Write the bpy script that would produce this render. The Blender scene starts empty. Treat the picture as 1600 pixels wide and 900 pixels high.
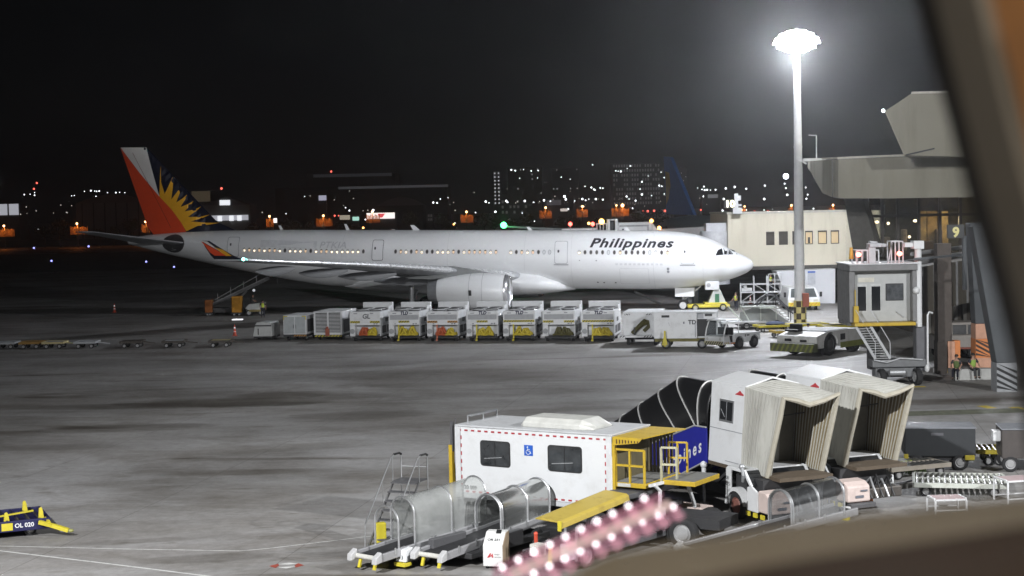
import bpy, bmesh, math, random
from mathutils import Vector, Matrix
from mathutils.geometry import tessellate_polygon
random.seed(7)
scene = bpy.context.scene
COL = scene.collection
R = math.radians

# ------------------------------------------------------------------ camera
CAM_H, FPX = 10.0, 2500.0          # eye height, focal length in photo pixels (1600 wide)
ROLL, PITCH = R(1.25), math.atan(123 / FPX)
FW = Vector((0, math.cos(PITCH), -math.sin(PITCH)))
U0 = Vector((0, math.sin(PITCH), math.cos(PITCH)))
R0 = Vector((1, 0, 0))
RT = R0 * math.cos(ROLL) - U0 * math.sin(ROLL)
UP = U0 * math.cos(ROLL) + R0 * math.sin(ROLL)
cam_d = bpy.data.cameras.new('camera')
cam_d.sensor_width = 36.0
cam_d.lens = FPX / 1600 * 36.0
cam_d.clip_start = 0.05
cam_d.clip_end = 6000
cam_d.dof.use_dof = True
cam_d.dof.focus_distance = 95
cam_d.dof.aperture_fstop = cam_d.lens / 6.0
cam = bpy.data.objects.new('camera', cam_d)
COL.objects.link(cam)
cam.matrix_world = Matrix(((RT.x, UP.x, -FW.x, 0), (RT.y, UP.y, -FW.y, 0), (RT.z, UP.z, -FW.z, CAM_H), (0, 0, 0, 1)))
scene.camera = cam

# ------------------------------------------------------------------ night sky
world = bpy.data.worlds.new('World')
scene.world = world
world.use_nodes = True
bg = world.node_tree.nodes['Background']
bg.inputs[0].default_value = (0.62, 0.66, 0.85, 1)
bg.inputs[1].default_value = 0.0012

scene.view_settings.view_transform = 'Standard'
scene.view_settings.look = 'None'
scene.view_settings.exposure = 0.0
scene.view_settings.gamma = 1.0
scene.cycles.max_bounces = 6
scene.cycles.diffuse_bounces = 3
scene.cycles.glossy_bounces = 3
scene.cycles.transmission_bounces = 6
scene.cycles.transparent_max_bounces = 12
scene.cycles.volume_bounces = 0
scene.cycles.sample_clamp_indirect = 4.0

# ------------------------------------------------------------------ apron floodlights
def lamp(name, loc, power, color, radius=0.5, kind='POINT', aim=None, spot=None, blend=0.5):
    d = bpy.data.lights.new(name, kind)
    d.energy = power
    d.color = color
    d.shadow_soft_size = radius
    o = bpy.data.objects.new(name, d)
    COL.objects.link(o)
    o.location = loc
    if kind == 'SPOT':
        d.spot_size = spot
        d.spot_blend = blend
        o.rotation_euler = (Vector(aim) - Vector(loc)).to_track_quat('-Z', 'Y').to_euler()
    return o
MAST = Vector((23.55, 130.8, 0))
MAST_TOP = 23.1
lamp('mast_floodlight', (MAST.x, MAST.y, MAST_TOP - 1.25), 115000, (0.90, 0.93, 1.0), 0.45)
# the neighbouring apron masts stand outside the frame, left and right of the viewer
lamp('left_mast_floodlight', (-20, 5, 30), 185000, (0.97, 0.98, 1.0), 0.5, 'SPOT', (8, 60, 0), R(79), 0.85)
lamp('right_mast_floodlight', (46, 22, 28), 125000, (0.97, 0.98, 1.0), 0.6, 'SPOT', (2, 66, 0), R(110), 0.6)

# ------------------------------------------------------------------ helpers
def ray(px, py):
    return FW + RT * ((px - 800) / FPX) - UP * ((py - 450) / FPX)
def G(px, py, z=0.0):                       # photo pixel -> point at height z
    d = ray(px, py)
    return Vector((0, 0, CAM_H)) + d * ((z - CAM_H) / d.z)
def D(px, py, Y):                           # photo pixel -> point at distance Y
    d = ray(px, py)
    return Vector((0, 0, CAM_H)) + d * (Y / d.y)
def yaw_of(a, b):
    return math.atan2(b.y - a.y, b.x - a.x)

MATS = {}
def mat(name, color, rough=0.5, metal=0.0, var=0.12, scale=2.5, bump=0.0, coat=0.0, dirt=None, stretch=None):
    if name in MATS:
        return MATS[name]
    m = bpy.data.materials.new(name)
    m.use_nodes = True
    nt = m.node_tree
    n, l = nt.nodes, nt.links
    b = n['Principled BSDF']
    b.inputs['Metallic'].default_value = metal
    b.inputs['Coat Weight'].default_value = coat
    tc = n.new('ShaderNodeTexCoord')
    src = tc.outputs['Object']
    if stretch:
        mp = n.new('ShaderNodeMapping')
        mp.inputs['Scale'].default_value = stretch
        l.new(src, mp.inputs['Vector'])
        src = mp.outputs[0]
    nz = n.new('ShaderNodeTexNoise')
    nz.inputs['Scale'].default_value = scale
    nz.inputs['Detail'].default_value = 6
    nz.inputs['Roughness'].default_value = 0.65
    l.new(src, nz.inputs['Vector'])
    rp = n.new('ShaderNodeValToRGB')
    e = rp.color_ramp.elements
    e[0].position, e[1].position = 0.3, 0.72
    c0 = dirt if dirt else tuple(c * (1 - 2 * var) for c in color)
    e[0].color = (*c0, 1)
    e[1].color = (*color, 1)
    if dirt:
        e[0].position = 0.22
        e[1].position = 0.5
    l.new(nz.outputs['Fac'], rp.inputs['Fac'])
    l.new(rp.outputs[0], b.inputs['Base Color'])
    mr = n.new('ShaderNodeMapRange')
    mr.inputs[3].default_value = min(1, rough * 1.25 + 0.03)
    mr.inputs[4].default_value = max(0.03, rough * 0.8)
    l.new(nz.outputs['Fac'], mr.inputs[0])
    l.new(mr.outputs[0], b.inputs['Roughness'])
    if bump:
        bp = n.new('ShaderNodeBump')
        bp.inputs['Strength'].default_value = bump
        bp.inputs['Distance'].default_value = 0.05
        l.new(nz.outputs['Fac'], bp.inputs['Height'])
        l.new(bp.outputs[0], b.inputs['Normal'])
    MATS[name] = m
    return m
def emit(name, color, strength):
    if name in MATS:
        return MATS[name]
    m = bpy.data.materials.new(name)
    m.use_nodes = True
    b = m.node_tree.nodes['Principled BSDF']
    b.inputs['Base Color'].default_value = (*[min(1, c * 0.5) for c in color], 1)
    b.inputs['Emission Color'].default_value = (*color, 1)
    b.inputs['Emission Strength'].default_value = strength
    m.cycles.emission_sampling = 'NONE'
    MATS[name] = m
    return m
def clear(name, color=(0.8, 0.85, 0.85), see=0.6, rough=0.12, tint=(0.92, 0.95, 0.95)):
    if name in MATS:
        return MATS[name]
    m = bpy.data.materials.new(name)
    m.use_nodes = True
    nt = m.node_tree
    n, l = nt.nodes, nt.links
    b = n['Principled BSDF']
    b.inputs['Base Color'].default_value = (*color, 1)
    b.inputs['Roughness'].default_value = rough
    b.inputs['Coat Weight'].default_value = 0.4
    t = n.new('ShaderNodeBsdfTransparent')
    t.inputs[0].default_value = (*tint, 1)
    mx = n.new('ShaderNodeMixShader')
    tc = n.new('ShaderNodeTexCoord')
    nz = n.new('ShaderNodeTexNoise')
    nz.inputs['Scale'].default_value = 1.6
    nz.inputs['Detail'].default_value = 5
    mr = n.new('ShaderNodeMapRange')
    mr.inputs[1].default_value, mr.inputs[2].default_value = 0.3, 0.7
    mr.inputs[3].default_value, mr.inputs[4].default_value = see * 0.75, min(1, see * 1.2)
    l.new(tc.outputs['Object'], nz.inputs['Vector'])
    l.new(nz.outputs['Fac'], mr.inputs[0])
    l.new(mr.outputs[0], mx.inputs[0])
    l.new(b.outputs[0], mx.inputs[1])
    l.new(t.outputs[0], mx.inputs[2])
    l.new(mx.outputs[0], n['Material Output'].inputs[0])
    MATS[name] = m
    return m

def glow(name, color, see, strength):
    m = clear(name, color, see, .35, tuple(.6 + .4 * c for c in color))
    b = m.node_tree.nodes['Principled BSDF']
    b.inputs['Emission Color'].default_value = (*color, 1)
    b.inputs['Emission Strength'].default_value = strength
    m.cycles.emission_sampling = 'NONE'
    return m

class MB:
    """collects shapes; build() links them as ONE mesh object"""
    def __init__(s):
        s.v, s.f, s.mi, s.sm = [], [], [], []
        s.m, s.smooth = 0, False
    def add(s, vs, fs, smooth=None):
        o = len(s.v)
        s.v += [Vector(v) for v in vs]
        for f in fs:
            s.f.append([i + o for i in f])
            s.mi.append(s.m)
            s.sm.append(s.smooth if smooth is None else smooth)
        return s
    def box(s, x0, x1, y0, y1, z0, z1):
        return s.hexa([(x0, y0, z0), (x1, y0, z0), (x1, y1, z0), (x0, y1, z0), (x0, y0, z1), (x1, y0, z1), (x1, y1, z1), (x0, y1, z1)])
    def hexa(s, p):
        return s.add(p, [(0, 3, 2, 1), (4, 5, 6, 7), (0, 1, 5, 4), (1, 2, 6, 5), (2, 3, 7, 6), (3, 0, 4, 7)], False)
    def bar(s, a, b, w, h=None, up=(0, 0, 1)):
        a, b = Vector(a), Vector(b)
        h = h or w
        d = (b - a).normalized()
        u = Vector(up)
        if abs(d.dot(u)) > 0.98:
            u = Vector((0, 1, 0))
        x = d.cross(u).normalized() * (w / 2)
        y = x.cross(d).normalized() * (h / 2)
        return s.hexa([a - x - y, a + x - y, b + x - y, b - x - y, a - x + y, a + x + y, b + x + y, b - x + y])
    def ring(s, c, x, y, n):
        return [c + x * math.cos(2 * math.pi * i / n) + y * math.sin(2 * math.pi * i / n) for i in range(n)]
    def cyl(s, a, b, r0, r1=None, n=12, caps=True):
        r1 = r0 if r1 is None else r1
        a, b = Vector(a), Vector(b)
        d = (b - a).normalized()
        u = Vector((0, 0, 1)) if abs(d.z) < 0.9 else Vector((1, 0, 0))
        x = d.cross(u).normalized()
        y = d.cross(x)
        vs = s.ring(a, x * r0, y * r0, n) + s.ring(b, x * r1, y * r1, n)
        s.add(vs, [(i, (i + 1) % n, n + (i + 1) % n, n + i) for i in range(n)], True)
        if caps:
            o = len(s.v) - 2 * n
            for f in (list(range(n))[::-1], list(range(n, 2 * n))):
                s.f.append([i + o for i in f]); s.mi.append(s.m); s.sm.append(False)
        return s
    def tube(s, pts, r, n=8):
        pts = [Vector(p) for p in pts]
        secs = []
        x = None
        for i, p in enumerate(pts):
            d = (pts[min(i + 1, len(pts) - 1)] - pts[max(i - 1, 0)]).normalized()
            if x is None:
                u = Vector((0, 0, 1)) if abs(d.z) < 0.9 else Vector((1, 0, 0))
                x = d.cross(u).normalized()
            x = (x - d * x.dot(d)).normalized()
            secs.append(s.ring(p, x * r, d.cross(x) * r, n))
        return s.loft(secs, caps=True)
    def loft(s, secs, caps=False, closed=True, smooth=True):
        n = len(secs[0])
        vs = [p for q in secs for p in q]
        fs = []
        m = n if closed else n - 1
        for k in range(len(secs) - 1):
            for i in range(m):
                j = (i + 1) % n
                fs.append((k * n + i, k * n + j, (k + 1) * n + j, (k + 1) * n + i))
        s.add(vs, fs, smooth)
        if caps:
            o = len(s.v) - len(vs)
            for f in (list(range(n))[::-1], list(range(len(vs) - n, len(vs)))):
                s.f.append([i + o for i in f]); s.mi.append(s.m); s.sm.append(False)
        return s
    def prism(s, poly, axis, a, b):
        """extrude a 2D outline along 'x','y' or 'z' from a to b"""
        def P(u, v, w):
            return {'x': (w, u, v), 'y': (u, w, v), 'z': (u, v, w)}[axis]
        n = len(poly)
        vs = [P(u, v, a) for u, v in poly] + [P(u, v, b) for u, v in poly]
        fs = [(i, (i + 1) % n, n + (i + 1) % n, n + i) for i in range(n)]
        tr = tessellate_polygon([[Vector((u, v, 0)) for u, v in poly]])
        fs += [tuple(t) for t in tr] + [tuple(i + n for i in t[::-1]) for t in tr]
        return s.add(vs, fs, False)
    def ball(s, c, rx, ry=None, rz=None, n=12, m=8):
        ry = rx if ry is None else ry
        rz = rx if rz is None else rz
        c = Vector(c)
        secs = []
        for k in range(m + 1):
            t = math.pi * k / m
            sr = max(0.02, math.sin(t))
            secs.append([c + Vector((rx * sr * math.cos(2 * math.pi * i / n), ry * sr * math.sin(2 * math.pi * i / n), -rz * math.cos(t))) for i in range(n)])
        return s.loft(secs, caps=True)
    def xf(s, fn):
        s.v = [Vector(fn(p)) for p in s.v]
        return s
    def build(s, name, mats, parent=None, bevel=0.0, seg=2, loc=None, fix=True):
        me = bpy.data.meshes.new(name)
        me.from_pydata([tuple(v) for v in s.v], [], s.f)
        for m in (mats if isinstance(mats, (list, tuple)) else [mats]):
            me.materials.append(m)
        me.polygons.foreach_set('material_index', s.mi)
        me.polygons.foreach_set('use_smooth', s.sm)
        if fix:
            bm = bmesh.new()
            bm.from_mesh(me)
            bmesh.ops.recalc_face_normals(bm, faces=bm.faces)
            bm.to_mesh(me)
            bm.free()
        if any(s.sm):
            me.set_sharp_from_angle(angle=R(38))
        o = bpy.data.objects.new(name, me)
        COL.objects.link(o)
        if parent:
            o.parent = parent
        if loc is not None:
            o.location = loc
        if bevel:
            b = o.modifiers.new('bevel', 'BEVEL')
            b.width = bevel
            b.segments = seg
            b.limit_method = 'ANGLE'
            b.angle_limit = R(40)
        return o
def tag(o, label=None, cat=None, group=None, kind=None):
    if label: o['label'] = label
    if cat: o['category'] = cat
    if group: o['group'] = group
    if kind: o['kind'] = kind
    return o
def thing(name, label, cat, loc=(0, 0, 0), rz=0.0, group=None):
    o = bpy.data.objects.new(name, None)
    o.empty_display_size = 0.3
    COL.objects.link(o)
    o.location = loc
    o.rotation_euler = (0, 0, rz)
    return tag(o, label, cat, group)
def dup(root, loc, rz=None, label=None):
    r = root.copy(); COL.objects.link(r); r.location = loc
    if rz is not None: r.rotation_euler = (0, 0, rz)
    if label: r['label'] = label
    for ch in list(root.children):
        c = ch.copy(); COL.objects.link(c); c.parent = r
        for g in list(ch.children):
            d = g.copy(); COL.objects.link(d); d.parent = c
    return r
def again(o, parent, loc=None, rot=None):       # one more part sharing the mesh
    c = o.copy(); COL.objects.link(c); c.parent = parent
    if loc is not None: c.location = loc
    if rot is not None: c.rotation_euler = rot
    return c
_txt = {}
def text_mesh(body, size=1.0, shear=0.0, bold=0.0, space=1.0):
    cu = bpy.data.curves.new('lettering', 'FONT')
    cu.body = body; cu.size = size; cu.shear = shear; cu.offset = bold; cu.space_character = space
    cu.resolution_u = 3
    o = bpy.data.objects.new('lettering', cu)
    me = bpy.data.meshes.new_from_object(o)
    bpy.data.objects.remove(o)
    return me
def lettering(body, size, material, parent, origin, xdir, zdir, shear=0.0, bold=0.0, space=1.0, depth=0.004, name='lettering', center=False):
    """flat print on a face: text runs along xdir, up along zdir"""
    me = text_mesh(body, size, shear, bold, space)
    xs = [v.co.x for v in me.vertices]
    off = (max(xs) + min(xs)) / 2 if center and xs else 0
    xd, zd, og = Vector(xdir).normalized(), Vector(zdir).normalized(), Vector(origin)
    for v in me.vertices:
        v.co = og + xd * (v.co.x - off) + zd * v.co.y
    me.materials.append(material)
    o = bpy.data.objects.new(name, me)
    COL.objects.link(o)
    o.parent = parent
    return o
def wheel(parent, c, r, w, axis=(0, 1, 0), rim=None, tyre=None, name='wheel', n=20):
    """a wheel part with rim as sub-part"""
    ax = Vector(axis).normalized()
    b = MB()
    c = Vector(c)
    u = Vector((0, 0, 1))
    x = ax.cross(u).normalized()
    prof = [(-.5, .62), (-.5, .86), (-.42, .97), (-.25, 1.0), (.25, 1.0), (.42, .97), (.5, .86), (.5, .62)]
    secs = [b.ring(c + ax * (w * p), x * (r * q), u * (r * q), n) for p, q in prof]
    b.loft(secs)
    t = b.build(name, tyre or mat('tyre_rubber', (.018, .018, .019), .8), parent)
    b = MB()
    prof = [(-.46, .05), (-.46, .4), (-.30, .5), (-.48, .63), (.48, .63), (.30, .5), (.46, .4), (.46, .05)]
    secs = [b.ring(c + ax * (w * p), x * (r * q), u * (r * q), n) for p, q in prof]
    b.loft(secs, caps=True)
    b.build('rim', rim or mat('rim_grey', (.42, .42, .42), .45, .3), t)
    return t
def arc(cx, cz, rx, rz, a0, a1, n=12):
    return [(cx + rx * math.cos(R(a0 + (a1 - a0) * i / n)), cz + rz * math.sin(R(a0 + (a1 - a0) * i / n))) for i in range(n + 1)]
def stripes(b, x0, x1, z0, z1, y, w=0.12, slope=1.0, start=0.0):
    """diagonal hazard stripes as thin raised parallelograms on the plane y"""
    h = (z1 - z0) * slope
    x = x0 + start
    while x < x1:
        pts = []
        for (u, v) in ((x, z0), (x + w, z0), (x + w + h, z1), (x + h, z1)):
            pts.append((u, v))
        lo, hi = x0, x1
        # clip by clamping (ends stay vertical)
        q = [(min(max(u, lo), hi), v) for u, v in pts]
        if max(u for u, v in q) - min(u for u, v in q) > 0.02:
            b.add([(u, y, v) for u, v in q], [(0, 1, 2, 3)], False)
        x += 2 * w
    return b

WHITE = mat('white_paint', (.66, .67, .675), .38, var=.06, dirt=(.54, .54, .53), scale=1.3)
WHITE2 = mat('white_worn_paint', (.66, .66, .64), .5, var=.1, dirt=(.42, .41, .38), scale=2.2)
GREYP = mat('grey_paint', (.36, .37, .38), .5)
DARK = mat('dark_steel', (.035, .035, .037), .55)
DGREY = mat('dark_grey_paint', (.09, .09, .095), .55)
YEL = mat('yellow_paint', (.50, .34, .025), .42, var=.08, dirt=(.34, .22, .03))
YEL2 = mat('lemon_paint', (.62, .52, .04), .45, var=.08)
BLACK = mat('black_paint', (.012, .012, .013), .5)
RED = mat('red_paint', (.55, .04, .03), .45)
ORANGE = mat('orange_paint', (.75, .22, .04), .5)
STEEL = mat('galvanised_steel', (.52, .53, .54), .38, .8)
ALU = mat('brushed_aluminium', (.72, .73, .74), .3, .85)
GLASSD = mat('dark_glass', (.02, .022, .025), .08, var=.3, coat=.5)
RUBBER = mat('black_rubber', (.02, .02, .02), .7)
# ------------------------------------------------------------------ ground
def apron_material():
    m = bpy.data.materials.new('apron_concrete')
    m.use_nodes = True
    nt = m.node_tree
    n, l = nt.nodes, nt.links
    b = n['Principled BSDF']
    tc = n.new('ShaderNodeTexCoord')
    def noise(scale, st, detail=6, rough=.6, dist=0.0, rot=0.0):
        mp = n.new('ShaderNodeMapping')
        mp.inputs['Scale'].default_value = st
        mp.inputs['Rotation'].default_value = (0, 0, rot)
        l.new(tc.outputs['Object'], mp.inputs['Vector'])
        z = n.new('ShaderNodeTexNoise')
        z.inputs['Scale'].default_value = scale
        z.inputs['Detail'].default_value = detail
        z.inputs['Roughness'].default_value = rough
        z.inputs['Distortion'].default_value = dist
        l.new(mp.outputs[0], z.inputs['Vector'])
        return z.outputs['Fac']
    def ramp(f, p0, p1, c0, c1):
        r = n.new('ShaderNodeValToRGB')
        e = r.color_ramp.elements
        e[0].position, e[1].position = p0, p1
        e[0].color, e[1].color = (*c0, 1), (*c1, 1)
        l.new(f, r.inputs['Fac'])
        return r.outputs[0]
    def mix(kind, a, c, fac=1.0):
        x = n.new('ShaderNodeMix')
        x.data_type = 'RGBA'
        x.blend_type = kind
        x.inputs['Factor'].default_value = fac
        l.new(a, x.inputs['A']); l.new(c, x.inputs['B'])
        return x.outputs['Result']
    base = ramp(noise(.09, (1, 1, 1), 8, .62, .4, R(-10)), .32, .7, (.35, .345, .335), (.57, .565, .56))
    streak = ramp(noise(.06, (.35, 1.5, 1), 8, .66, 1.2, R(9)), .36, .56, (.76, .75, .73), (1, 1, 1))
    oil = ramp(noise(.14, (.3, 1.3, 1), 4, .5, 1.2, R(4)), .30, .40, (.40, .36, .31), (1, 1, 1))
    fine = ramp(noise(3.0, (1, 1, 1), 8, .75), .25, .8, (.66, .66, .66), (1.08, 1.08, 1.1))
    spots = ramp(noise(.9, (.6, 1.2, 1), 3, .5, .3), .62, .74, (1, 1, 1), (.72, .70, .66))
    patch = ramp(noise(.035, (.8, 1.2, 1), 9, .68, 1.6, R(20)), .40, .56, (.66, .63, .59), (1, 1, 1))
    blot = ramp(noise(.22, (.6, 1.0, 1), 7, .7, 1.0, R(-12)), .36, .52, (.70, .68, .64), (1, 1, 1))
    c = mix('MULTIPLY', base, streak)
    c = mix('MULTIPLY', c, patch, .8)
    c = mix('MULTIPLY', c, blot, .8)
    c = mix('MULTIPLY', c, oil, .9)
    c = mix('MULTIPLY', c, fine)
    c = mix('MULTIPLY', c, spots)
    # oil smears and dark worn patches, each in its own place on the apron
    for px, py, rx, ry, rot, k in ((345, 629, 6.5, 2.6, -6, .75), (250, 634, 9, 1.6, -3, .55), (435, 617, 3.2, 2.2, 0, .6), (560, 650, 4.5, 2.2, 8, .45), (545, 619, 3.5, 1.8, 0, .4), (190, 669, 5, 1.6, 4, .5), (690, 590, 9, 6, -8, .35), (480, 570, 8, 3.5, -10, .25), (900, 640, 5, 1.5, 5, .4), (60, 700, 4, 1.2, 0, .3), (560, 864, 2.6, .9, 20, .45), (330, 872, 2.4, .7, 8, .4), (220, 845, 3, .5, 8, .35), (1010, 625, 2.2, .8, 0, .45), (760, 740, 3, 5, -30, .3)):
        p_ = G(px, py)
        mp = n.new('ShaderNodeMapping')
        mp.vector_type = 'TEXTURE'
        mp.inputs['Location'].default_value = p_
        mp.inputs['Rotation'].default_value = (0, 0, R(rot))
        mp.inputs['Scale'].default_value = (rx, ry, 1)
        l.new(tc.outputs['Object'], mp.inputs['Vector'])
        gr = n.new('ShaderNodeTexGradient')
        gr.gradient_type = 'SPHERICAL'
        l.new(mp.outputs[0], gr.inputs['Vector'])
        ad = n.new('ShaderNodeMath'); ad.operation = 'MULTIPLY_ADD'
        ad.inputs[1].default_value = 1.5
        ad.inputs[2].default_value = -.62
        if 'SMEAR' not in locals(): SMEAR = noise(.5, (.45, 1.3, 1), 8, .7, .8)
        l.new(SMEAR, ad.inputs[0])
        sm = n.new('ShaderNodeMath'); sm.operation = 'ADD'
        l.new(gr.outputs['Fac'], sm.inputs[0]); l.new(ad.outputs[0], sm.inputs[1])
        gt = n.new('ShaderNodeMath'); gt.operation = 'MULTIPLY'
        l.new(sm.outputs[0], gt.inputs[0])
        st_ = n.new('ShaderNodeMapRange')
        st_.inputs[1].default_value, st_.inputs[2].default_value = .0, .12
        l.new(gr.outputs['Fac'], st_.inputs[0])
        l.new(st_.outputs[0], gt.inputs[1])
        c = mix('MULTIPLY', c, ramp(gt.outputs[0], .08, .62, (1, 1, 1), (1 - k * .75, 1 - k * .78, 1 - k * .83)))
    # sealed joints between the concrete bays
    br = n.new('ShaderNodeTexBrick')
    br.offset = 0.0
    br.inputs['Scale'].default_value = 1.0
    br.inputs['Brick Width'].default_value = 7.5
    br.inputs['Row Height'].default_value = 7.5
    br.inputs['Mortar Size'].default_value = .02
    br.inputs['Mortar Smooth'].default_value = 0.3
    br.inputs['Color1'].default_value = (1, 1, 1, 1)
    br.inputs['Color2'].default_value = (.93, .93, .93, 1)
    br.inputs['Mortar'].default_value = (.62, .61, .6, 1)
    mp = n.new('ShaderNodeMapping')
    mp.inputs['Rotation'].default_value = (0, 0, R(10.4))
    l.new(tc.outputs['Object'], mp.inputs['Vector'])
    l.new(mp.outputs[0], br.inputs['Vector'])
    c = mix('MULTIPLY', c, br.outputs['Color'])
    l.new(c, b.inputs['Base Color'])
    b.inputs['Specular IOR Level'].default_value = .42
    rr = n.new('ShaderNodeMapRange')
    rr.inputs[1].default_value, rr.inputs[2].default_value = .3, .7
    rr.inputs[3].default_value, rr.inputs[4].default_value = .48, .78
    l.new(noise(.11, (.5, 1.2, 1), 6, .6, .5), rr.inputs[0])
    l.new(rr.outputs[0], b.inputs['Roughness'])
    bp = n.new('ShaderNodeBump')
    bp.inputs['Strength'].default_value = .25
    bp.inputs['Distance'].default_value = .02
    l.new(noise(6, (1, 1, 1), 6, .7), bp.inputs['Height'])
    l.new(bp.outputs[0], b.inputs['Normal'])
    return m
b = MB()
b.add([(-2500, -60, 0), (2500, -60, 0), (2500, 4800, 0), (-2500, 4800, 0)], [(0, 1, 2, 3)])
tag(b.build('apron_ground', apron_material()), kind='structure')
b = MB()
b.add([(-2400, 232, .03), (2400, 150 + 232, .03), (2400, 520, .03), (-2400, 420, .03)], [(0, 1, 2, 3)])
tag(b.build('airfield_grass', mat('dark_grass', (.045, .055, .03), .95, var=.3, scale=.2)), kind='structure')
def line_strip(name, pts, w, m, z=.004):
    b = MB()
    P = [Vector((p[0], p[1], 0)) for p in pts]
    L, Rr = [], []
    for i, p in enumerate(P):
        d = (P[min(i + 1, len(P) - 1)] - P[max(i - 1, 0)]).normalized()
        nrm = Vector((-d.y, d.x, 0)) * w / 2
        L.append(p + nrm + Vector((0, 0, z))); Rr.append(p - nrm + Vector((0, 0, z)))
    for i in range(len(P) - 1):
        b.add([L[i], Rr[i], Rr[i + 1], L[i + 1]], [(0, 1, 2, 3)], False)
    return tag(b.build(name, m), kind='structure')
LINEW = mat('worn_white_line', (.62, .62, .6), .7, var=.2, scale=3, dirt=(.25, .25, .24))
LINEY = mat('worn_yellow_line', (.6, .47, .06), .7, var=.2, scale=3, dirt=(.3, .25, .06))
line_strip('painted_line', [G(-60, 852), G(200, 858), G(375, 861), G(420, 857), G(600, 835.5)], .07, LINEW)
line_strip('painted_line', [G(-60, 853.5), G(0, 861), G(160, 880), G(320, 900), G(420, 913)], .1, LINEW, .008)
line_strip('painted_line', [G(1400, 560), G(1000, 590)], .12, LINEW)
line_strip('painted_line', [G(1050, 548), G(1190, 562), G(1320, 575)], .10, LINEW, .008)
# broken yellow lane by the terminal
for a, c in (((1392, 636), (1412, 636)), ((1533, 634), (1551, 638)), ((1583, 636), (1600, 640)), ((1424, 604.5), (1446, 604))):
    line_strip('lane_dash', [G(*a), G(*c)], .55, LINEY)
line_strip('painted_line', [G(1405, 647), G(1600, 641)], 1.6, mat('faded_green_lane', (.21, .22, .16), .8, var=.25), .008)
# red and white bay mark by the near line
mk = MB()
c0 = G(448, 884)
mk.m = 0
for sx in (-1, 1):
    mk.add([(c0.x + sx * .5, c0.y, .005), (c0.x + sx * .28, c0.y + .28, .005), (c0.x + sx * .22, c0.y, .005), (c0.x + sx * .28, c0.y - .28, .005)], [(0, 1, 2, 3)])
mk.m = 1
mk.add([(c0.x - .27, c0.y + .19, .006), (c0.x, c0.y + .38, .006), (c0.x + .3, c0.y + .22, .006), (c0.x, c0.y + .12, .006)], [(0, 1, 2, 3)])
mk.add([(c0.x - .24, c0.y - .2, .006), (c0.x + .04, c0.y - .36, .006), (c0.x + .3, c0.y - .13, .006), (c0.x, c0.y - .15, .006)], [(0, 1, 2, 3)])
tag(mk.build('painted_marking', [mat('worn_red_line', (.42, .08, .05), .7, var=.25, scale=4), LINEW]), kind='structure')

# ------------------------------------------------------------------ floodlight mast
ms = thing('floodlight_mast', 'tall grey floodlight mast with brightly lit lamp ring and chequered foot', 'light mast', MAST)
b = MB()
for z0, z1 in ((2.0, 8.6), (8.64, 14.6), (14.64, 19.0), (19.04, MAST_TOP - .4)):
    r = lambda z: .46 - .20 * z / MAST_TOP
    b.cyl((0, 0, z0), (0, 0, z1), r(z0), r(z1), 16)
    b.cyl((0, 0, z1 - .12), (0, 0, z1 + .05), r(z1) * 1.06, n=16)
b.build('pole', mat('mast_grey', (.70, .71, .72), .5, var=.05), ms)
b = MB()
ncol = 16
for k in range(4):
    z0, z1 = k * .5, k * .5 + .5
    for i in range(ncol):
        b.m = (i // 2 + k) % 2
        a0, a1 = 2 * math.pi * i / ncol, 2 * math.pi * (i + 1) / ncol
        b.add([(.52 * math.cos(a0), .52 * math.sin(a0), z0), (.52 * math.cos(a1), .52 * math.sin(a1), z0), (.52 * math.cos(a1), .52 * math.sin(a1), z1), (.52 * math.cos(a0), .52 * math.sin(a0), z1)], [(0, 1, 2, 3)], True)
b.m = 1
b.cyl((0, 0, 1.99), (0, 0, 2.02), .52, n=16)
b.build('chequered_foot', [mat('brown_black_paint', (.05, .035, .015), .6), mat('cream_yellow_paint', (.68, .58, .22), .55)], ms)
b = MB()
b.box(.1, .62, -.75, -.50, 1.55, 2.65)
b.build('hydrant_cabinet', mat('dull_red_paint', (.36, .10, .06), .55), ms, .02)
b = MB()
b.cyl((0, 0, MAST_TOP + .4), (0, 0, MAST_TOP + 1.1), .1, n=8)
pts = [(1.35 * math.cos(2 * math.pi * i / 24), 1.35 * math.sin(2 * math.pi * i / 24), MAST_TOP) for i in range(25)]
b.tube(pts, .07)
for k in range(6):
    a = math.pi * k / 3
    b.bar((0, 0, MAST_TOP - .3), (1.35 * math.cos(a), 1.35 * math.sin(a), MAST_TOP), .08)
b.cyl((0, 0, MAST_TOP - .5), (0, 0, MAST_TOP + .5), .22, n=12)
b.build('head_frame', STEEL, ms)
LAMPLENS = emit('floodlight_lens', (.95, .98, 1.0), 260)
first = None
TIERS = [(18, 1.72, .02)] * 18 + [(14, 1.36, .36)] * 14 + [(14, 1.36, -.32)] * 14 + [(9, .8, .60)] * 9 + [(9, .8, -.55)] * 9  # extra lamp tiers added to fill out the oval of the bloom
for k, (n_, rad_, dz_) in enumerate(TIERS):
    a = 2 * math.pi * (k + .5) / n_
    if first is None:
        b = MB()
        b.box(-.30, .30, -.02, .25, -.25, .25)
        hs = b.build('floodlight_housing', DGREY, ms, .03)
        b = MB()
        b.hexa([(-.29, -.10, -.24), (.29, -.10, -.24), (.29, -.03, -.24), (-.29, -.03, -.24), (-.29, -.06, .24), (.29, -.06, .24), (.29, -.03, .24), (-.29, -.03, .24)])
        ln = b.build('lens', LAMPLENS, hs, .05)
        first = o = hs
    else:
        o = again(first, ms)
        again(ln, o)
    o.location = (rad_ * math.cos(a), rad_ * math.sin(a), MAST_TOP + dz_)
    o.rotation_euler = (R(-20), 0, a + math.pi / 2)
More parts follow.
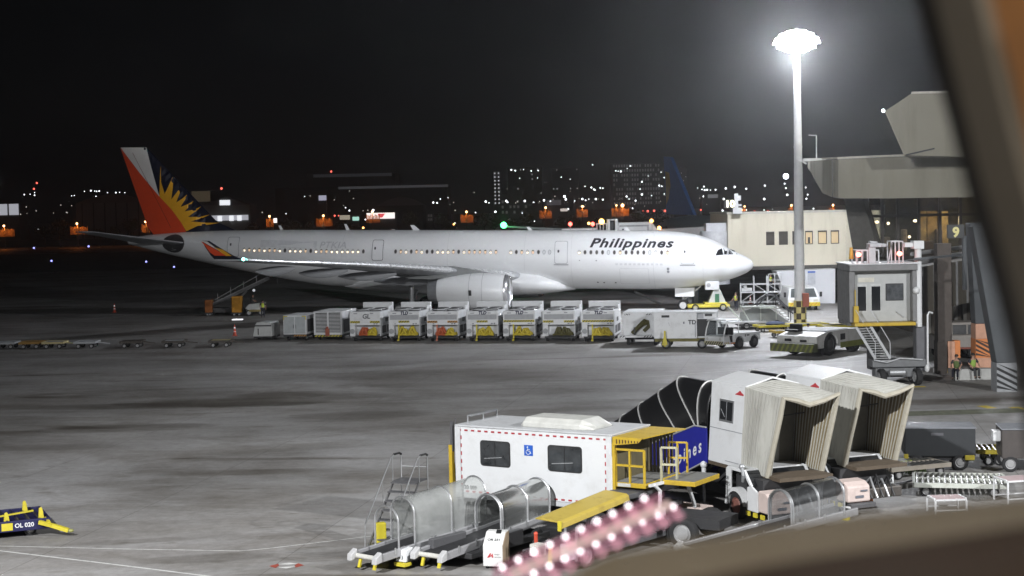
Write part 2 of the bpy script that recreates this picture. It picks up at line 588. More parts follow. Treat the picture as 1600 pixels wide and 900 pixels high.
# ------------------------------------------------------------------ the white airliner
TH, DL, ZC = .18119, .02059, 4.68
def W(s, sb, z):                     # metres aft of the nose, to starboard, above the centre line
    return Vector((-s, -sb, ZC + DL * s + z))
def lerp_tab(t, x):
    if x <= t[0][0]: return t[0][1]
    for (a, p), (c, q) in zip(t, t[1:]):
        if x <= c:
            k = (x - a) / (c - a)
            return p + (q - p) * k
    return t[-1][1]
TOP = [(0, -.42), (.08, -.14), (.25, .06), (.6, .30), (1.2, .60), (1.75, .84), (2.4, 1.18), (3.2, 1.66), (4.2, 2.12), (5.5, 2.48), (7, 2.70), (9, 2.82), (46, 2.82), (52, 2.76), (57, 2.58), (60.5, 2.3), (62.7, 1.95)]
BOT = [(0, -.44), (.08, -.70), (.25, -.90), (.6, -1.16), (1.2, -1.45), (2.2, -1.82), (3.5, -2.18), (5, -2.46), (7, -2.7), (9, -2.82), (39, -2.82), (42, -2.68), (46, -2.12), (50, -1.38), (54, -.6), (58, .22), (61, .9), (62.7, 1.35)]
HWD = [(0, .02), (.08, .30), (.25, .52), (.6, .84), (1.2, 1.22), (2.2, 1.70), (3.5, 2.16), (5, 2.50), (7, 2.74), (9, 2.82), (43, 2.82), (48, 2.62), (52, 2.26), (56, 1.74), (60, 1.05), (62.7, .32)]
def sec(s):
    zt, zb, hw = lerp_tab(TOP, s), lerp_tab(BOT, s), lerp_tab(HWD, s)
    return (zt + zb) / 2, (zt - zb) / 2, hw
def side_y(s, z, off=0.0):
    zc, rb, hw = sec(s)
    t = max(-.999, min(.999, (z - zc) / rb))
    return hw * math.sqrt(1 - t * t) + off
def smooth_tab(t):
    # densify by averaging for a fair profile
    out = []
    x = 0.0
    xs = [0, .03, .08, .15, .25, .4, .6, .9, 1.2, 1.5, 1.8, 2.1, 2.4, 2.8, 3.2, 3.7, 4.2, 4.8, 5.5, 6.2, 7, 8, 9, 10]
    xs += [10 + 2 * i for i in range(1, 15)] + [39 + .75 * i for i in range(32)] + [62.7]
    return sorted(set(xs))
air = thing('airliner', 'white wide-body airliner parked at the gate with a red, yellow and blue tail', 'airliner', (22.884, 151.243, 0), -TH)
APAINT = mat('airliner_white', (.77, .78, .79), .28, var=.02, scale=.35, coat=.3)
b = MB()
NS = 64
secs = []
for s in smooth_tab(None):
    e = .35 if 1 < s < 61 else .04
    z = [sec(max(0, min(62.7, s + d))) for d in (-e, 0, e)]
    zc, rb, hw = [sum(q[i] for q in z) / 3 for i in range(3)]
    secs.append([W(s, hw * math.sin(2 * math.pi * i / NS), zc + rb * math.cos(2 * math.pi * i / NS)) for i in range(NS)])
b.loft(secs, caps=True)
fus = b.build('fuselage', APAINT, air)
def conform(polys, fn, step=.18, axis=1):
    """triangulate flat outlines, slice them finely and lay them on a surface"""
    bm = bmesh.new()
    for poly in polys:
        tr = tessellate_polygon([[Vector((u, v, 0)) for u, v in poly]])
        vs = [bm.verts.new((u, v, 0)) for u, v in poly]
        for t in tr:
            try: bm.faces.new([vs[i] for i in t])
            except ValueError: pass
    return conform_bm(bm, fn, step, axis)
def conform_bm(bm, fn, step, axis=1):
    for ax in ((axis,) if axis < 2 else (0, 1)):
        lo = min(v.co[ax] for v in bm.verts); hi = max(v.co[ax] for v in bm.verts)
        k = math.floor(lo / step) + 1
        while k * step < hi:
            no = Vector((0, 0, 0)); no[ax] = 1
            co = Vector((0, 0, 0)); co[ax] = k * step
            bmesh.ops.bisect_plane(bm, geom=bm.verts[:] + bm.edges[:] + bm.faces[:], plane_co=co, plane_no=no, dist=1e-5)
            k += 1
    for v in bm.verts:
        v.co = fn(v.co.x, v.co.y)
    return bm
def bm_obj(bm, name, m, parent, smooth=False):
    me = bpy.data.meshes.new(name)
    bm.to_mesh(me); bm.free()
    me.materials.append(m)
    if smooth:
        me.polygons.foreach_set('use_smooth', [True] * len(me.polygons))
    o = bpy.data.objects.new(name, me)
    COL.objects.link(o)
    o.parent = parent
    return o
def skin(off):
    return lambda s, z: W(s, side_y(s, z, off), z)
def on_side(name, polys, m, parent=air, off=.012, step=.18):
    return bm_obj(conform(polys, skin(off), step), name, m, parent)
SEAM = mat('seam_grey', (.30, .31, .33), .5)
SEAMD = mat('seam_dark', (.08, .08, .09), .5)
def rrect(x0, x1, z0, z1, r, n=4):
    p = []
    for cx, cz, a in ((x1 - r, z1 - r, 0), (x0 + r, z1 - r, 90), (x0 + r, z0 + r, 180), (x1 - r, z0 + r, 270)):
        p += arc(cx, cz, r, r, a, a + 90, n)
    return p
def frame_polys(outer, inner):
    n = len(outer)
    return [[outer[i], outer[(i + 1) % n], inner[(i + 1) % n], inner[i]] for i in range(n)]
for (s0, s1, z0, z1, seamm, w) in ((5.43, 6.62, -.27, 1.76, SEAM, .03), (17.38, 18.55, -.28, 1.79, SEAM, .04), (35.42, 36.46, -.06, 1.86, SEAMD, .045), (50.2, 51.35, .25, 2.1, SEAM, .045)):
    d = on_side('passenger_door', [rrect(s0, s1, z0, z1, .16)], APAINT, off=.02)
    on_side('door_seam', frame_polys(rrect(s0 - w, s1 + w, z0 - w, z1 + w, .18), rrect(s0, s1, z0, z1, .16)), seamm, d, .024)
    on_side('door_window', [rrect((s0 + s1) / 2 + .16, (s0 + s1) / 2 + .34, z0 + 1.02, z0 + 1.28, .07)], SEAMD, d, .03)
    if s0 < 20:
        on_side('scuff_plate', [rrect(s0 - .12, s1 + .12, z0 - .17, z0 - .09, .03)], SEAM, d, .026)
# cabin windows: one dimmed, one lit and one shaded kind
def window_mesh(kind):
    P = [(.115 * math.cos(2 * math.pi * i / 14), .185 * math.sin(2 * math.pi * i / 14)) for i in range(14)]
    Q = [(u * 1.34, v * 1.28) for u, v in P]
    return P, Q
WLIT = emit('cabin_light', (1.0, .82, .58), 1.9)
WDIM = emit('cabin_light_dim', (1.0, .72, .48), .55)
WOFF = mat('window_dark', (.09, .085, .085), .2)
WRIM = mat('window_rim', (.42, .40, .38), .5)
WSHUT = mat('window_shade', (.7, .71, .72), .4)
wcache = {}
def cabin_window(s, kind):
    z = .78 if s < 42 else .8 + (s - 42) * .012
    nx = 0.0
    y0 = side_y(s, z)
    dz = side_y(s, z + .05) - side_y(s, z - .05)
    tilt = math.atan2(-dz, .1)
    dy = (side_y(s + .1, z) - side_y(s - .1, z)) / .2
    if kind not in wcache:
        P, Q = window_mesh(kind)
        mm = {'lit': WLIT, 'dim': WDIM, 'off': WOFF, 'shut': WSHUT}[kind]
        b = MB()
        b.m = 0
        if kind == 'lit' or kind == 'dim':     # half-drawn shade over a lit opening
            lim = -.02 if kind == 'lit' else .05
            b.add([(u, -.012, v) for u, v in P], [tuple(range(14))], False)
            b.m = 1
            top = [(u, v) for u, v in P if v >= lim]
            b.add([(u, -.016, v) for u, v in top], [tuple(range(len(top)))], False)
        else:
            b.add([(u, -.012, v) for u, v in P], [tuple(range(14))], False)
        b.m = 2
        for i in range(14):
            j = (i + 1) % 14
            b.add([(*P[i][:1], -.014, P[i][1]), (P[j][0], -.014, P[j][1]), (Q[j][0], -.012, Q[j][1]), (Q[i][0], -.012, Q[i][1])], [(0, 1, 2, 3)], False)
        o = b.build('cabin_window', [mm, WSHUT if kind == 'lit' else WOFF, SEAM if kind == 'shut' else WRIM], air)
        wcache[kind] = o
    else:
        o = again(wcache[kind], air)
    o.location = W(s, y0, z)
    o.rotation_euler = (-tilt, 0, math.atan(dy))
kinds1 = ['shut', 'off', 'off', 'dim', 'off', 'dim', 'dim', 'shut', 'dim', 'off', 'shut', 'off', 'dim', 'off', 'off', 'dim']
s0 = 7.87
for i in range(16):
    k = random.choice(['off', 'off', 'dim', 'lit', 'off', 'shut'])
    cabin_window(s0 + i * .557, 'shut' if i == 10 else k)
rw = random.Random(4)
for i in range(8):
    cabin_window(19.06 + i * .535, 'shut' if i < 2 else ('off' if i == 2 else rw.choice(['dim', 'lit', 'off'])))
for i in range(20):
    cabin_window(24.25 + i * .52, rw.choice(['dim', 'lit', 'off', 'dim', 'lit']))
for i in range(24):
    cabin_window(37.35 + i * .53, 'off' if i == 0 else rw.choice(['dim', 'lit', 'lit', 'off', 'dim']))
# cockpit windows
for poly in ([(3.43, .52), (3.22, 1.0), (2.9, 1.13), (2.74, .58)], [(2.64, .60), (2.72, 1.12), (2.3, 1.12), (2.02, .60)], [(1.96, .60), (2.2, 1.07), (1.75, .9), (1.5, .62)]):
    w = on_side('cockpit_window', [poly], GLASSD, off=.02, step=.1)
    cx = sum(p[0] for p in poly) / 4; cz = sum(p[1] for p in poly) / 4
    big = [(cx + (x - cx) * 1.14, cz + (z - cz) * 1.14) for x, z in poly]
    on_side('window_frame', frame_polys(big, poly), SEAM, w, .022, .1)
# airline title and the painted-over older title
def side_text(body, s_left, s_right, z0, cap, m, shear, bold, name='lettering', space=1.0, off=.016):
    me = text_mesh(body, 1.0, shear, bold, space)
    xs = [v.co.x for v in me.vertices]
    caps = text_mesh('P', 1.0)
    ch = max(v.co.y for v in caps.vertices)
    k = (s_left - s_right) / (max(xs) - min(xs)); h = cap / ch
    x0 = min(xs)
    bm = bmesh.new(); bm.from_mesh(me)
    for v in bm.verts:
        v.co = Vector((s_left - (v.co.x - x0) * k, z0 + v.co.y * h, 0))
    return bm_obj(conform_bm(bm, skin(off), .12), name, m, air)
side_text('Philippines', 15.25, 7.30, 1.27, .80, mat('title_black', (.012, .012, .018), .35), .32, .03, space=1.12)
on_side('painted_over_title', [[(47.9, 1.18), (47.9, 1.86), (42.1, 1.74), (42.1, 1.06)]], mat('touch_up_grey', (.70, .715, .735), .35), off=.008)
side_text('PTKIA', 41.8, 39.1, 1.08, .62, mat('ghost_title_grey', (.60, .61, .63), .4), .2, .01)
on_side('faint_print', [[(12.8 - k * .42, -.42), (12.55 - k * .42, -.42), (12.55 - k * .42, -.24), (12.8 - k * .42, -.24)] for k in range(11)], mat('faint_print_grey', (.68, .69, .71), .4), off=.01)
# small marks and hatches on the lower lobe
for s, z, w, h in ((7.85, -.75, .13, .13), (7.85, -1.02, .13, .13), (16.2, .0, .05, .05), (14.6, .0, .06, .06), (14.6, -2.1, .09, .06), (14.0, -2.12, .09, .06), (12.9, -2.12, .09, .06)):
    on_side('service_port', [[(s + w * math.cos(a * .7854), z + h * math.sin(a * .7854)) for a in range(8)]], SEAM if w > .1 else SEAMD, off=.015)
cd = on_side('cargo_door', [rrect(9.7, 12.4, -2.2, -.75, .12)], APAINT, off=.014)
on_side('door_seam', frame_polys(rrect(9.68, 12.42, -2.22, -.73, .13), rrect(9.7, 12.4, -2.2, -.75, .12)), mat('seam_pale', (.55, .56, .58), .5), cd, .018)
for s in (4.6, 9.2, 17.0, 21.5, 29.0, 39.5, 47.0):      # skin joints
    o = on_side('skin_joint', [[(s, -2.6), (s + .018, -2.6), (s + .018, 2.5), (s, 2.5)]], mat('seam_pale', (.55, .56, .58), .5), off=.006)
# wing-to-body fairing
b = MB()
secs = []
for s, hw, zt, zb in ((17.0, .4, -2.6, -2.9), (18.4, 2.3, -1.9, -3.1), (20.2, 3.05, -1.15, -3.35), (23, 3.35, -.8, -3.45), (30, 3.4, -.75, -3.5), (34, 3.2, -.9, -3.4), (37.5, 2.3, -1.6, -3.15), (40, .5, -2.5, -2.85)):
    zc, rb = (zt + zb) / 2, (zt - zb) / 2
    secs.append([W(s, hw * abs(math.cos(2 * math.pi * i / 32)) ** .75 * (1 if math.cos(2 * math.pi * i / 32) > 0 else -1), zc + rb * abs(math.sin(2 * math.pi * i / 32)) ** .8 * (1 if math.sin(2 * math.pi * i / 32) > 0 else -1)) for i in range(32)])
b.loft(secs, caps=True)
b.build('belly_fairing', APAINT, air)
# wings
ZW = [(0, -2.05), (2.8, -1.62), (10.65, -.62), (17, 0.0), (21.6, .36), (25.5, .6), (29.5, .92)]
AF = [(0, 0), (.01, .022), (.04, .042), (.12, .065), (.3, .075), (.55, .058), (.8, .026), (1, .003)]
def airfoil(n=1):
    up = [(x, t * 1.0) for x, t in AF]
    lo = [(x, -t * .75) for x, t in AF[::-1][:-1]]
    return up + lo
def wing(side):
    b = MB()
    secs = []
    for y, le, ch, tk in ((1.5, 20.9, 11.9, 1.0), (2.8, 21.8, 10.9, .95), (5.5, 23.66, 9.1, .9), (9.4, 26.35, 7.15, .85), (14, 29.53, 5.9, .8), (20, 33.67, 4.45, .75), (25, 37.12, 3.35, .72), (29.3, 40.1, 2.45, .7)):
        z = lerp_tab(ZW, y)
        secs.append([W(le + x * ch, side * y, z + t * ch * tk - x * ch * .035) for x, t in airfoil()])
    b.loft(secs, caps=True)
    return b
WGREY = mat('wing_grey', (.42, .43, .45), .35, var=.05, scale=.6)
for side in (1, -1):
    w = wing(side).build('wing', WGREY, air)
    # bright slat edge
    b = MB()
    for (y0, y1) in ((3.6, 8.6), (10.2, 16.3), (16.4, 22.6), (22.7, 28.9)):
        secs = []
        for y in (y0, (y0 + y1) / 2, y1):
            le = 21.8 + .69 * (y - 2.8); z = lerp_tab(ZW, y)
            ch = lerp_tab([(2.8, 10.9), (9.4, 7.15), (29.3, 2.45)], y)
            secs.append([W(le + u * ch - .05, side * y, z + v * ch) for u, v in ((.07, .05), (.02, .034), (-.004, .01), (-.006, -.006), (.01, -.02), (.05, -.034), (.06, -.02), (.02, 0.0), (.06, .03))])
        b.loft(secs, caps=True)
    b.build('slat', mat('slat_metal', (.78, .79, .8), .25, .35, var=.04), w)
    for y, ln in ((6.8, 4.6), (13.0, 4.2), (18.2, 3.6), (23.4, 3.0)):   # flap track fairings
        b = MB()
        ch = lerp_tab([(2.8, 10.9), (9.4, 7.15), (14, 5.9), (20, 4.45), (29.3, 2.45)], y)
        le = 21.8 + .69 * (y - 2.8); z = lerp_tab(ZW, y)
        secs = []
        for k in range(9):
            t = k / 8
            r = .42 * math.sin(math.pi * min(1, t * .93 + .05)) ** .7
            s = le + ch * .42 + t * (ch * .58 + ln * .45)
            zz = z - .5 - .12 * math.sin(math.pi * t) - t * .28
            secs.append([W(s, side * (y + r * .55 * math.cos(2 * math.pi * i / 12)), zz + r * math.sin(2 * math.pi * i / 12)) for i in range(12)])
        b.loft(secs, caps=True)
        b.build('flap_fairing', WGREY, w)
    # winglet with the tail colours on it
    b = MB()
    secs = []
    for y, le, ch, z in ((29.3, 40.05, 2.4, .9), (29.62, 40.75, 1.9, 1.25), (29.95, 41.75, 1.2, 1.9), (30.15, 42.5, .62, 2.42)):
        secs.append([W(le + x * ch, side * (y + t * ch * .5), z + .02) for x, t in airfoil()])
    b.loft(secs, caps=True)
    wl = b.build('winglet', mat('livery_blue', (.004, .005, .02), .35), w)
    def wlp(s, z):
        t = (z - .9) / 1.52
        return W(s, side * (29.3 + .85 * max(0, min(1, t))) + .24, z)
    for nm, m, poly in (('winglet_red_panel', 'livery_red', [(43.14, 2.42), (42.0, 1.7), (41.25, 1.22), (42.25, 1.22), (42.6, 1.5), (42.85, 2.0)]),
                        ('winglet_white_panel', 'livery_white', [(43.1, 2.44), (42.6, 2.38), (41.5, 1.45), (42.0, 1.75)]),
                        ('winglet_yellow_panel', 'livery_yellow', [(42.2, 1.95), (41.4, 1.7), (40.8, 1.2), (41.3, 1.2)])):
        mm = {'livery_red': mat('livery_red', (.78, .075, .018), .35, var=.04), 'livery_white': mat('livery_white', (.78, .75, .72), .35, var=.03), 'livery_yellow': mat('livery_yellow', (.85, .42, .02), .35, var=.04)}[m]
        bm_obj(conform([poly], wlp, .3), nm, mm, w)
    b = MB()
    b.ball(W(39.95, side * 29.35, .93), .13, n=10, m=6)
    b.build('navigation_light', emit('green_navigation', (.25, 1.0, .85), 14) if side > 0 else emit('red_navigation', (1, .05, .03), 10), w)
# engines
def engine(side):
    y0, z0 = side * 9.4, -2.62
    def ringp(s, r, dz=0.0, n=36):
        return [W(s, y0 + r * math.cos(2 * math.pi * i / n), z0 + dz + r * math.sin(2 * math.pi * i / n)) for i in range(n)]
    b = MB()
    b.loft([ringp(22.0, 1.29), ringp(21.83, 1.36), ringp(21.75, 1.43), ringp(21.82, 1.5), ringp(22.0, 1.56), ringp(22.6, 1.66), ringp(23.4, 1.71), ringp(24.6, 1.7), ringp(25.8, 1.6), ringp(27.2, 1.36), ringp(28.4, 1.12, -.02)])
    b.m = 0
    nac = b.build('engine_nacelle', APAINT, air)
    b = MB()
    b.loft([ringp(22.05, 1.285), ringp(21.81, 1.365), ringp(21.735, 1.43), ringp(21.8, 1.51), ringp(22.1, 1.595), ringp(22.0, 1.55)])
    b.build('inlet_lip', mat('polished_lip', (.75, .76, .78), .2, .8, var=.03), nac)
    b = MB()
    b.loft([ringp(22.05, 1.285), ringp(22.8, 1.22), ringp(23.1, 1.22)])
    b.build('inlet_duct', mat('inlet_grey', (.42, .43, .45), .4), nac)
    b = MB()
    c = W(23.0, y0, z0)
    for k in range(24):
        a = 2 * math.pi * k / 24; a2 = a + .17
        b.add([W(22.9, y0 + .35 * math.cos(a), z0 + .35 * math.sin(a)), W(22.85, y0 + 1.2 * math.cos(a), z0 + 1.2 * math.sin(a)), W(23.1, y0 + 1.2 * math.cos(a2), z0 + 1.2 * math.sin(a2)), W(23.05, y0 + .35 * math.cos(a2), z0 + .35 * math.sin(a2))], [(0, 1, 2, 3)], False)
    b.loft([ringp(22.45, .02), ringp(22.6, .18), ringp(22.9, .34), ringp(23.1, .36)])
    b.loft([ringp(23.12, 1.22), ringp(23.13, .1)])
    b.build('fan', DARK, nac)
    b = MB()
    b.loft([ringp(28.2, 1.08), ringp(29.0, .98, -.02), ringp(29.3, .93, -.02)])
    b.loft([ringp(29.25, .92, -.02), ringp(28.6, .3)])
    b.build('exhaust_nozzle', mat('nozzle_metal', (.42, .43, .45), .35, .7), nac)
    for s, r in ((24.05, 1.716), (25.25, 1.655)):
        b = MB()
        b.loft([ringp(s, r), ringp(s + .03, r)])
        b.build('panel_joint', SEAM, nac)
    b = MB()
    for s0, s1, z1, z2 in ((25.0, 25.26, -2.95, -2.45),):
        b.add([W(s, y0 + side * math.sqrt(1.71 ** 2 - (z - z0) ** 2) * .985, z) for s, z in ((s0, z1), (s1, z1), (s1, z2), (s0, z2))], [(0, 1, 2, 3)], False)
    b.build('vent', BLACK, nac)
    # pylon
    b = MB()
    secs = []
    for s, zt, zb, hw in ((23.6, -.92, -1.1, .1), (25.2, -.62, -1.15, .28), (27.0, -.35, -1.3, .34), (29.0, -.35, -1.55, .36), (31.0, -.5, -1.5, .3), (32.6, -.8, -1.2, .1)):
        secs.append([W(s, y0 + hw, zt), W(s, y0 + hw, zb), W(s, y0 - hw, zb), W(s, y0 - hw, zt)])
    b.loft(secs, caps=True, smooth=False)
    b.build('pylon', mat('pylon_grey', (.26, .27, .27), .45), air)
for side in (1, -1):
    engine(side)
# tail fin and its livery
FIN = [(63.28, 11.16), (60.48, 11.14), (53.2, 3.6), (51.2, 2.72), (49.2, 2.62), (60.1, 2.2), (60.6, 3.0)]
def fin_y(s, z):
    k = max(0, min(1, (z - 2.6) / 8.5))
    le = 53.9 + (60.48 - 53.9) * k; te = 60.4 + (63.3 - 60.4) * k
    x = max(0, min(1, (s - le) / (te - le)))
    return .36 * (1 - .55 * k) * math.sqrt(max(0, x)) * (1 - x) * 2.2 + .03
def fin_patch(name, polys, m, parent, off, sides=(1,)):
    for sd in sides:
        o = bm_obj(conform(polys, lambda s, z: W(s, sd * (fin_y(s, z) + off), z), .45, 2), name, m, parent)
    return o
fin = fin_patch('tail_fin', [FIN], mat('livery_blue', (.004, .005, .02), .35), air, 0.0)
fin_patch('fin_port_skin', [FIN], mat('livery_blue', (.004, .005, .02), .35), fin, 0.0, (-1,))
b = MB()
n = len(FIN)
for i in range(n):
    (s0, z0), (s1, z1) = FIN[i], FIN[(i + 1) % n]
    for k in range(6):
        a0, a1 = k / 6, (k + 1) / 6
        p, q = (s0 + (s1 - s0) * a0, z0 + (z1 - z0) * a0), (s0 + (s1 - s0) * a1, z0 + (z1 - z0) * a1)
        b.add([W(p[0], fin_y(*p), p[1]), W(q[0], fin_y(*q), q[1]), W(q[0], -fin_y(*q), q[1]), W(p[0], -fin_y(*p), p[1])], [(0, 1, 2, 3)], False)
b.build('fin_edge', mat('livery_blue', (.004, .005, .02), .35), fin)
fin_patch('white_panel', [[(63.24, 11.13), (60.46, 11.1), (59.16, 6.16), (61.17, 8.48)]], MATS['livery_white'], fin, .012)
fin_patch('red_panel', [[(63.26, 11.12), (61.17, 8.48), (59.16, 6.16), (57.88, 4.84), (56.9, 3.55), (56.38, 2.6), (60.0, 2.35), (60.55, 3.0)]], MATS['livery_red'], fin, .012)
SUN = [(59.16, 6.16), (58.97, 9.3), (58.93, 7.6), (58.56, 6.42), (58.1, 7.35), (57.76, 8.14), (57.72, 7.0), (57.89, 5.86), (57.3, 6.6), (56.95, 7.17), (57.05, 6.4), (57.37, 5.55), (56.7, 5.98), (56.29, 6.37), (56.5, 5.8), (56.93, 5.1), (56.2, 5.38), (55.63, 5.72), (55.95, 5.25), (56.52, 4.65), (55.6, 4.83), (54.84, 5.16), (55.3, 4.75), (56.16, 4.1), (55.0, 4.12), (53.9, 4.35), (54.7, 4.0), (55.87, 3.66), (54.4, 3.52), (52.9, 3.52), (54.2, 3.3), (55.21, 3.2), (56.24, 2.71), (56.38, 2.66), (56.9, 3.55), (57.88, 4.84)]
fin_patch('sun_emblem', [SUN], MATS['livery_yellow'], fin, .014)
b = MB()
for p, q in (((61.9, 10.6), (58.0, 3.0)),):
    n_ = 10
    for k in range(n_):
        a0, a1 = k / n_, (k + 1) / n_
        s0, z0 = p[0] + (q[0] - p[0]) * a0, p[1] + (q[1] - p[1]) * a0
        s1, z1 = p[0] + (q[0] - p[0]) * a1, p[1] + (q[1] - p[1]) * a1
        b.add([W(s0, fin_y(s0, z0) + .018, z0), W(s0 + .04, fin_y(s0 + .04, z0) + .018, z0), W(s1 + .04, fin_y(s1 + .04, z1) + .018, z1), W(s1, fin_y(s1, z1) + .018, z1)], [(0, 1, 2, 3)], False)
b.build('rudder_joint', mat('joint_dark_red', (.22, .015, .012), .5), fin)
# tailplanes
for side in (1, -1):
    b = MB()
    secs = []
    for y, le, ch, z in ((.9, 55.6, 5.6, 1.42), (2.0, 56.4, 5.0, 1.58), (9.7, 61.9, 2.0, 2.75)):
        secs.append([W(le + x * ch, side * y, z + t * ch * .45) for x, t in airfoil()])
    b.loft(secs, caps=True)
    b.build('tailplane', WGREY, air)
on_side('tailplane_apron', [[(56.05 + 1.28 + 1.25 * math.cos(a * math.pi / 10), 1.45 + .92 * math.sin(a * math.pi / 10)) for a in range(20)]], mat('apron_dark', (.045, .043, .045), .5), off=.02)
# antennas
for s, h, l in ((46.6, .45, .3), (39.8, .6, .35), (33.0, .5, .7), (21.5, .35, .4), (12.0, .3, .35)):
    b = MB()
    zt = 2.8
    b.hexa([W(s, -.03, zt), W(s, .03, zt), W(s - l, .02, zt), W(s - l, -.02, zt), W(s + .12 + l * .25, -.02, zt + h), W(s + .12 + l * .25, .02, zt + h), W(s - l * .15, .015, zt + h), W(s - l * .15, -.015, zt + h)])
    b.build('antenna', APAINT, air)
# landing gear
GEAR = mat('gear_grey', (.55, .56, .57), .4, .2)
g = MB()
zb = ZC - 2.7
g.cyl((-6.67, 0, .5), (-6.67, 0, zb + .3), .13)
g.cyl((-6.67, 0, .5), (-6.67, 0, 1.2), .09)
g.bar((-6.5, 0, 1.1), (-5.0, 0, zb + .3), .12)
g.cyl((-6.67, -.5, .53), (-6.67, .5, .53), .07)
ng = g.build('nose_gear', GEAR, air)
for y in (-.36, .36):
    wheel(ng, (-6.67, y, .53), .53, .36, rim=mat('wheel_white', (.75, .75, .75), .4))
for y in (-.62, .62):
    d = MB(); d.box(-7.4, -5.6, y - .03, y + .03, 1.35, zb + .2)
    d.build('gear_door', APAINT, ng)
for side in (1, -1):
    g = MB()
    y = -side * 5.34
    g.cyl((-32.0, y, .9), (-32.0, y + side * .3, 3.9), .22)
    g.bar((-32, y, 1.2), (-32.0, y + side * 3, 2.6), .18)
    g.bar((-31.0, y, .7), (-33.0, y, .85), .3, .3)
    mg = g.build('main_gear', GEAR, air)
    for x in (-31.05, -33.0):
        for dy in (-.7, .7):
            wheel(mg, (x, y + dy, .7), .7, .48)
# ------------------------------------------------------------------ people
SKIN = mat('skin', (.38, .22, .15), .6)
HAIR = mat('dark_hair', (.02, .015, .012), .6)
def skinned(name, pts, edges, m, parent, sub=1):
    me = bpy.data.meshes.new(name)
    me.from_pydata([p[:3] for p in pts], edges, [])
    me.materials.append(m)
    o = bpy.data.objects.new(name, me)
    COL.objects.link(o)
    if parent: o.parent = parent
    md = o.modifiers.new('skin', 'SKIN')
    lay = me.skin_vertices[0] if me.skin_vertices else None
    if lay is None:
        bm = bmesh.new(); bm.from_mesh(me); bm.verts.layers.skin.verify(); bm.to_mesh(me); bm.free()
        lay = me.skin_vertices[0]
    for i, p in enumerate(pts):
        lay.data[i].radius = (p[3], p[4] if len(p) > 4 else p[3])
        lay.data[i].use_root = (i == 0)
    md.use_smooth_shade = True
    s = o.modifiers.new('sub', 'SUBSURF'); s.levels = sub; s.render_levels = sub
    return o
def person(label, loc, rz, top, trousers, vest=None, pose='stand', hat=None, lean=0.0):
    """facing -y; a skinned figure 1.72 m tall with clothing and hair as children"""
    r = thing('person', label, 'person', loc, rz)
    hip = .12 if pose == 'sit' else .92
    def P(x, y, z, *q): return (x, y - lean * max(0, z), hip + z, *q)
    sit = pose == 'sit'
    kn = [(-.13, -.42, hip - .02), (.12, -.44, hip - .02)] if sit else [(-.10, -.03, .48), (.11, .02, .48)]
    an = [(-.13, -.46, hip - .46), (.12, -.42, hip - .46)] if sit else [(-.12, .02, .08), (.13, .05, .08)]
    hl = [(-.22, -.30, hip + .1), (.22, -.32, hip + .12)] if sit else ([(-.30, -.22, hip + .06), (.25, -.30, hip + .18)] if pose == 'work' else [(-.27, -.08, hip - .10), (.26, -.12, hip - .08)])
    el = [(-.29, -.04, hip + .26), (.29, -.05, hip + .26)]
    if pose == 'work': el = [(-.31, -.03, hip + .24), (.31, -.06, hip + .27)]
    pts = [P(0, 0, 0, .145, .11), P(0, .01, .2, .135, .10), P(0, 0, .40, .165, .11), P(0, -.01, .52, .07, .07), P(0, -.02, .60, .06, .06), P(0, -.03, .70, .085, .10), P(0, -.02, .79, .06, .07)]
    ed = [(0, 1), (1, 2), (2, 3), (3, 4), (4, 5), (5, 6)]
    for i, sx in enumerate((-1, 1)):
        o = len(pts)
        pts += [P(sx * .20, 0, .45, .065), (*el[i], .048), (*hl[i], .036)]
        ed += [(2, o), (o, o + 1), (o + 1, o + 2)]
        hx, hy, hz = hl[i]
        for f in range(4):                       # fingers
            q = len(pts)
            pts += [(hx + (f - 1.5) * .02, hy - .06, hz - .05, .010), (hx + (f - 1.5) * .022, hy - .085, hz - .09 + .006 * abs(f - 1), .008)]
            ed += [(o + 2, q), (q, q + 1)]
        q = len(pts)
        pts += [(hx - sx * .05, hy - .05, hz - .02, .010)]
        ed += [(o + 2, q)]
        o = len(pts)
        pts += [P(sx * .10, 0, -.06, .095), (*kn[i], .066), (*an[i], .045), (an[i][0], an[i][1] - .14, max(an[i][2] - .05, .03) if not sit else an[i][2] - .06, .04)]
        ed += [(0, o), (o, o + 1), (o + 1, o + 2), (o + 2, o + 3)]
    body = skinned('body', pts, ed, SKIN, r)
    # clothes follow the same joints a little wider
    tp = [pts[0][:3] + (.16, .125), pts[1][:3] + (.15, .115), pts[2][:3] + (.18, .125)]
    te = [(0, 1), (1, 2)]
    for i in range(2):
        o = len(tp)
        base = 7 + i * (3 + 9 + 4)
        tp += [pts[base][:3] + (.08,), tuple(pts[base + 1][:3]) + (.062,)]
        te += [(2, o), (o, o + 1)]
    skinned('shirt', tp, te, top, r)
    tp = [pts[0][:3] + (.155, .12)]
    te = []
    for i in range(2):
        base = 7 + i * 16 + 12
        o = len(tp)
        tp += [pts[base][:3] + (.108,), pts[base + 1][:3] + (.08,), tuple(pts[base + 2][:3]) + (.062,)]
        te += [(0, o), (o, o + 1), (o + 1, o + 2)]
    skinned('trousers', tp, te, trousers, r)
    for i in range(2):
        base = 7 + i * 16 + 12
        a, t = pts[base + 2], pts[base + 3]
        b = MB(); b.ball(((a[0] + t[0]) / 2, (a[1] + t[1]) / 2, min(a[2], t[2]) + .02), .05, .14, .05, 8, 6)
        b.build('shoe', BLACK, r)
    if vest:
        skinned('safety_vest', [pts[0][:3] + (.18, .145), pts[1][:3] + (.175, .14), pts[2][:3] + (.215, .15), (pts[2][0], pts[2][1], pts[2][2] + .09, .17, .12)], [(0, 1), (1, 2), (2, 3)], vest, r)
    hd = Vector(pts[5][:3])
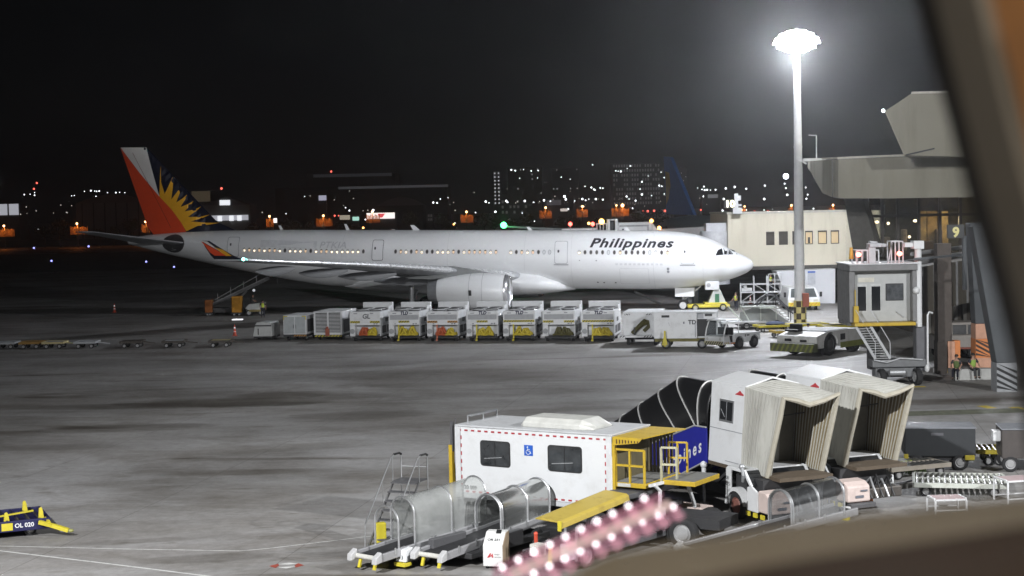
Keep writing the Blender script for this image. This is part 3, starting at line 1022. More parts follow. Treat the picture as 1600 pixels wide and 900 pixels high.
    b = MB(); b.ball(hd + Vector((0, .02, .05)), .10, .115, .085, 12, 8)
    b.build('hair' if hat is None else 'cap', hat or HAIR, r)
    b = MB()
    for sx in (-1, 1):
        b.ball(hd + Vector((sx * .035, -.095, .0)), .012, n=6, m=4)
    b.build('eyes', BLACK, r)
    b = MB(); b.ball(hd + Vector((0, -.11, -.03)), .016, .022, .022, 6, 4); b.build('nose', SKIN, r)
    b = MB()
    for sx in (-1, 1): b.ball(hd + Vector((sx * .092, .01, -.02)), .015, .025, .032, 6, 4)
    b.build('ears', SKIN, r)
    b = MB(); b.box(-.025, .025, -.106, -.09, -.075, -.066); b.xf(lambda v: Vector(v) + hd); b.build('mouth', mat('lips', (.25, .09, .07), .5), r)
    return r
HIVIS = mat('hi_vis_yellow', (.62, .75, .08), .7, var=.05)
NAVY = mat('navy_cloth', (.02, .022, .035), .85)
CHAR = mat('charcoal_cloth', (.04, .04, .042), .85)

# ------------------------------------------------------------------ row of ground support units
HOSEY = mat('hose_yellow', (.56, .44, .03), .55, var=.2, scale=5, dirt=(.22, .16, .02))
HOSER = mat('hose_orange_red', (.50, .10, .03), .55, var=.15, scale=4)
HOSEB = mat('hose_olive_black', (.10, .09, .02), .6, var=.2, scale=4)
PANELG = mat('panel_grey', (.40, .41, .43), .45)
ENDW = mat('unit_white', (.68, .69, .70), .45, var=.07, dirt=(.48, .48, .47), scale=1.6)
UNIT_GROUP = 'air conditioning and power units parked in a row before the airliner'
def fan(b, x, y, z, r):
    b.cyl((x, y, z), (x, y, z + .16), r, n=18)
def air_unit(label, px, py, title, stripe, hose, wid=2.45, bar='yellow', rear=True, seed=0):
    rg = random.Random(seed)
    p = G(px, py)
    r = thing('ground_air_unit', label, 'ground unit', p, -TH, UNIT_GROUP)
    w = wid / 2
    b = MB()
    b.box(-w, w, 0, 4.2, 1.28, 2.32)                     # upper body
    b.box(-w, w, .62, 4.2, .42, 1.278)                   # lower body behind the hose bay
    b.box(-w, -w + .42, 0, .618, .42, 1.278)
    b.box(w - .06, w, 0, .618, .42, 1.278)
    body = b.build('body', ENDW, r, .025)
    b = MB(); b.box(-w + .43, w - .07, .03, .6, .42, .50); b.build('hose_tray', DGREY, r)
    if title != 'GL':
        b = MB(); b.box(-w + .12, w - .1, -.012, -.002, 1.70, 2.08); b.build('front_panel', PANELG, r)
    b = MB()
    if stripe == 'both':
        stripes(b, -w + .05, -w + .82, 1.46, 1.60, -.014, .09); stripes(b, w - .82, w - .05, 1.46, 1.60, -.014, .09)
    elif stripe == 'full': stripes(b, -w + .05, w - .05, 1.50, 1.64, -.014, .10)
    else: stripes(b, -.42, .42, 1.48, 1.62, -.014, .10)
    b.build('hazard_stripes', BLACK, r)
    b = MB()
    if stripe == 'both':
        b.box(-w + .04, -w + .83, -.009, -.003, 1.45, 1.61); b.box(w - .83, w - .04, -.009, -.003, 1.45, 1.61)
    elif stripe == 'full': b.box(-w + .04, w - .04, -.009, -.003, 1.49, 1.65)
    else: b.box(-.43, .43, -.009, -.003, 1.47, 1.63)
    b.build('stripe_band', YEL2 if bar != 'salmon' else mat('stripe_amber', (.62, .30, .05), .5), r)
    if title:
        if title == 'TLD': lettering('TLD', .34, mat('print_navy', (.02, .02, .06), .5), r, (-.30, -.012, 2.09), (1, 0, 0), (0, 0, 1), .25, .02)
        else: lettering(title, .50, mat('print_dark_grey', (.07, .075, .09), .5), r, (-.2, -.016, 1.80), (1, 0, 0), (0, 0, 1), .1, .012)
    b = MB()
    for x, z, ww, hh in ((-.75, 2.16, .3, .05), (.55, 2.16, .25, .05), (-.7, 1.36, .12, .05), (.75, 1.34, .14, .08), (.95, 1.34, .1, .1)):
        b.box(x - ww / 2, x + ww / 2, -.008, -.001, z, z + hh)
    b.build('placards', mat('print_grey', (.16, .17, .2), .5), r)
    # coiled hoses in the bay
    for k, hm in enumerate(hose):
        cx = -.18 + k * (.62 if len(hose) > 1 else 0)
        b = MB()
        for q in range(7):                       # slack folds hung over a hook
            ax_, az_ = cx + .10 + rg.uniform(-.06, .06), rg.uniform(.98, 1.18) - .05 * (q % 3)
            ax_ += rg.uniform(-.14, .14); az_ -= rg.uniform(0, .22)
            lx, rx = ax_ - rg.uniform(.12, .30), ax_ + rg.uniform(.12, .34)
            yy = -.06 + q * .07
            pts = [(lx, yy + .02, .52), (lx + .02, yy - .03, .66), (ax_ - .10, yy - .03, az_ - .16), (ax_ - .03, yy, az_), (ax_ + .05, yy, az_ - .01), (ax_ + .14, yy - .03, az_ - .2), (rx, yy - .03, .66), (rx + .02, yy + .02, .52)]
            b.tube(pts, .085, 7)
        b.tube([(cx - .25, -.1, .54), (cx + .1, -.16, .58), (cx + .45, -.1, .53)], .08, 7)
        b.build('hose', hm, r)
    b = MB()
    b.cyl((-w + .22, -.10, .82), (-w + .22, 0, .82), .19, n=16)
    b.build('hose_reel', GREYP, r)
    if bar:
        b = MB()
        b.bar((-.42, -.06, .16), (-.42, -.02, 1.32), .10); b.bar((-.5, -.25, .14), (-.34, -.25, .14), .09); b.bar((-.42, -.25, .14), (-.42, -.02, .3), .1)
        b.build('tow_bar', YEL2 if bar == 'yellow' else mat('salmon_paint', (.62, .20, .12), .5), r)
    b = MB(); b.box(-w + .1, w - .1, .3, 4.0, .26, .418); b.build('chassis', DARK, r)
    for x in (-w + .25, w - .25):
        for y in (.75, 3.3):
            wheel(r, (x, y, .29), .29, .2, (1, 0, 0), n=14)
    # roof gear
    for k, (fx, fy) in enumerate(((-.5, 1.1), (.55, 1.2), (-.5, 2.7), (.55, 2.8))):
        b = MB(); b.cyl((fx, fy, 2.32), (fx, fy, 2.47), .46, n=18)
        f = b.build('roof_fan', BLACK, r)
        b = MB(); b.cyl((fx, fy, 2.40), (fx, fy, 2.44), .50, n=18); b.build('fan_ring', ENDW, f)
    if rear:
        b = MB()
        b.box(-w + .05, w, 3.75, 4.19, 2.322, 2.84)
        b.box(w - .07, w - .002, 2.6, 3.748, 2.322, 2.6)
        b.build('rear_hood', ENDW, r, .02)
    b = MB()
    for y0, y1, z0, z1 in ((.5, 1.7, .62, 1.2), (2.0, 3.8, .62, 1.2), (1.5, 2.5, 1.45, 1.75)):
        b.box(w + .002, w + .012, y0, y1, z0, z1)
    b.build('side_grille', DGREY, r)
    return r
air_unit('white ground unit marked GL with red and yellow hoses under a grey title', 571, 534, 'GL', 'both', [HOSER, HOSEY], bar=None, seed=1)
air_unit('white ground unit with navy title, short stripes and bright yellow hoses beside the GL unit', 632, 534, 'TLD', 'mid', [HOSEY, HOSEY], seed=2)
air_unit('untitled white ground unit with orange red hose and salmon tow bar', 692, 534, None, 'both', [HOSER, HOSEY], bar='salmon', seed=3)
air_unit('titled white ground unit with short central stripes, directly below the jet engine intake side', 754, 534, 'TLD', 'mid', [HOSEY, HOSEY], seed=4)
air_unit('titled white ground unit with full stripe band just right of the engine intake', 811.5, 534, 'TLD', 'full', [HOSEY, HOSEY], seed=5)
air_unit('untitled white ground unit with dark olive hoses and no tow bar', 873.5, 534, None, 'both', [HOSEB, HOSEB], bar=None, seed=6)
air_unit('titled white ground unit with full stripe band beside the heart shaped hose unit', 935, 534.5, 'TLD', 'full', [HOSEY, HOSEY], seed=7)

# louvred cabinet
r = thing('louvred_unit', 'white ground unit whose whole front is two columns of louvres', 'ground unit', G(513, 532), -TH, UNIT_GROUP)
b = MB()
b.box(-1.15, 1.15, .12, 4.2, .45, 2.28)
b.build('body', ENDW, r, .02)
b = MB()
for x0, x1 in ((-1.15, -1.03), (-.05, .05), (1.03, 1.15)):
    b.box(x0, x1, 0, .118, .45, 2.28)
b.box(-1.028, -.052, 0, .118, 2.19, 2.28); b.box(.052, 1.028, 0, .118, 2.19, 2.28)
b.box(-1.028, -.052, 0, .118, .45, .62); b.box(.052, 1.028, 0, .118, .45, .62)
b.build('front_frame', ENDW, r)
b = MB(); b.box(-1.028, 1.028, .105, .116, .62, 2.19); b.build('louvre_back', BLACK, r)
s0 = None
for k in range(14):
    for cx in (-.54, .54):
        if s0 is None:
            b = MB(); b.box(-.485, .485, .0, .05, -.022, .022)
            o = s0 = b.build('louvre_slat', ENDW, r)
        else: o = again(s0, r)
        o.location = (cx, .01, .68 + k * .108)
b = MB(); stripes(b, -1.1, 1.1, .30, .44, -.012, .13); b.build('hazard_stripes', YEL2, r)
b = MB(); b.box(-1.12, 1.12, -.006, 4.0, .28, .448); b.build('chassis', DARK, r)
b = MB(); b.box(-.2, .12, -.10, -.002, .35, .95); b.box(-.12, .04, -.09, -.01, .952, 1.1); b.build('red_tow_head', mat('dull_red_paint', (.36, .10, .06), .55), r, .02)
for x in (-.9, .9):
    for y in (.8, 3.3): wheel(r, (x, y, .28), .28, .2, (1, 0, 0), n=14)
b = MB(); b.box(1.152, 1.16, .4, 4.0, .6, 1.6); b.build('side_grille', DGREY, r)
# double-door cabinet
r = thing('cabinet_trailer', 'pale grey double door cabinet trailer with yellow top corners at the row start', 'ground unit', G(461, 533), -TH, UNIT_GROUP)
b = MB(); b.box(-.95, .95, .05, 3.6, .52, 2.02); b.build('body', ENDW, r, .02)
for sx in (-1, 1):
    b = MB(); b.box(min(sx * .04, sx * .86), max(sx * .04, sx * .86), .0, .048, .6, 1.92); d = b.build('door', mat('door_grey', (.46, .49, .50), .45), r, .01)
    b = MB(); b.box(sx * .1 - .015, sx * .1 + .015, -.03, -.002, 1.0, 1.3); b.build('handle', DARK, d)
    b = MB(); b.add([(sx * .93, .04, 1.99), (sx * .55, .04, 1.99), (sx * .93, .04, 1.65)], [(0, 1, 2)]); b.build('corner_mark', YEL2, r)
b = MB(); stripes(b, -.1, .95, .38, .50, -.012, .1); b.build('hazard_stripes', mat('stripe_amber', (.62, .30, .05), .5), r)
b = MB(); b.box(-.93, .93, -.004, 3.4, .34, .518); b.build('chassis', DARK, r)
for x in (-.7, .7):
    for y in (.6, 2.8): wheel(r, (x, y, .26), .26, .18, (1, 0, 0), n=14)
b = MB(); b.box(.952, .96, .3, 3.4, .7, 1.7); b.build('side_grille', DGREY, r)
# small rounded generator trailer
r = thing('generator_trailer', 'small pale grey hooded generator trailer standing alone left of the row', 'ground unit', G(411, 532), -TH)
b = MB()
secs = []
for y, k in ((0, 1), (2.2, .92)):
    secs.append([(x * k, y, z) for x, z in ((-.84, .32), (.78, .32), (.74, 1.2), (.62, 1.45), (-.5, 1.45), (-.66, 1.2))])
b.loft(secs, caps=True, smooth=False)
b.build('hood', mat('hood_grey', (.56, .57, .56), .5), r, .04)
b = MB(); b.box(-.68, .72, -.02, 0.02, 1.13, 1.22); b.box(-.42, -.34, -.015, .02, .45, .95); b.build('air_slot', BLACK, r)
b = MB(); b.box(-.8, .72, .1, 2.1, .18, .318); b.build('chassis', DARK, r)
for x in (-.7, .65): wheel(r, (x, 1.1, .26), .26, .16, (1, 0, 0), n=14)
b = MB(); b.bar((0, .1, .25), (.9, -.5, .2), .07); b.build('drawbar', DARK, r)

# hose unit with the heart shaped hose bundle, right of the row
r = thing('hose_unit', 'white unit with a heart shaped bundle of olive hose over a low step', 'ground unit', G(998, 540), -TH, UNIT_GROUP)
b = MB(); b.box(-1.1, 1.6, 0, 3.8, .62, 2.42); b.build('body', ENDW, r, .025)
b = MB(); stripes(b, -.98, -.6, 2.2, 2.3, -.01, .09, -1); stripes(b, .55, .95, 2.2, 2.3, -.01, .09); b.build('hazard_stripes', BLACK, r)
b = MB(); b.box(-1.35, 1.0, -.55, -.002, .62, .78); b.build('step', ENDW, r, .01)
b = MB(); stripes(b, -1.33, -.9, .64, .76, -.56, .1); stripes(b, .4, .98, .64, .76, -.56, .1); b.build('step_stripes', BLACK, r)
for dx, dz in ((0, 0), (.12, .28)):
    b = MB()
    for q in range(3):
        b.tube([(-.45 + q * .05, -.12 - q * .07, .92), (-.1, -.16 - q * .07, 1.2 + dz * .3), (.35 + dx, -.15 - q * .05, 1.55 + dz), (.68, -.12, 1.62 + dz * .5), (.75, -.12, 1.35 + dz * .2), (.4, -.12, 1.05)], .12, 8)
    b.build('hose', HOSEB, r)
b = MB(); b.bar((-.25, -.5, .25), (-.25, -.35, 1.35), .1); b.build('tow_bar', DARK, r)
b = MB(); b.box(-1.0, 1.5, .2, 3.6, .42, .618); b.build('chassis', DARK, r)
for x in (-.75, 1.2):
    for y in (.3, 3.0): wheel(r, (x, y, .34), .34, .22, (1, 0, 0), n=14)
# long white generator trailer marked TD
r = thing('power_trailer', 'long white power trailer marked TD with dark open bay and upright yellow towbar', 'ground unit', G(1068, 545), -TH)
b = MB()
b.box(-2.05, .95, 0, 2.3, .72, 2.52)
b.box(.95, 2.3, .35, 2.3, .72, 2.52)
b.build('body', ENDW, r, .02)
b = MB(); b.box(-2.1, 2.35, -.05, 2.4, 2.522, 2.58); b.build('roof', WHITE, r, .015)
b = MB(); b.box(.97, 2.26, .30, .345, .85, 2.05); b.build('open_bay', BLACK, r)
b = MB(); b.box(.97, 1.4, .31, .347, 2.1, 2.45); b.build('control_panel', PANELG, r)
b = MB(); b.box(-1.5, -.95, -.015, -.002, 2.2, 2.36); b.box(1.5, 2.0, .33, .348, 2.25, 2.4); b.build('vent', BLACK, r)
lettering('TD', .42, BLACK, r, (.35, -.008, 1.72), (1, 0, 0), (0, 0, 1), 0, .012)
b = MB(); b.bar((-1.02, -.01, 1.85), (-.92, -.01, 1.62), .06, .01); b.box(-.0, .1, -.008, -.002, 1.75, 1.9); b.box(.82, .86, -.02, -.002, .8, 1.9); b.build('placards', mat('print_grey', (.16, .17, .2), .5), r)
b = MB(); b.bar((-1.25, -.5, .2), (-1.25, -.45, 1.3), .12); b.bar((-1.25, -.48, .5), (-1.25, -.1, .5), .1); b.hexa([(-1.45, -.56, .3), (-1.05, -.56, .3), (-1.05, -.46, .3), (-1.45, -.46, .3), (-1.3, -.55, 1.0), (-1.2, -.55, 1.0), (-1.2, -.47, 1.0), (-1.3, -.47, 1.0)]); b.build('tow_bar', YEL2, r)
b = MB(); b.box(-2.0, 2.2, .1, 2.2, .5, .718); b.build('chassis', mat('olive_chassis', (.16, .14, .03), .6), r)
for x in (-1.2, 1.3):
    for y in (.0, 1.9): wheel(r, (x, y, .34), .34, .24, (0, 1, 0), n=14)

# ------------------------------------------------------------------ white baggage tractor
ch = 42
cpt = G(1131, 548)
r = thing('baggage_tractor', 'white baggage tractor with open cab and chevron bumper parked at the row end', 'tractor', cpt, R(180 + ch))
# local: x forward, y to its left (towards the viewer); origin under its front left corner
L, Wd = 3.95, 1.75
b = MB()
b.prism([(-L, .5)] + [(-3.32 + .47 * math.cos(R(a)), .42 + .47 * math.sin(R(a))) for a in range(170, 9, -20)] + [(-2.3, .42)] + [(-1.72 + .47 * math.cos(R(a)), .42 + .47 * math.sin(R(a))) for a in range(170, 9, -20)] + [(-1.2, .5), (-1.2, .98), (-1.35, 1.12), (-L + .05, 1.06)], 'y', -Wd, 0)
b.prism([(-1.19, .40), (-1.19, .5), (-.75, .5), (-.6, 1.0), (-.05, .94), (0, .40)], 'y', -Wd + .002, -.002)
b.build('body', WHITE, r, .035)
b = MB(); b.box(.002, .09, -Wd + .05, -.05, .36, .62); bp = b.build('bumper', mat('bumper_cream', (.6, .56, .36), .5), r, .02)
b = MB()
for k in range(8):
    y = -Wd + .1 + k * .2
    b.add([(.094, y, .37), (.094, y + .1, .37), (.094, y + .28, .61), (.094, y + .18, .61)], [(0, 1, 2, 3)])
b.build('hazard_stripes', BLACK, bp)
b = MB(); stripes(b, -.62, -.02, .42, .56, .006, .1); b.build('side_stripes', YEL, r)
b = MB(); b.box(-1.18, -.74, -.1, .004, .41, .49); b.build('orange_sill', ORANGE, r)
b = MB()
secs = []
for z, e in ((2.0, 0), (2.06, .02), (2.1, .12)):
    secs.append([(-1.75 + e, -Wd - .02 + e, z), (-.25 - e, -Wd - .02 + e, z), (-.25 - e, .02 - e, z), (-1.75 + e, .02 - e, z)])
b.loft(secs, caps=True, smooth=False)
b.build('roof', WHITE, r, .03)
for y in (-Wd + .05, -.05):
    b = MB(); b.tube([(-.06, y, .95), (-.2, y, 1.45), (-.42, y, 1.9), (-.6, y, 2.03)], .045); b.build('front_pillar', WHITE, r)
    b = MB(); b.tube([(-1.65, y, 1.0), (-1.65, y, 2.02)], .04); b.build('rear_pillar', WHITE, r)
b = MB(); b.add([(-.1, -Wd + .1, .98), (-.1, -.1, .98), (-.52, -.1, 1.95), (-.52, -Wd + .1, 1.95)], [(0, 1, 2, 3)]); b.build('windscreen', clear('windscreen_clear', (.3, .33, .35), .8), r)
b = MB(); b.box(-1.18, -.85, -Wd + .2, -.2, .5, .95); b.box(-1.3, -1.182, -Wd + .2, -.2, .99, 1.5); b.build('seat', BLACK, r, .03)
b = MB(); b.tube([(-.5, -.5, .95), (-.85, -.5, 1.22)], .03); pts = [(-.87 - .05 * math.sin(a * .524), -.5 + .19 * math.cos(a * .524), 1.24 + .17 * math.sin(a * .524)) for a in range(13)]; b.tube(pts, .02, 6); b.build('steering_wheel', BLACK, r)
for y in (-Wd + .3, -.3):
    b = MB(); b.cyl((0.0, y, .78), (.03, y, .78), .1, n=14); b.build('headlight', mat('lamp_glass', (.6, .6, .58), .15), r)
b = MB(); b.box(-2.35, -2.25, .002, .01, .82, .98); b.box(-2.75, -2.45, .002, .01, .86, .95); b.build('side_placard', BLACK, r)
for x in (-1.72, -3.32):
    for y in (-Wd + .12, -.10):
        wheel(r, (x, y, .40), .40, .24, (0, 1, 0), rim=mat('rim_dark', (.09, .09, .09), .5, .2))
# ------------------------------------------------------------------ low pushback tractor
ch = 48
cpt = G(1272, 560)
r = thing('pushback_tractor', 'low white pushback tractor with flat deck and dark front bumper by the stairs', 'tractor', cpt, R(180 + ch))
L, Wd = 6.6, 3.0
b = MB()
prof = [(-L, .5), (-L, 1.5), (-4.2, 1.62), (-1.6, 1.60), (-.35, 1.35), (-.3, .55), (-1.25, .55)]
prof += [(-2.1 + .85 * math.cos(R(a)), .72 + .82 * math.sin(R(a))) for a in range(0, 181, 20)]
prof += [(-3.2, .55)]
b.prism(prof, 'y', -Wd, 0)
b.build('body', WHITE2, r, .04)
b = MB(); b.box(-4.4, -1.6, -Wd + .08, -.08, 1.625, 1.65); b.build('deck', mat('deck_grey', (.42, .43, .45), .6), r)
b = MB(); b.box(-.28, .35, -Wd - .1, .12, .38, .92); bp = b.build('bumper', mat('olive_bumper', (.10, .11, .05), .6), r, .03)
b = MB()
for k in range(9):
    y = -Wd + k * .36
    b.add([(.354, y - .05, .40), (.354, y + .1, .40), (.354, y + .35, .9), (.354, y + .2, .9)], [(0, 1, 2, 3)])
b.build('hazard_stripes', mat('olive_stripe', (.22, .24, .05), .6), bp)
b = MB(); b.box(-L + .1, -3.3, .002, .012, .42, .8); b.build('olive_skirt', mat('olive_stripe', (.22, .24, .05), .6), r)
b = MB(); b.box(-3.9, -3.3, .004, .016, .95, 1.35); b.build('grille', DARK, r)
b = MB(); b.box(-.28, -.25, -2.35, -1.85, 1.02, 1.18); b.box(-.27, -.25, -1.2, -.7, 1.0, 1.14); b.build('headlight', BLACK, r)
b = MB(); b.box(-1.5, -.9, -Wd + .25, -Wd + 1.2, 1.6, 1.72); b.box(-1.6, -1.5, -Wd + .25, -Wd + 1.2, 1.6, 2.05); b.build('driver_seat', BLACK, r, .02)
for x in (-2.1, -5.3):
    for y in (-Wd + .25, -.26): wheel(r, (x, y, .72), .72, .5, (0, 1, 0), rim=mat('rim_dark', (.09, .09, .09), .5, .2))
person('worker in a dull green vest beside the pushback tractor front', G(1263, 548) + Vector((0, 0, .1)), R(70), mat('olive_cloth', (.10, .16, .05), .85), NAVY, mat('dull_green_vest', (.28, .42, .08), .8))
# ------------------------------------------------------------------ ambulift (medical lift truck)
A0, B0 = G(712, 666, 3.2), G(955, 682, 3.2)
yw = yaw_of(A0, B0)
LB = (B0.xy - A0.xy).length
zB = D(718, 769, A0.y).z
ZT = 3.2
amb = thing('ambulift', 'white box bodied medical lift truck with wheelchair sign and yellow railed platform', 'lift truck', (A0.x, A0.y, 0), yw)
WD = 2.45
b = MB(); b.box(0, LB, .004, WD, zB, ZT); box = b.build('box_body', WHITE, amb, .02)
b = MB(); b.box(-.03, LB + .03, -.03, WD + .03, ZT + .002, ZT + .06); b.build('roof', mat('roof_grey_white', (.50, .51, .52), .5, dirt=(.36, .36, .36)), amb, .02)
for x in (0, LB - .16):
    b = MB()
    b.box(x - .02, x + .18, -.035, .0, zB - .06, ZT)
    b.build('corner_post', mat('white_enamel', (.70, .71, .72), .3), amb, .01)
b = MB(); b.box(.0, LB, -.02, .1, zB - .14, zB - .002); b.build('sill_rail', mat('roof_grey_white', (.5, .51, .52), .5), amb)
def px_x(px): return (px - 712) / (955 - 712) * LB
for x0, x1 in ((px_x(752), px_x(800)), (px_x(859), px_x(911))):
    b = MB(); b.prism(rrect(x0, x1, zB + .92, zB + 1.72, .1), 'y', -.022, .0); f = b.build('window', RUBBER, amb)
    b = MB(); b.prism(rrect(x0 + .035, x1 - .035, zB + .955, zB + 1.685, .08), 'y', -.028, -.0225); b.build('pane', mat('window_reflecting', (.05, .055, .06), .06, var=.4, scale=1.5, coat=.6), f)
    b = MB(); b.box((x0 + x1) / 2 - .012, (x0 + x1) / 2 + .012, -.034, -.0285, zB + .96, zB + 1.68); b.build('mullion', BLACK, f)
    b = MB(); b.tube([(x0 + .15, -.031, zB + 1.15), (x1 - .3, -.031, zB + 1.22)], .012, 6); b.build('inner_rail', GREYP, f)
b = MB()
x = .08
DASHR = mat('dash_red', (.42, .03, .04), .5)
xs = []
while x < LB - .2:
    b.box(x, x + .12, -.008, .002, ZT - .13, ZT - .08)
    if x < 2.4: b.box(x, x + .12, -.008, .002, zB + .04, zB + .09)
    else: b.box(x, x + .12, -.008, .002, zB + .04, zB + .09)
    x += .25
z = zB + .2
while z < ZT - .2:
    b.box(.17, .215, -.008, .002, z, z + .12); b.box(LB - .23, LB - .185, -.008, .002, z, z + .12)
    z += .25
tag(b.build('reflector_dashes', DASHR, amb), kind='stuff')
# wheelchair sign
b = MB(); sx, sz, q = px_x(829), zB + 1.5, .155
b.box(sx - q, sx + q, -.012, .001, sz - q * 1.05, sz + q * 1.05); sg = b.build('wheelchair_sign', mat('sign_blue', (.02, .12, .55), .4), amb)
b = MB()
b.cyl((sx - .03, -.018, sz + .1), (sx - .03, -.013, sz + .1), .025, n=10)
b.tube([(sx - .03, -.017, sz + .06), (sx - .02, -.017, sz - .02), (sx + .06, -.017, sz - .02), (sx + .09, -.017, sz - .1)], .012, 6)
b.tube([(sx - .02, -.017, sz + .03), (sx + .05, -.017, sz + .03)], .01, 6)
b.tube([(sx - .01 + .07 * math.cos(R(a)), -.017, sz - .055 + .07 * math.sin(R(a))) for a in range(120, 361, 20)], .010, 6)
b.build('pictogram', mat('sign_white', (.8, .8, .8), .5), sg)
lettering('R 20 009', .17, BLACK, amb, (.13, -.012, zB + .14), (1, 0, 0), (0, 0, 1), 0, .004)
# roof equipment
b = MB()
secs = []
for x, e in ((2.15, .12), (2.3, 0), (4.3, 0), (4.75, .12)):
    top = .30 - (.16 if e and x < 3 else (.2 if e else 0))
    secs.append([(x, .35 + e, ZT + .06), (x, .35 + e, ZT + .06 + top * .55), (x, .55 + e, ZT + .06 + top), (x, 1.55 - e, ZT + .06 + top), (x, 1.75 - e, ZT + .06 + top * .55), (x, 1.75 - e, ZT + .06)])
b.loft(secs, caps=True, smooth=False)
b.build('roof_air_conditioner', mat('aircon_cream', (.60, .60, .56), .45), amb, .04)
b = MB()
b.tube([(.12, .5, ZT + .06), (.12, .5, ZT + .28), (.12, 2.2, ZT + .28), (.12, 2.2, ZT + .06)], .03); b.tube([(.12, 1.4, ZT + .06), (.12, 1.4, ZT + .28)], .025)
b.box(.07, .17, .6, 2.1, ZT + .24, ZT + .30)
b.build('light_bar', STEEL, amb)
b = MB(); b.bar((-.2, .02, zB - .3), (-.2, .02, ZT - .6), .13); b.bar((-.22, .3, zB + .3), (-.2, .02, ZT - .9), .07); b.bar((-.08, 1.8, zB - .1), (-.08, 1.8, ZT - .6), .12); b.build('lift_mast', YEL, amb)
b = MB(); b.bar((-.16, .02, zB + 1.3), (-.16, .02, ZT + .15), .09); b.bar((-.05, .06, ZT - .5), (-.05, .06, ZT + .25), .03); b.build('mast_post', DGREY, amb)
# chassis, wheels and scissor arms
b = MB()
b.box(-.4, LB + 3.2, .6, 1.9, .55, .85); b.box(-.2, LB + .2, .35, 2.1, .86, zB - .16)
b.build('chassis', DARK, amb)
b = MB()
for y in (.55, 1.9): b.bar((.6, y, .9), (LB - .5, y, zB - .1), .12); b.bar((.6, y, zB - .12), (LB - .5, y, .86), .12)
b.build('scissor_arm', DGREY, amb)
for x in (.9, LB - .6, LB + 2.2):
    for y in (.3, 2.15): wheel(amb, (x, y, .45), .45, .28, (0, 1, 0))
# yellow platform, canopy and railings beyond the box
x0 = LB + .05
zF = zB + .74
b = MB()
b.box(x0, x0 + 1.05, .05, WD - .1, zF - .14, zF); b.box(x0 + 1.3, x0 + 2.35, .65, WD - .1, zF - .08, zF + .06)
pf = b.build('platform', YEL, amb, .015)
b = MB(); b.box(x0 + .03, x0 + 1.02, .09, WD - .12, zF + .002, zF + .01); b.box(x0 + 1.33, x0 + 2.32, .7, WD - .12, zF + .062, zF + .07); b.build('grating', mat('grating_grey', (.20, .20, .19), .6), pf)
b = MB(); b.box(x0 + .12, x0 + .55, .035, .048, zF - .12, zF - .02); b.build('nameplate', mat('plate_pale', (.6, .6, .56), .5), pf)
b = MB()
b.prism([(x0, ZT - .26), (x0, ZT), (x0 + 1.0, ZT), (x0 + .85, ZT - .15)], 'y', -.02, .03)
b.prism([(x0, .031), (x0, WD), (x0 + 1.2, WD), (x0 + 1.0, .031)], 'z', ZT - .03, ZT - .0)
cn = b.build('canopy', YEL, amb)
b = MB()
for k in range(8): b.box(x0 + .12 + k * .1, x0 + .16 + k * .1, -.03, -.021, ZT - .2 + k * .008, ZT - .07 - k * .003)
b.build('canopy_slots', mat('slot_brown', (.10, .05, .01), .6), cn)
def rail(b, pts, posts, z0, z1, w=.06):
    for a, c in zip(pts, pts[1:]):
        for z in (z1, (z0 + z1) / 2 + .02): b.bar((*a, z), (*c, z), w)
    for p in posts: b.bar((*p, z0), (*p, z1), w)
b = MB(); rail(b, [(x0 + .05, .08), (x0 + 1.0, .08)], [(x0 + .05, .08), (x0 + .52, .08), (x0 + 1.0, .08)], zF, zF + .98); b.build('railing', YEL, amb)
b = MB(); rail(b, [(x0 + .85, 1.95), (x0 + 1.4, 2.1)], [(x0 + .85, 1.95), (x0 + 1.12, 2.02), (x0 + 1.4, 2.1)], zF, zF + .98, .05); b.build('railing', YEL, amb)
b = MB(); rail(b, [(x0 + 1.2, .78), (x0 + 1.65, .9)], [(x0 + 1.2, .78), (x0 + 1.65, .9)], zF - .05, zF + 1.0, .06); b.build('gate', mat('gate_steel', (.6, .58, .4), .4, .4), amb)
b = MB()
for k in range(7): b.box(x0 + .1 + k * .12, x0 + .16 + k * .12, WD - .3, WD - .24, zF + .01, ZT - .05)
b.build('rear_slat_curtain', mat('curtain_olive', (.13, .11, .06), .7), amb)
b = MB(); b.box(x0 - .06, x0 + .06, .0, .12, zB, ZT - .2); b.build('end_frame', YEL, amb)
b = MB(); b.box(x0 - .04, x0 - .0, .13, WD, zB, ZT - .03); b.build('end_wall', mat('curtain_olive', (.13, .11, .06), .7), amb)

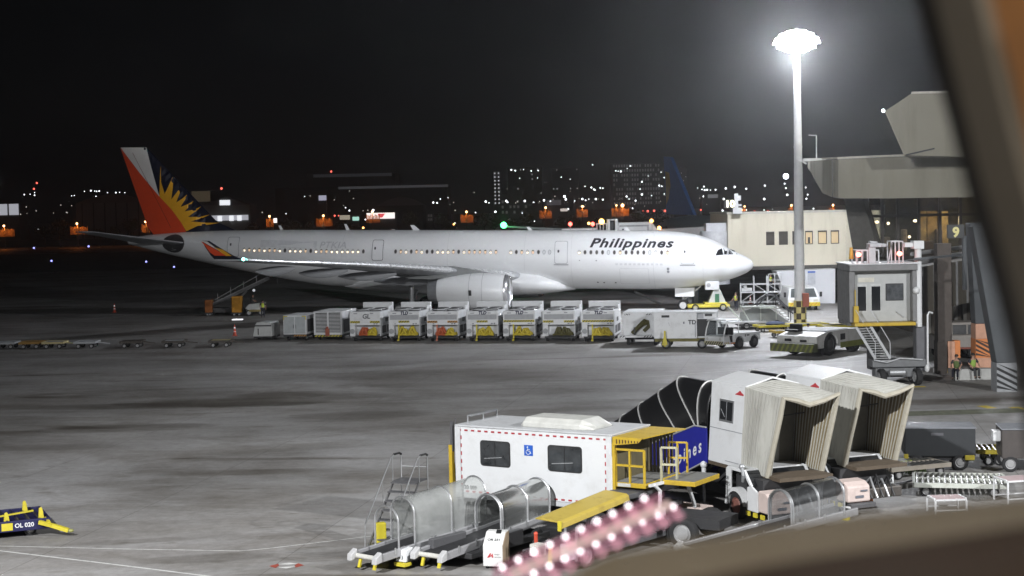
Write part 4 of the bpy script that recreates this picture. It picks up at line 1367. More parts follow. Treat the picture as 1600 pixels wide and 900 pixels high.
# ------------------------------------------------------------------ covered passenger stairs
CANV = mat('canvas_beige', (.43, .425, .385), .9, var=.12, scale=3.0, bump=.8, stretch=(1, 1, .22), dirt=(.31, .30, .26))
CANVE = mat('canvas_edge', (.38, .355, .29), .9, scale=5, dirt=(.30, .27, .20))
CANVIN = mat('canvas_brown_lining', (.20, .16, .09), .9, var=.15, scale=4, bump=.6, stretch=(1, 1, .2), dirt=(.11, .085, .045))
BLK = mat('canopy_black', (.010, .010, .011), .35, var=.1)
BLUE = mat('stair_blue', (.010, .014, .26), .35, var=.05)
PINKP = mat('pinkish_white_paint', (.58, .48, .44), .5, dirt=(.42, .34, .31))  # white paint with the reflection's pink tint on the bonnets mixed in
def stair_truck(label, loc, ang, full=True):
    r = thing('passenger_stairs', label, 'stair truck', loc, ang, 'covered passenger stair trucks parked side by side')
    # x forward (towards the aircraft door), y left; the cabin's rear right corner is the origin
    ZC1, ZC0, W2 = 4.1, 1.5, 2.0
    lean = lambda v: Vector((v[0] + .02 * (v[2] - ZC0), v[1] + .062 * (v[2] - ZC0), v[2]))
    b = MB(); b.box(0, 2.1, 0, .06, ZC0, ZC1); b.box(0, 2.1, W2 - .06, W2, ZC0, ZC1)
    b.xf(lean); cab = b.build('platform_cabin', WHITE, r, .015)
    b = MB(); b.prism([(0, ZC1 + .002), (W2 / 2, ZC1 + .26), (W2, ZC1 + .002), (W2, ZC1 + .06), (W2 / 2, ZC1 + .32), (0, ZC1 + .06)], 'x', -.02, 2.15)
    b.xf(lean); rf = b.build('roof', WHITE, r)
    b = MB()
    for u in (.35, 1.1):
        b.hexa([(u, .35, ZC1 + .135), (u + .45, .35, ZC1 + .135), (u + .45, .95, ZC1 + .26), (u, .95, ZC1 + .26), (u, .35, ZC1 + .145), (u + .45, .35, ZC1 + .145), (u + .45, .95, ZC1 + .27), (u, .95, ZC1 + .27)])
    b.xf(lean); b.build('skylight', mat('skylight_grey', (.28, .29, .29), .4), rf)
    b = MB(); b.prism([(.62, 2.9), (1.5, 2.9), (1.5, 3.62), (.62, 3.62)], 'y', -.03, .0); b.xf(lean); wf = b.build('cabin_window', STEEL, r)
    b = MB(); b.box(.68, 1.44, -.036, -.031, 2.96, 3.56); b.xf(lean); b.build('pane', GLASSD, wf)
    b = MB(); b.box(1.08, 1.1, -.042, -.037, 2.97, 3.55); b.bar((.75, -.04, 3.3), (1.0, -.04, 3.05), .03, .006); b.xf(lean); b.build('mullion', GREYP, wf)
    b = MB(); b.box(.02, 2.08, -.012, -.001, 2.62, 2.64); b.box(1.1, 2.0, -.012, -.001, 1.62, 1.64); b.xf(lean); b.build('panel_seam', SEAM, r)
    b = MB(); b.prism([(1.55, 3.86), (1.72, 3.93), (1.82, 3.99), (1.92, 3.93), (2.05, 3.88), (2.05, 3.84), (1.55, 3.84)], 'y', -.014, -.002); b.xf(lean); b.build('red_emblem', mat('emblem_red', (.5, .05, .06), .5), r)
    b = MB(); b.box(-.02, 4.35, .02, W2 - .02, ZC0 - .12, ZC0 - .002); b.build('platform_floor', mat('floor_brown', (.10, .075, .05), .7), r)
    b = MB(); b.box(2.0, 2.06, .1, W2 - .1, ZC0, ZC1); b.build('rear_curtain', mat('curtain_pale', (.30, .29, .26), .8), r) if not full else None
    # folding canvas bellows: right wall, roof and left wall, one fold after another
    nf = 12
    secs_o, secs_i = [], []
    steps = [(i + q, v) for i in range(nf) for q, v in ((0, 0), (.66, 0), (.84, 1))] + [(nf, 0)]
    for k, (u_, v_) in enumerate(steps):
        t = u_ / nf
        fold = -.17 * v_              # narrow valley between two flat pleats
        xt = 2.12 + t * 2.25          # the top reaches further out than the foot
        xb = 2.12 + t * 1.55
        def p(y, z):
            q = (z - ZC0) / (ZC1 - ZC0)
            return (xb + (xt - xb) * q, y, z)
        zt = ZC1 + .02 - t * .12
        sag = -.30 * t * t
        wv = .025 * math.sin(k * 2.3)
        o = [p(-fold, ZC0 - .05), p(-fold * .9 - .02 + wv, ZC0 + .9), p(-fold + wv, ZC1 - .7), p(-fold * .8, zt + fold * .25), p(W2 * .25, zt + .10 + sag * .7 + fold * .35), p(W2 * .5, zt + .17 + sag * 1.5 + fold * .35), p(W2 * .75, zt + .12 + sag + fold * .35), p(W2 + fold * .5, zt + fold * .2), p(W2 + fold * .4, ZC1 - .7), p(W2 + fold * .4, ZC0 + .9), p(W2 + fold * .4, ZC0 - .05)]
        secs_o.append([lean(v) for v in o])
    b = MB(); b.loft(secs_o, closed=False, smooth=False)
    bl = b.build('canvas_bellows', CANV, r, fix=False)
    sd = bl.modifiers.new('thick', 'SOLIDIFY'); sd.thickness = .03; sd.offset = 0
    last = secs_o[-1]
    b = MB(); b.tube([v + Vector((.03, 0, 0)) for v in last], .085, 8); b.build('canvas_hem', CANVE, bl)
    inn = []
    for k in list(range(0, 3 * nf, 6)) + [3 * nf]:
        s_ = secs_o[k]
        c_ = sum(s_, Vector()) / len(s_)
        inn.append([v + Vector((0, (c_.y - v.y) * .05, (c_.z - v.z) * .04)) for v in s_])
    b = MB(); b.loft(inn, closed=False, smooth=False); b.build('canvas_lining', CANVIN, bl, fix=False)
    b = MB(); b.bar((2.5, .12, 3.0), (3.9, .3, 3.6), .05); b.bar((2.9, .3, 3.2), (3.0, W2 - .3, 3.3), .04); b.xf(lean); b.build('bellows_strut', DARK, r)
    b = MB(); b.box(2.2, 2.24, .15, W2 - .15, ZC0, ZC1 - .1); b.xf(lean); dr = b.build('cabin_end_wall', mat('cabin_inner_grey', (.22, .21, .18), .6), r)
    b = MB(); b.box(2.245, 2.27, .5, 1.3, ZC0 + .02, ZC0 + 1.95); b.xf(lean); b.build('door', mat('door_pale', (.48, .48, .46), .5), dr)
    # canopied flight: the ribs lean back down the slope from their feet on the blue panel
    def pz(x): return 2.6 - .05 * min(1, -x / .78) if x > -.78 else 2.55 + (x + .78) * .32
    def cz(x): return 4.02 if x > -2.8 else 4.02 + (x + 2.8) * .415
    CW = 1.25
    ribs = [(0.0, -.02), (-.60, -.85), (-.80, -2.85), (-2.05, -4.25), (-4.0, -5.75), (-5.9, -7.2), (-7.4, -8.4)]
    def arch(xf_, xc, n=14, off=0.0):
        out = []
        z0, z1 = pz(xf_), cz(xc)
        for i in range(n + 1):
            t = R(180 * i / n)
            k = math.sin(t)
            out.append(Vector((xf_ + (xc - xf_) * k ** .85, CW / 2 - (CW / 2 + off) * math.cos(t), z0 + (z1 - z0 + off) * k ** .72)))
        return out
    b = MB()
    secs = []
    for (f0, c0_), (f1, c1) in zip(ribs, ribs[1:]):
        for k in range(4): secs.append(arch(f0 + (f1 - f0) * k / 4, c0_ + (c1 - c0_) * k / 4))
    secs.append(arch(*ribs[-1]))
    b.loft(secs, closed=False)
    cn = b.build('stair_canopy', BLK, r, fix=False)
    sd = cn.modifiers.new('thick', 'SOLIDIFY'); sd.thickness = .02
    for xf_, xc in ribs[1:-1]:
        b = MB(); b.tube(arch(xf_, xc, 18, .02), .03, 6); b.build('canopy_rib', mat('rib_pale', (.62, .62, .6), .4, .3), r)
    # blue side skirts with the airline's name rising along the flight
    for y0, y1 in ((-.05, .0), (CW, CW + .05)):
        b = MB()
        b.prism([(-.02, 1.40), (-.02, 2.58), (-.78, 2.55), (-7.3, pz(-7.3)), (-7.3, .06), (-3.4, .1), (-2.0, .69), (-.25, 1.40)], 'y', y0, y1)
        b.build('blue_side_panel', BLUE, r)
    b = MB(); b.tube([(-.0, -.06, 2.6), (-.78, -.06, 2.57), (-7.3, -.06, pz(-7.3))], .03, 6); b.build('panel_trim', mat('rib_pale', (.62, .62, .6), .4, .3), r)
    b = MB(); b.tube([(-.02, -.06, 1.39), (-.25, -.06, 1.38), (-2.0, -.06, .68), (-3.4, -.06, .1)], .03, 6); b.build('panel_trim', mat('rib_pale', (.62, .62, .6), .4, .3), r)
    sl = Vector((1, 0, .40)).normalized()
    lettering('Philippines', .60, mat('sign_white', (.8, .8, .8), .5), r, (-3.95, -.06, .30), sl, Vector((-.15, 0, 1)), .25, .012, 1.45)
    # treads
    for k in range(9):
        b = MB(); x = -.6 - k * .55; z = ZC0 - .1 - k * .155
        b.box(x - .5, x, .06, CW - .06, z - .05, z); b.build('tread', GREYP, r)
    # truck under the platform
    b = MB(); b.box(-4.6, 4.4, .0, 1.2, .5, .75); b.box(2.3, 3.9, -.3, 1.5, .5, 1.4); b.build('truck_chassis', DARK, r)
    y0_, y1_ = -.55, 1.75
    tc = None
    for ya, yb in ((y0_, y0_ + .07), (y1_ - .07, y1_)):
        b = MB()
        b.prism([(2.05, .72), (2.08, 1.58), (2.2, 1.66), (2.42, 1.66), (2.36, 1.45), (2.34, .95), (2.3, .85)], 'y', ya, yb)
        b.prism([(2.425, 1.56), (2.425, 1.66), (3.2, 1.66), (3.62, 1.2), (3.52, 1.16), (3.14, 1.56)], 'y', ya, yb)
        b.prism([(3.3, .42), (3.36, 1.155), (3.625, 1.19), (3.95, 1.05), (3.95, .42)], 'y', ya, yb)
        o = b.build('cab_side' if tc else 'truck_cab', WHITE, tc or r, .015)
        tc = tc or o
    b = MB(); b.box(2.1, 3.15, y0_ + .07, y1_ - .07, 1.60, 1.655); b.build('cab_roof', WHITE, tc, .01)
    b = MB(); b.box(2.5, 3.2, y0_ + .3, y1_ - .3, .75, 1.15); b.box(2.5, 2.65, y0_ + .3, y1_ - .3, 1.15, 1.5); b.build('cab_seat', mat('cab_inner_dark', (.03, .03, .03), .6), tc)
    b = MB(); b.add([(3.58, y0_ + .1, 1.2), (3.58, y1_ - .1, 1.2), (3.18, y1_ - .1, 1.62), (3.18, y0_ + .1, 1.62)], [(0, 1, 2, 3)]); b.build('windscreen', GLASSD, tc)
    lettering('08', .17, BLACK, r, (2.09, y0_ - .01, 1.22), (1, 0, 0), (0, 0, 1)); lettering('075', .17, BLACK, r, (2.07, y0_ - .01, 1.03), (1, 0, 0), (0, 0, 1))
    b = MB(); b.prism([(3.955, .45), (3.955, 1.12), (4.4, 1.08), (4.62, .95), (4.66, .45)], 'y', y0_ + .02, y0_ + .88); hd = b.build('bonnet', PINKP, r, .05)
    b = MB(); b.box(4.655, 4.672, y0_ + .5, y0_ + .75, .78, .83); b.build('bonnet_print', mat('print_grey', (.16, .17, .2), .5), hd)
    b = MB(); b.box(4.655, 4.675, y0_ + .3, y0_ + .6, .58, .66); b.build('bonnet_plate', mat('print_grey', (.16, .17, .2), .5), hd)
    b = MB(); b.box(3.96, 4.45, y0_ + .9, y1_ - .05, .45, .8); b.build('engine_block', mat('engine_oily', (.10, .09, .08), .5, .3), r, .04)
    for q in range(5):
        yq = y0_ + 1.0 + q * .22
        b = MB(); b.tube([(3.8, yq, .7 + .1 * (q % 2)), (4.1, yq + .05, 1.0 + .08 * (q % 3)), (4.4, yq - .06, .85), (4.55, yq, .5)], .035, 6); b.build('hose_line', mat('cable_silver', (.45, .46, .47), .4, .5) if q % 2 else BLACK, r)
    b = MB(); b.box(4.6, 4.85, y0_, y0_ + .95, .28, .43); bp = b.build('front_bumper', DGREY, r, .02)
    b = MB()
    for k in range(3): b.box(3.3 + k * .42, 3.5 + k * .42, y0_ - .02, y0_ + .03, .26, .40)
    b.build('hazard_blocks', YEL2, bp)
    b = MB(); b.ball((3.1, y0_ - .02, 1.75), .10, n=10, m=6); b.tube([(3.1, y0_ - .02, 1.75), (3.3, y0_ - .1, 1.5), (3.2, y0_ - .05, 1.3)], .05); b.build('hydraulic_leg', mat('cable_silver', (.45, .46, .47), .4, .5), r)
    for y in (y0_ + .17, y1_ - .17):
        b = MB()
        pr = arc(2.6, .42, .62, .60, 8, 180, 12) + arc(2.6, .42, .50, .48, 180, 8, 12)
        b.prism(pr, 'y', y - .17, y + .17); b.build('wheel_arch', WHITE, r)
        wheel(r, (2.6, y, .44), .44, .26, (0, 1, 0), rim=mat('rim_rust', (.22, .09, .07), .6)); wheel(r, (-3.2, y, .46), .46, .28, (0, 1, 0))
    for x in (-.2,):
        b = MB(); b.cyl((x, -.05, .75), (x, -.05, 1.25), .08); b.cyl((x, -.05, .05), (x, -.05, .75), .05); b.cyl((x, -.05, 0), (x, -.05, .05), .16); b.ball((x, -.05, 1.32), .13, n=10, m=6); b.build('outrigger', WHITE, r)
    for x, z0, z1 in ((0, .7, 1.45), (1.2, 1.45, .7), (-1.2, .7, 1.4)):
        for y in (.3, W2 - .3):
            b = MB(); b.bar((x, y, z0), (x + 1.2, y, z1), .1); b.build('scissor_arm', DARK, r)
    return r
Pc = G(1111, 597, 4.1)
s_ang = R(-67)
S1 = Vector((Pc.x, Pc.y, 0)) - Vector((.92, .39, 0)) * .16
stair_truck('covered stair truck with blue side panel and beige bellows, nearest the lift truck', S1, s_ang)
S2 = S1 + Vector((2.77, 1.80, 0))
stair_truck('second covered stair truck, its beige bellows reaching furthest towards the terminal', S2, s_ang)

# ------------------------------------------------------------------ belt loaders under clear hoods
HOOD = clear('acrylic_hood', (.42, .43, .42), .50, .10, (.86, .88, .86))
HOODS = clear('silver_hood', (.50, .51, .50), .18, .18, (.8, .82, .8))
HOODS.node_tree.nodes['Principled BSDF'].inputs['Metallic'].default_value = .85
HOODB = clear('bright_silver_hood', (.62, .63, .64), .32, .14, (.85, .87, .88))
HOODB.node_tree.nodes['Principled BSDF'].inputs['Metallic'].default_value = .95
BELT = mat('belt_rubber', (.022, .022, .024), .6, var=.2)
RAILG = mat('rail_grey', (.40, .40, .41), .45, .4)
def belt_loader(label, p, ang, length, hood, hoops, hoodmat=None, rise=.09, w=.42, number=None):
    r = thing('belt_loader', label, 'belt loader', p, ang, 'belt loaders parked side by side')
    z = lambda x: .46 + rise * x
    b = MB(); b.hexa([(0, -w, z(0) - .08), (length, -w, z(length) - .08), (length, w, z(length) - .08), (0, w, z(0) - .08), (0, -w, z(0)), (length, -w, z(length)), (length, w, z(length)), (0, w, z(0))]); b.build('belt', BELT, r, .01)
    for s in (-1, 1):
        b = MB(); b.bar((-.12, s * (w + .07), z(0) - .03), (length, s * (w + .07), z(length) - .03), .1, .22); b.build('side_rail', RAILG, r, .015)
        b = MB(); b.hexa([(-.30, s * (w + .07) - .09, .30), (-.05, s * (w + .07) - .09, .34), (-.05, s * (w + .07) + .09, .34), (-.30, s * (w + .07) + .09, .30), (-.28, s * (w + .07) - .09, .48), (-.05, s * (w + .07) - .09, .62), (-.05, s * (w + .07) + .09, .62), (-.28, s * (w + .07) + .09, .48)]); b.build('nose_casting', mat('casting_grey', (.5, .5, .5), .5), r, .02)
        b = MB(); b.bar((-.1, s * .3, .1), (-.02, s * .3, .34), .09, .05); b.build('yellow_foot', YEL2, r)
    b = MB(); b.cyl((-.06, -w, z(0) - .04), (-.06, w, z(0) - .04), .07, n=12); b.build('end_roller', mat('roller_pale', (.62, .61, .56), .5), r)
    for k in range(int(length / .8)):
        x = .5 + k * .8
        b = MB(); b.box(x - .03, x + .03, -w - .135, -w - .125, z(x) - .02, z(x) + .16); b.build('rail_stud', ALU, r)
    def hoop(x, rad, h):
        pts = [(x, -rad, z(x) - .12), (x, -rad, z(x) + h - rad)] + [(x, -rad * math.cos(R(a)), z(x) + h - rad + rad * math.sin(R(a))) for a in range(15, 180, 15)] + [(x, rad, z(x) + h - rad), (x, rad, z(x) - .12)]
        b = MB(); b.tube(pts, .03, 8); return b.build('hoop', ALU, r)
    for x, h in hoops: hoop(x, w + .05, h)
    if hood:
        x0, x1, h = hood
        rad = w + .03
        secs = []
        n = 8
        for k in range(n + 1):
            x = x0 + (x1 - x0) * k / n
            secs.append([(x, -rad, z(x) + .05), (x, -rad, z(x) + h - rad)] + [(x, -rad * math.cos(R(a)), z(x) + h - rad + rad * math.sin(R(a))) for a in range(15, 180, 15)] + [(x, rad, z(x) + h - rad), (x, rad, z(x) + .05)])
        b = MB(); b.loft(secs, closed=False); b.build('clear_hood', hoodmat or HOOD, r, fix=False)
        for k in range(1, 3):
            x = x0 + (x1 - x0) * k / 2
            hp = hoop(x, rad + .01, h + .01); hp.scale = (1, 1, 1)
    b = MB(); b.box(.8, length - .6, -.75, .75, .22, z(.8) - .12); b.build('vehicle_frame', DARK, r, .03)
    b = MB(); b.box(1.6, 3.0, -.95, -.76, .3, .75); b.build('engine_box', DGREY, r, .03)
    for x in (1.6, length - 1.1):
        for y in (-.62, .62): wheel(r, (x, y, .25), .25, .2, (0, 1, 0), n=16)
    if number:
        b = MB(); b.hexa([(-.45, w + .2, .22), (-.1, w + .2, .22), (-.1, w + .55, .22), (-.45, w + .55, .22), (-.40, w + .2, .55), (-.1, w + .2, .60), (-.1, w + .55, .60), (-.40, w + .55, .55)]); nb = b.build('white_nose_box', WHITE, r, .02)
        lettering(number, .15, BLACK, nb, (-.46, w + .5, .3), (0, -1, 0), (.1, 0, 1))
        b = MB(); b.box(-.5, -.2, w + .18, w + .57, .10, .2); b.build('yellow_feet', YEL2, nb)
    return r
belt_loader('belt loader with smoky clear hood and low front hoop beside the steps', Vector((-4.15, 44.15, 0)), R(49), 5.2, (1.42, 4.4, 1.33), [(.72, 1.24), (1.36, 1.36)], HOOD, .06)
belt_loader('belt loader with silver hood behind the white box cart', Vector((-2.38, 44.2, 0)), R(53), 5.2, (2.75, 5.0, 1.08), [(2.55, 1.12), (2.63, 1.10)], HOODS, .06, number='813')
u_ = Vector((math.cos(R(34)), math.sin(R(34)), 0))
belt_loader('belt loader with gleaming silver hood beside the stair truck bonnets', Vector((7.66, 46.0, 0)) - u_ * 3.3, R(34), 5.9, (3.35, 5.4, 1.0), [(3.25, 1.03), (3.33, 1.01)], HOODB, .07)
# yellow hooded loader with an open white cab frame
r = thing('belt_loader', 'belt loader with long yellow hood and open white cab frame below the lift truck', 'belt loader', Vector((.46, 43.7, 0)), R(49), 'belt loaders parked side by side')
b = MB()
secs = []
for x, zt in ((.62, 1.34), (3.75, 1.66)):
    secs.append([(x, y, z + zt) for y, z in ((-.50, -.20), (-.47, -.05), (-.38, 0.0), (.36, .03), (.48, .0), (.48, -.03), (-.36, -.05), (-.46, -.2))])
b.loft(secs, caps=True, smooth=False); b.build('yellow_hood', mat('hood_ochre', (.44, .33, .06), .5, var=.12, dirt=(.28, .20, .04)), r, .015)
b = MB(); b.box(.56, .60, -.5, -.38, 1.08, 1.36); b.build('hood_bracket', YEL2, r)
b = MB(); b.hexa([(0, -.45, .4), (6.5, -.45, .95), (6.5, .45, .95), (0, .45, .4), (0, -.45, .5), (6.5, -.45, 1.05), (6.5, .45, 1.05), (0, .45, .5)]); b.build('belt', BELT, r)
b = MB(); b.box(.4, 6.3, -.85, .8, .25, .45); b.box(3.9, 6.4, -.9, .8, .46, .75); b.build('vehicle_frame', DGREY, r, .03)
b = MB(); b.tube([(4.85, -.75, .55), (4.9, -.75, 1.6), (4.6, -.75, 1.82)], .06); b.box(4.7, 5.1, -.80, -.72, .6, 1.1); b.box(4.4, 5.3, -.78, -.70, 1.78, 1.86); b.build('cab_frame', WHITE, r)
b = MB(); b.tube([(5.5, -.75, 1.84), (6.0, -.75, 1.82), (6.35, -.75, 1.55), (6.7, -.75, .85)], .06); b.build('curved_pillar', WHITE, r)
b = MB(); b.box(3.76, 6.4, -.4, .5, 1.45, 1.62); b.build('dark_hood_end', DGREY, r, .03)
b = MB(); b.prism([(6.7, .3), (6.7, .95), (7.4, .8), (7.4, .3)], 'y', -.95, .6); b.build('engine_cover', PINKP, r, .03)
b = MB(); b.box(.3, .75, -.95, -.66, .35, .8); b.build('control_box', mat('white_enamel', (.70, .71, .72), .3), r, .02)
b = MB(); b.bar((.55, -.65, .8), (.6, -.62, 1.2), .05); b.bar((.62, -.97, .3), (.66, -.97, 1.25), .06); b.build('support_post', ALU, r)
b = MB()
for k in range(7): b.box(-.25 + k * .05, -.22 + k * .05, -.35, -.05, .5, .82)
b.build('radiator_fins', mat('roller_pale', (.62, .61, .56), .5), r)
b = MB(); b.bar((-.05, -.58, .3), (.0, -.6, .82), .11, .06); b.build('yellow_lever', YEL2, r)
b = MB(); b.bar((.25, .15, .5), (.25, .15, 1.0), .07); b.ball((.25, .15, 1.0), .06, n=8, m=6); b.build('red_lever', mat('lever_red', (.6, .08, .04), .5), r)
for x in (1.2, 5.4):
    for y in (-.8, .8): wheel(r, (x, y, .34), .34, .22, (0, 1, 0), n=16)
b = MB()
for k in range(5): b.tube([(5.6 + .05 * k, -1.0, .25 + .08 * k), (6.0, -1.1, .3 + .05 * k), (6.3, -1.02, .2 + .1 * k)], .025, 6)
b.build('loose_hoses', STEEL, r)

# ------------------------------------------------------------------ mobile steps behind the first loader
st = G(600, 856)
r = thing('mobile_steps', 'aluminium mobile steps with tall handrails standing on the open apron', 'steps', st, R(68))
n = 7
for k in range(n):
    t = (k + 1) / n
    b = MB(); b.box(k * .23, k * .23 + .24, -.42, .42, 1.72 * t - .035, 1.72 * t); b.build('tread', mat('tread_dark', (.12, .12, .125), .5, .3), r)
b = MB(); b.box(n * .23 - .02, n * .23 + .62, -.44, .44, 1.70, 1.74); b.build('platform', mat('tread_dark', (.12, .12, .125), .5, .3), r)
for s in (-1, 1):
    b = MB(); b.bar((-.15, s * .43, .05), (n * .23, s * .43, 1.7), .035, .08); b.build('stringer', mat('stringer_dark', (.2, .2, .2), .5, .4), r)
    b = MB(); b.tube([(-.35, s * .45, .05), (-.3, s * .45, .75), (n * .23 - .1, s * .45, 2.46), (n * .23 + .15, s * .45, 2.52), (n * .23 + .6, s * .45, 2.50), (n * .23 + .6, s * .45, .0)], .022); b.tube([(n * .23, s * .45, 1.72), (n * .23, s * .45, 2.48)], .018); b.tube([(.9, s * .45, .85), (.9, s * .45, 1.8)], .016); b.build('handrail', ALU, r)
    b = MB(); b.tube([(n * .23 + .1, s * .45, 2.53), (n * .23 + .5, s * .45, 2.52), (n * .23 + .61, s * .45, 2.46), (n * .23 + .61, s * .45, 2.5)], .034); b.build('black_grip', BLACK, r)
b = MB(); b.tube([(n * .23 + .6, -.45, 2.1), (n * .23 + .6, .45, 2.1)], .015); b.bar((n * .23 + .6, -.45, .1), (n * .23 + .6, .45, .1), .04); b.bar((0, -.43, .06), (n * .23 + .6, -.43, .06), .04); b.bar((0, .43, .06), (n * .23 + .6, .43, .06), .04); b.build('base_frame', ALU, r)
tag(r, None)
b = MB(); b.box(-.16, .16, -.12, .12, 0, .72); o = b.build('yellow_canister', YEL2, None, .03)
o.location = G(588, 858) + Vector((.1, .4, 0)); o.rotation_euler = (0, 0, R(20))
tag(o, 'small upright yellow canister box beside the low front hoop', 'canister')

# ------------------------------------------------------------------ white box cart
pc = G(752, 893)
r = thing('box_cart', 'small white box cart with sloping printed lid and a red mark on its front', 'cart', pc + Vector((.05, .3, 0)), R(-14))
b = MB(); b.prism([(0, .08), (0, .68), (.42, .98), (.72, .98), (.72, .08)], 'x', 0, .56); b.build('body', mat('cart_white', (.74, .74, .72), .45), r, .015)
# right side is a bare wooden board
b = MB(); b.prism([(.02, .1), (.02, .66), (.42, .95), (.7, .95), (.7, .1)], 'x', .563, .58); b.build('side_board', mat('side_tan', (.36, .27, .18), .7), r)
lettering('OR 231', .115, BLACK, r, (.1, .13, .777), (1, 0, 0), (0, .82, .58), 0, .004)
b = MB(); b.prism([(.22, .33), (.30, .45), (.34, .45), (.30, .36), (.38, .45), (.40, .33), (.36, .33), (.35, .38), (.27, .33)], 'y', -.01, -.002); b.xf(lambda v: (v[0] - .1, v[1], v[2])); b.build('red_mark', mat('emblem_red', (.5, .05, .06), .5), r)
lettering('cargo', .065, BLACK, r, (.33, -.006, .41), (1, 0, 0), (0, 0, 1)); lettering('service', .065, BLACK, r, (.33, -.006, .33), (1, 0, 0), (0, 0, 1))
b = MB(); b.hexa([(.3, .35, .94), (.44, .35, .94), (.44, .45, 1.0), (.3, .45, 1.0), (.3, .35, .965), (.44, .35, .965), (.44, .45, 1.03), (.3, .45, 1.03)]); b.build('lid_handle', BLACK, r)
for x in (.08, .48):
    for y in (.1, .62): wheel(r, (x, y, .06), .06, .05, (1, 0, 0), n=10)

# ------------------------------------------------------------------ blue roller dolly at the left edge
pd0 = G(80, 836)
r = thing('roller_dolly', 'dark blue roller dolly with yellow stops and the number 020 on its frame', 'dolly', pd0, R(24))
NB = mat('dolly_blue', (.014, .014, .075), .5, var=.15)
b = MB(); b.box(-4.2, 0, 0, .09, .22, .56); b.box(-4.2, 0, 2.2, 2.3, .22, .56); b.box(-.1, 0, .091, 2.199, .22, .56); b.box(-4.2, -4.1, .091, 2.199, .22, .56); b.box(-4.1, -.1, .091, 2.199, .30, .40)
b.build('frame', NB, r, .015)
rl = None
for k in range(12):
    if rl is None:
        b = MB(); b.cyl((0, .12, 0), (0, 2.18, 0), .05, n=10); rl = o = b.build('deck_roller', mat('roller_blue_steel', (.05, .05, .10), .4, .5), r)
    else: o = again(rl, r)
    o.location = (-.3 - k * .33, 0, .5)
for x, y, h in ((-.25, .3, .38), (-.55, 1.9, .36), (-1.3, .35, .3), (-1.9, 2.0, .36), (-2.1, .4, .22), (-1.7, 1.3, .2)):
    b = MB(); b.prism([(x - .09, .5), (x + .09, .5), (x + .06, .5 + h * .7), (x + .02, .5 + h), (x - .06, .5 + h * .9)], 'y', y - .05, y + .05); b.build('cargo_stop', YEL2, r, .02)
b = MB(); b.bar((-1.9, .5, .62), (-.4, 1.0, .66), .05); b.build('latch_bar', YEL2, r)
b = MB(); b.box(-1.5, -1.16, -.012, -.001, .27, .5); b.build('yellow_plate', YEL2, r)
lettering('OL 020', .19, mat('sign_white', (.8, .8, .8), .5), r, (-1.1, -.006, .34), (1, 0, 0), (0, 0, 1), 0, .004)
b = MB(); b.bar((-.35, -.02, .45), (.0, -.30, .36), .12); b.bar((.0, -.30, .36), (.46, -.55, .20), .14, .12); b.bar((-.1, .3, .5), (-.08, -.2, .42), .1); b.build('drawbar', YEL2, r)
b = MB(); b.ball((.52, -.58, .19), .10, .08, .06, 10, 6); b.build('hitch_eye', mat('hitch_olive', (.3, .3, .1), .5), r)
for x in (-.6, -3.5):
    for y in (.3, 2.0): wheel(r, (x, y, .2), .2, .14, (0, 1, 0), n=14)

# ------------------------------------------------------------------ pink reflection in the pane, built as a glowing strip
PD = 1.3
def near(px, py, d=PD): return D(px, py, d)
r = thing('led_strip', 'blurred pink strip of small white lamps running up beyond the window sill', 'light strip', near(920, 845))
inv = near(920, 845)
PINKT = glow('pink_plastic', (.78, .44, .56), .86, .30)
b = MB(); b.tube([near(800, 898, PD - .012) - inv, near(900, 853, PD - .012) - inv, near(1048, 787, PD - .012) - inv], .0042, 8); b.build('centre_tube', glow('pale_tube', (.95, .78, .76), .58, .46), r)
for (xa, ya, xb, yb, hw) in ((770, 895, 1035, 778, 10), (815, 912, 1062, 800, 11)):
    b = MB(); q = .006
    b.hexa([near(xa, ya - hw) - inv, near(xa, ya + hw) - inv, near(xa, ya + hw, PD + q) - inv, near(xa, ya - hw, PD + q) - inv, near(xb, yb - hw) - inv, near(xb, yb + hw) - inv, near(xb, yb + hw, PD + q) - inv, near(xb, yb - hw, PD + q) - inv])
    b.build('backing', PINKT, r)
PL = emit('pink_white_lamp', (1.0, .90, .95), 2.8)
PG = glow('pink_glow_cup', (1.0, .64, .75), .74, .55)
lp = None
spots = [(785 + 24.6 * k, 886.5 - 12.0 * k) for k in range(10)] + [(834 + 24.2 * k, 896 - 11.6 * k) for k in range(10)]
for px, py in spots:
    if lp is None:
        b = MB(); b.ball((0, 0, 0), .0022, n=10, m=6); lp = o = b.build('lamp', PL, r)  # dots of the pane reflection, made as small glowing balls
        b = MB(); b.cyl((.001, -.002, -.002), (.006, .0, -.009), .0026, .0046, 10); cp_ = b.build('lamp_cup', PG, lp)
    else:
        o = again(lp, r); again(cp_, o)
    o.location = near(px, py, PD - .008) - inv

# ------------------------------------------------------------------ cabin window we look through
r = thing('cabin_window', 'blurred aircraft cabin window surround with black seal, beige sill and tan shade', 'window frame', (0, .45, CAM_H))
o0 = Vector((0, .45, CAM_H))
def slab(outline, d0, d1, name, m, bev=0.0):
    """a moulded piece of the surround, d0..d1 metres from the eye"""
    b = MB()
    n = len(outline)
    k = [D(x, y, d1) - o0 for x, y in outline]
    f = [Vector((v.x, d0 - .45, v.z)) for v in k]
    tr = tessellate_polygon([[Vector((x, y, 0)) for x, y in outline]])
    b.add(f + k, [(i, (i + 1) % n, n + (i + 1) % n, n + i) for i in range(n)] + [tuple(t) for t in tr] + [tuple(i + n for i in t[::-1]) for t in tr], False)
    return b.build(name, m, r, bev)
seal_l = [(1415, -40), (1430, 0), (1485, 200), (1517, 330), (1545, 425), (1580, 555), (1597, 640), (1606, 720), (1612, 800)]
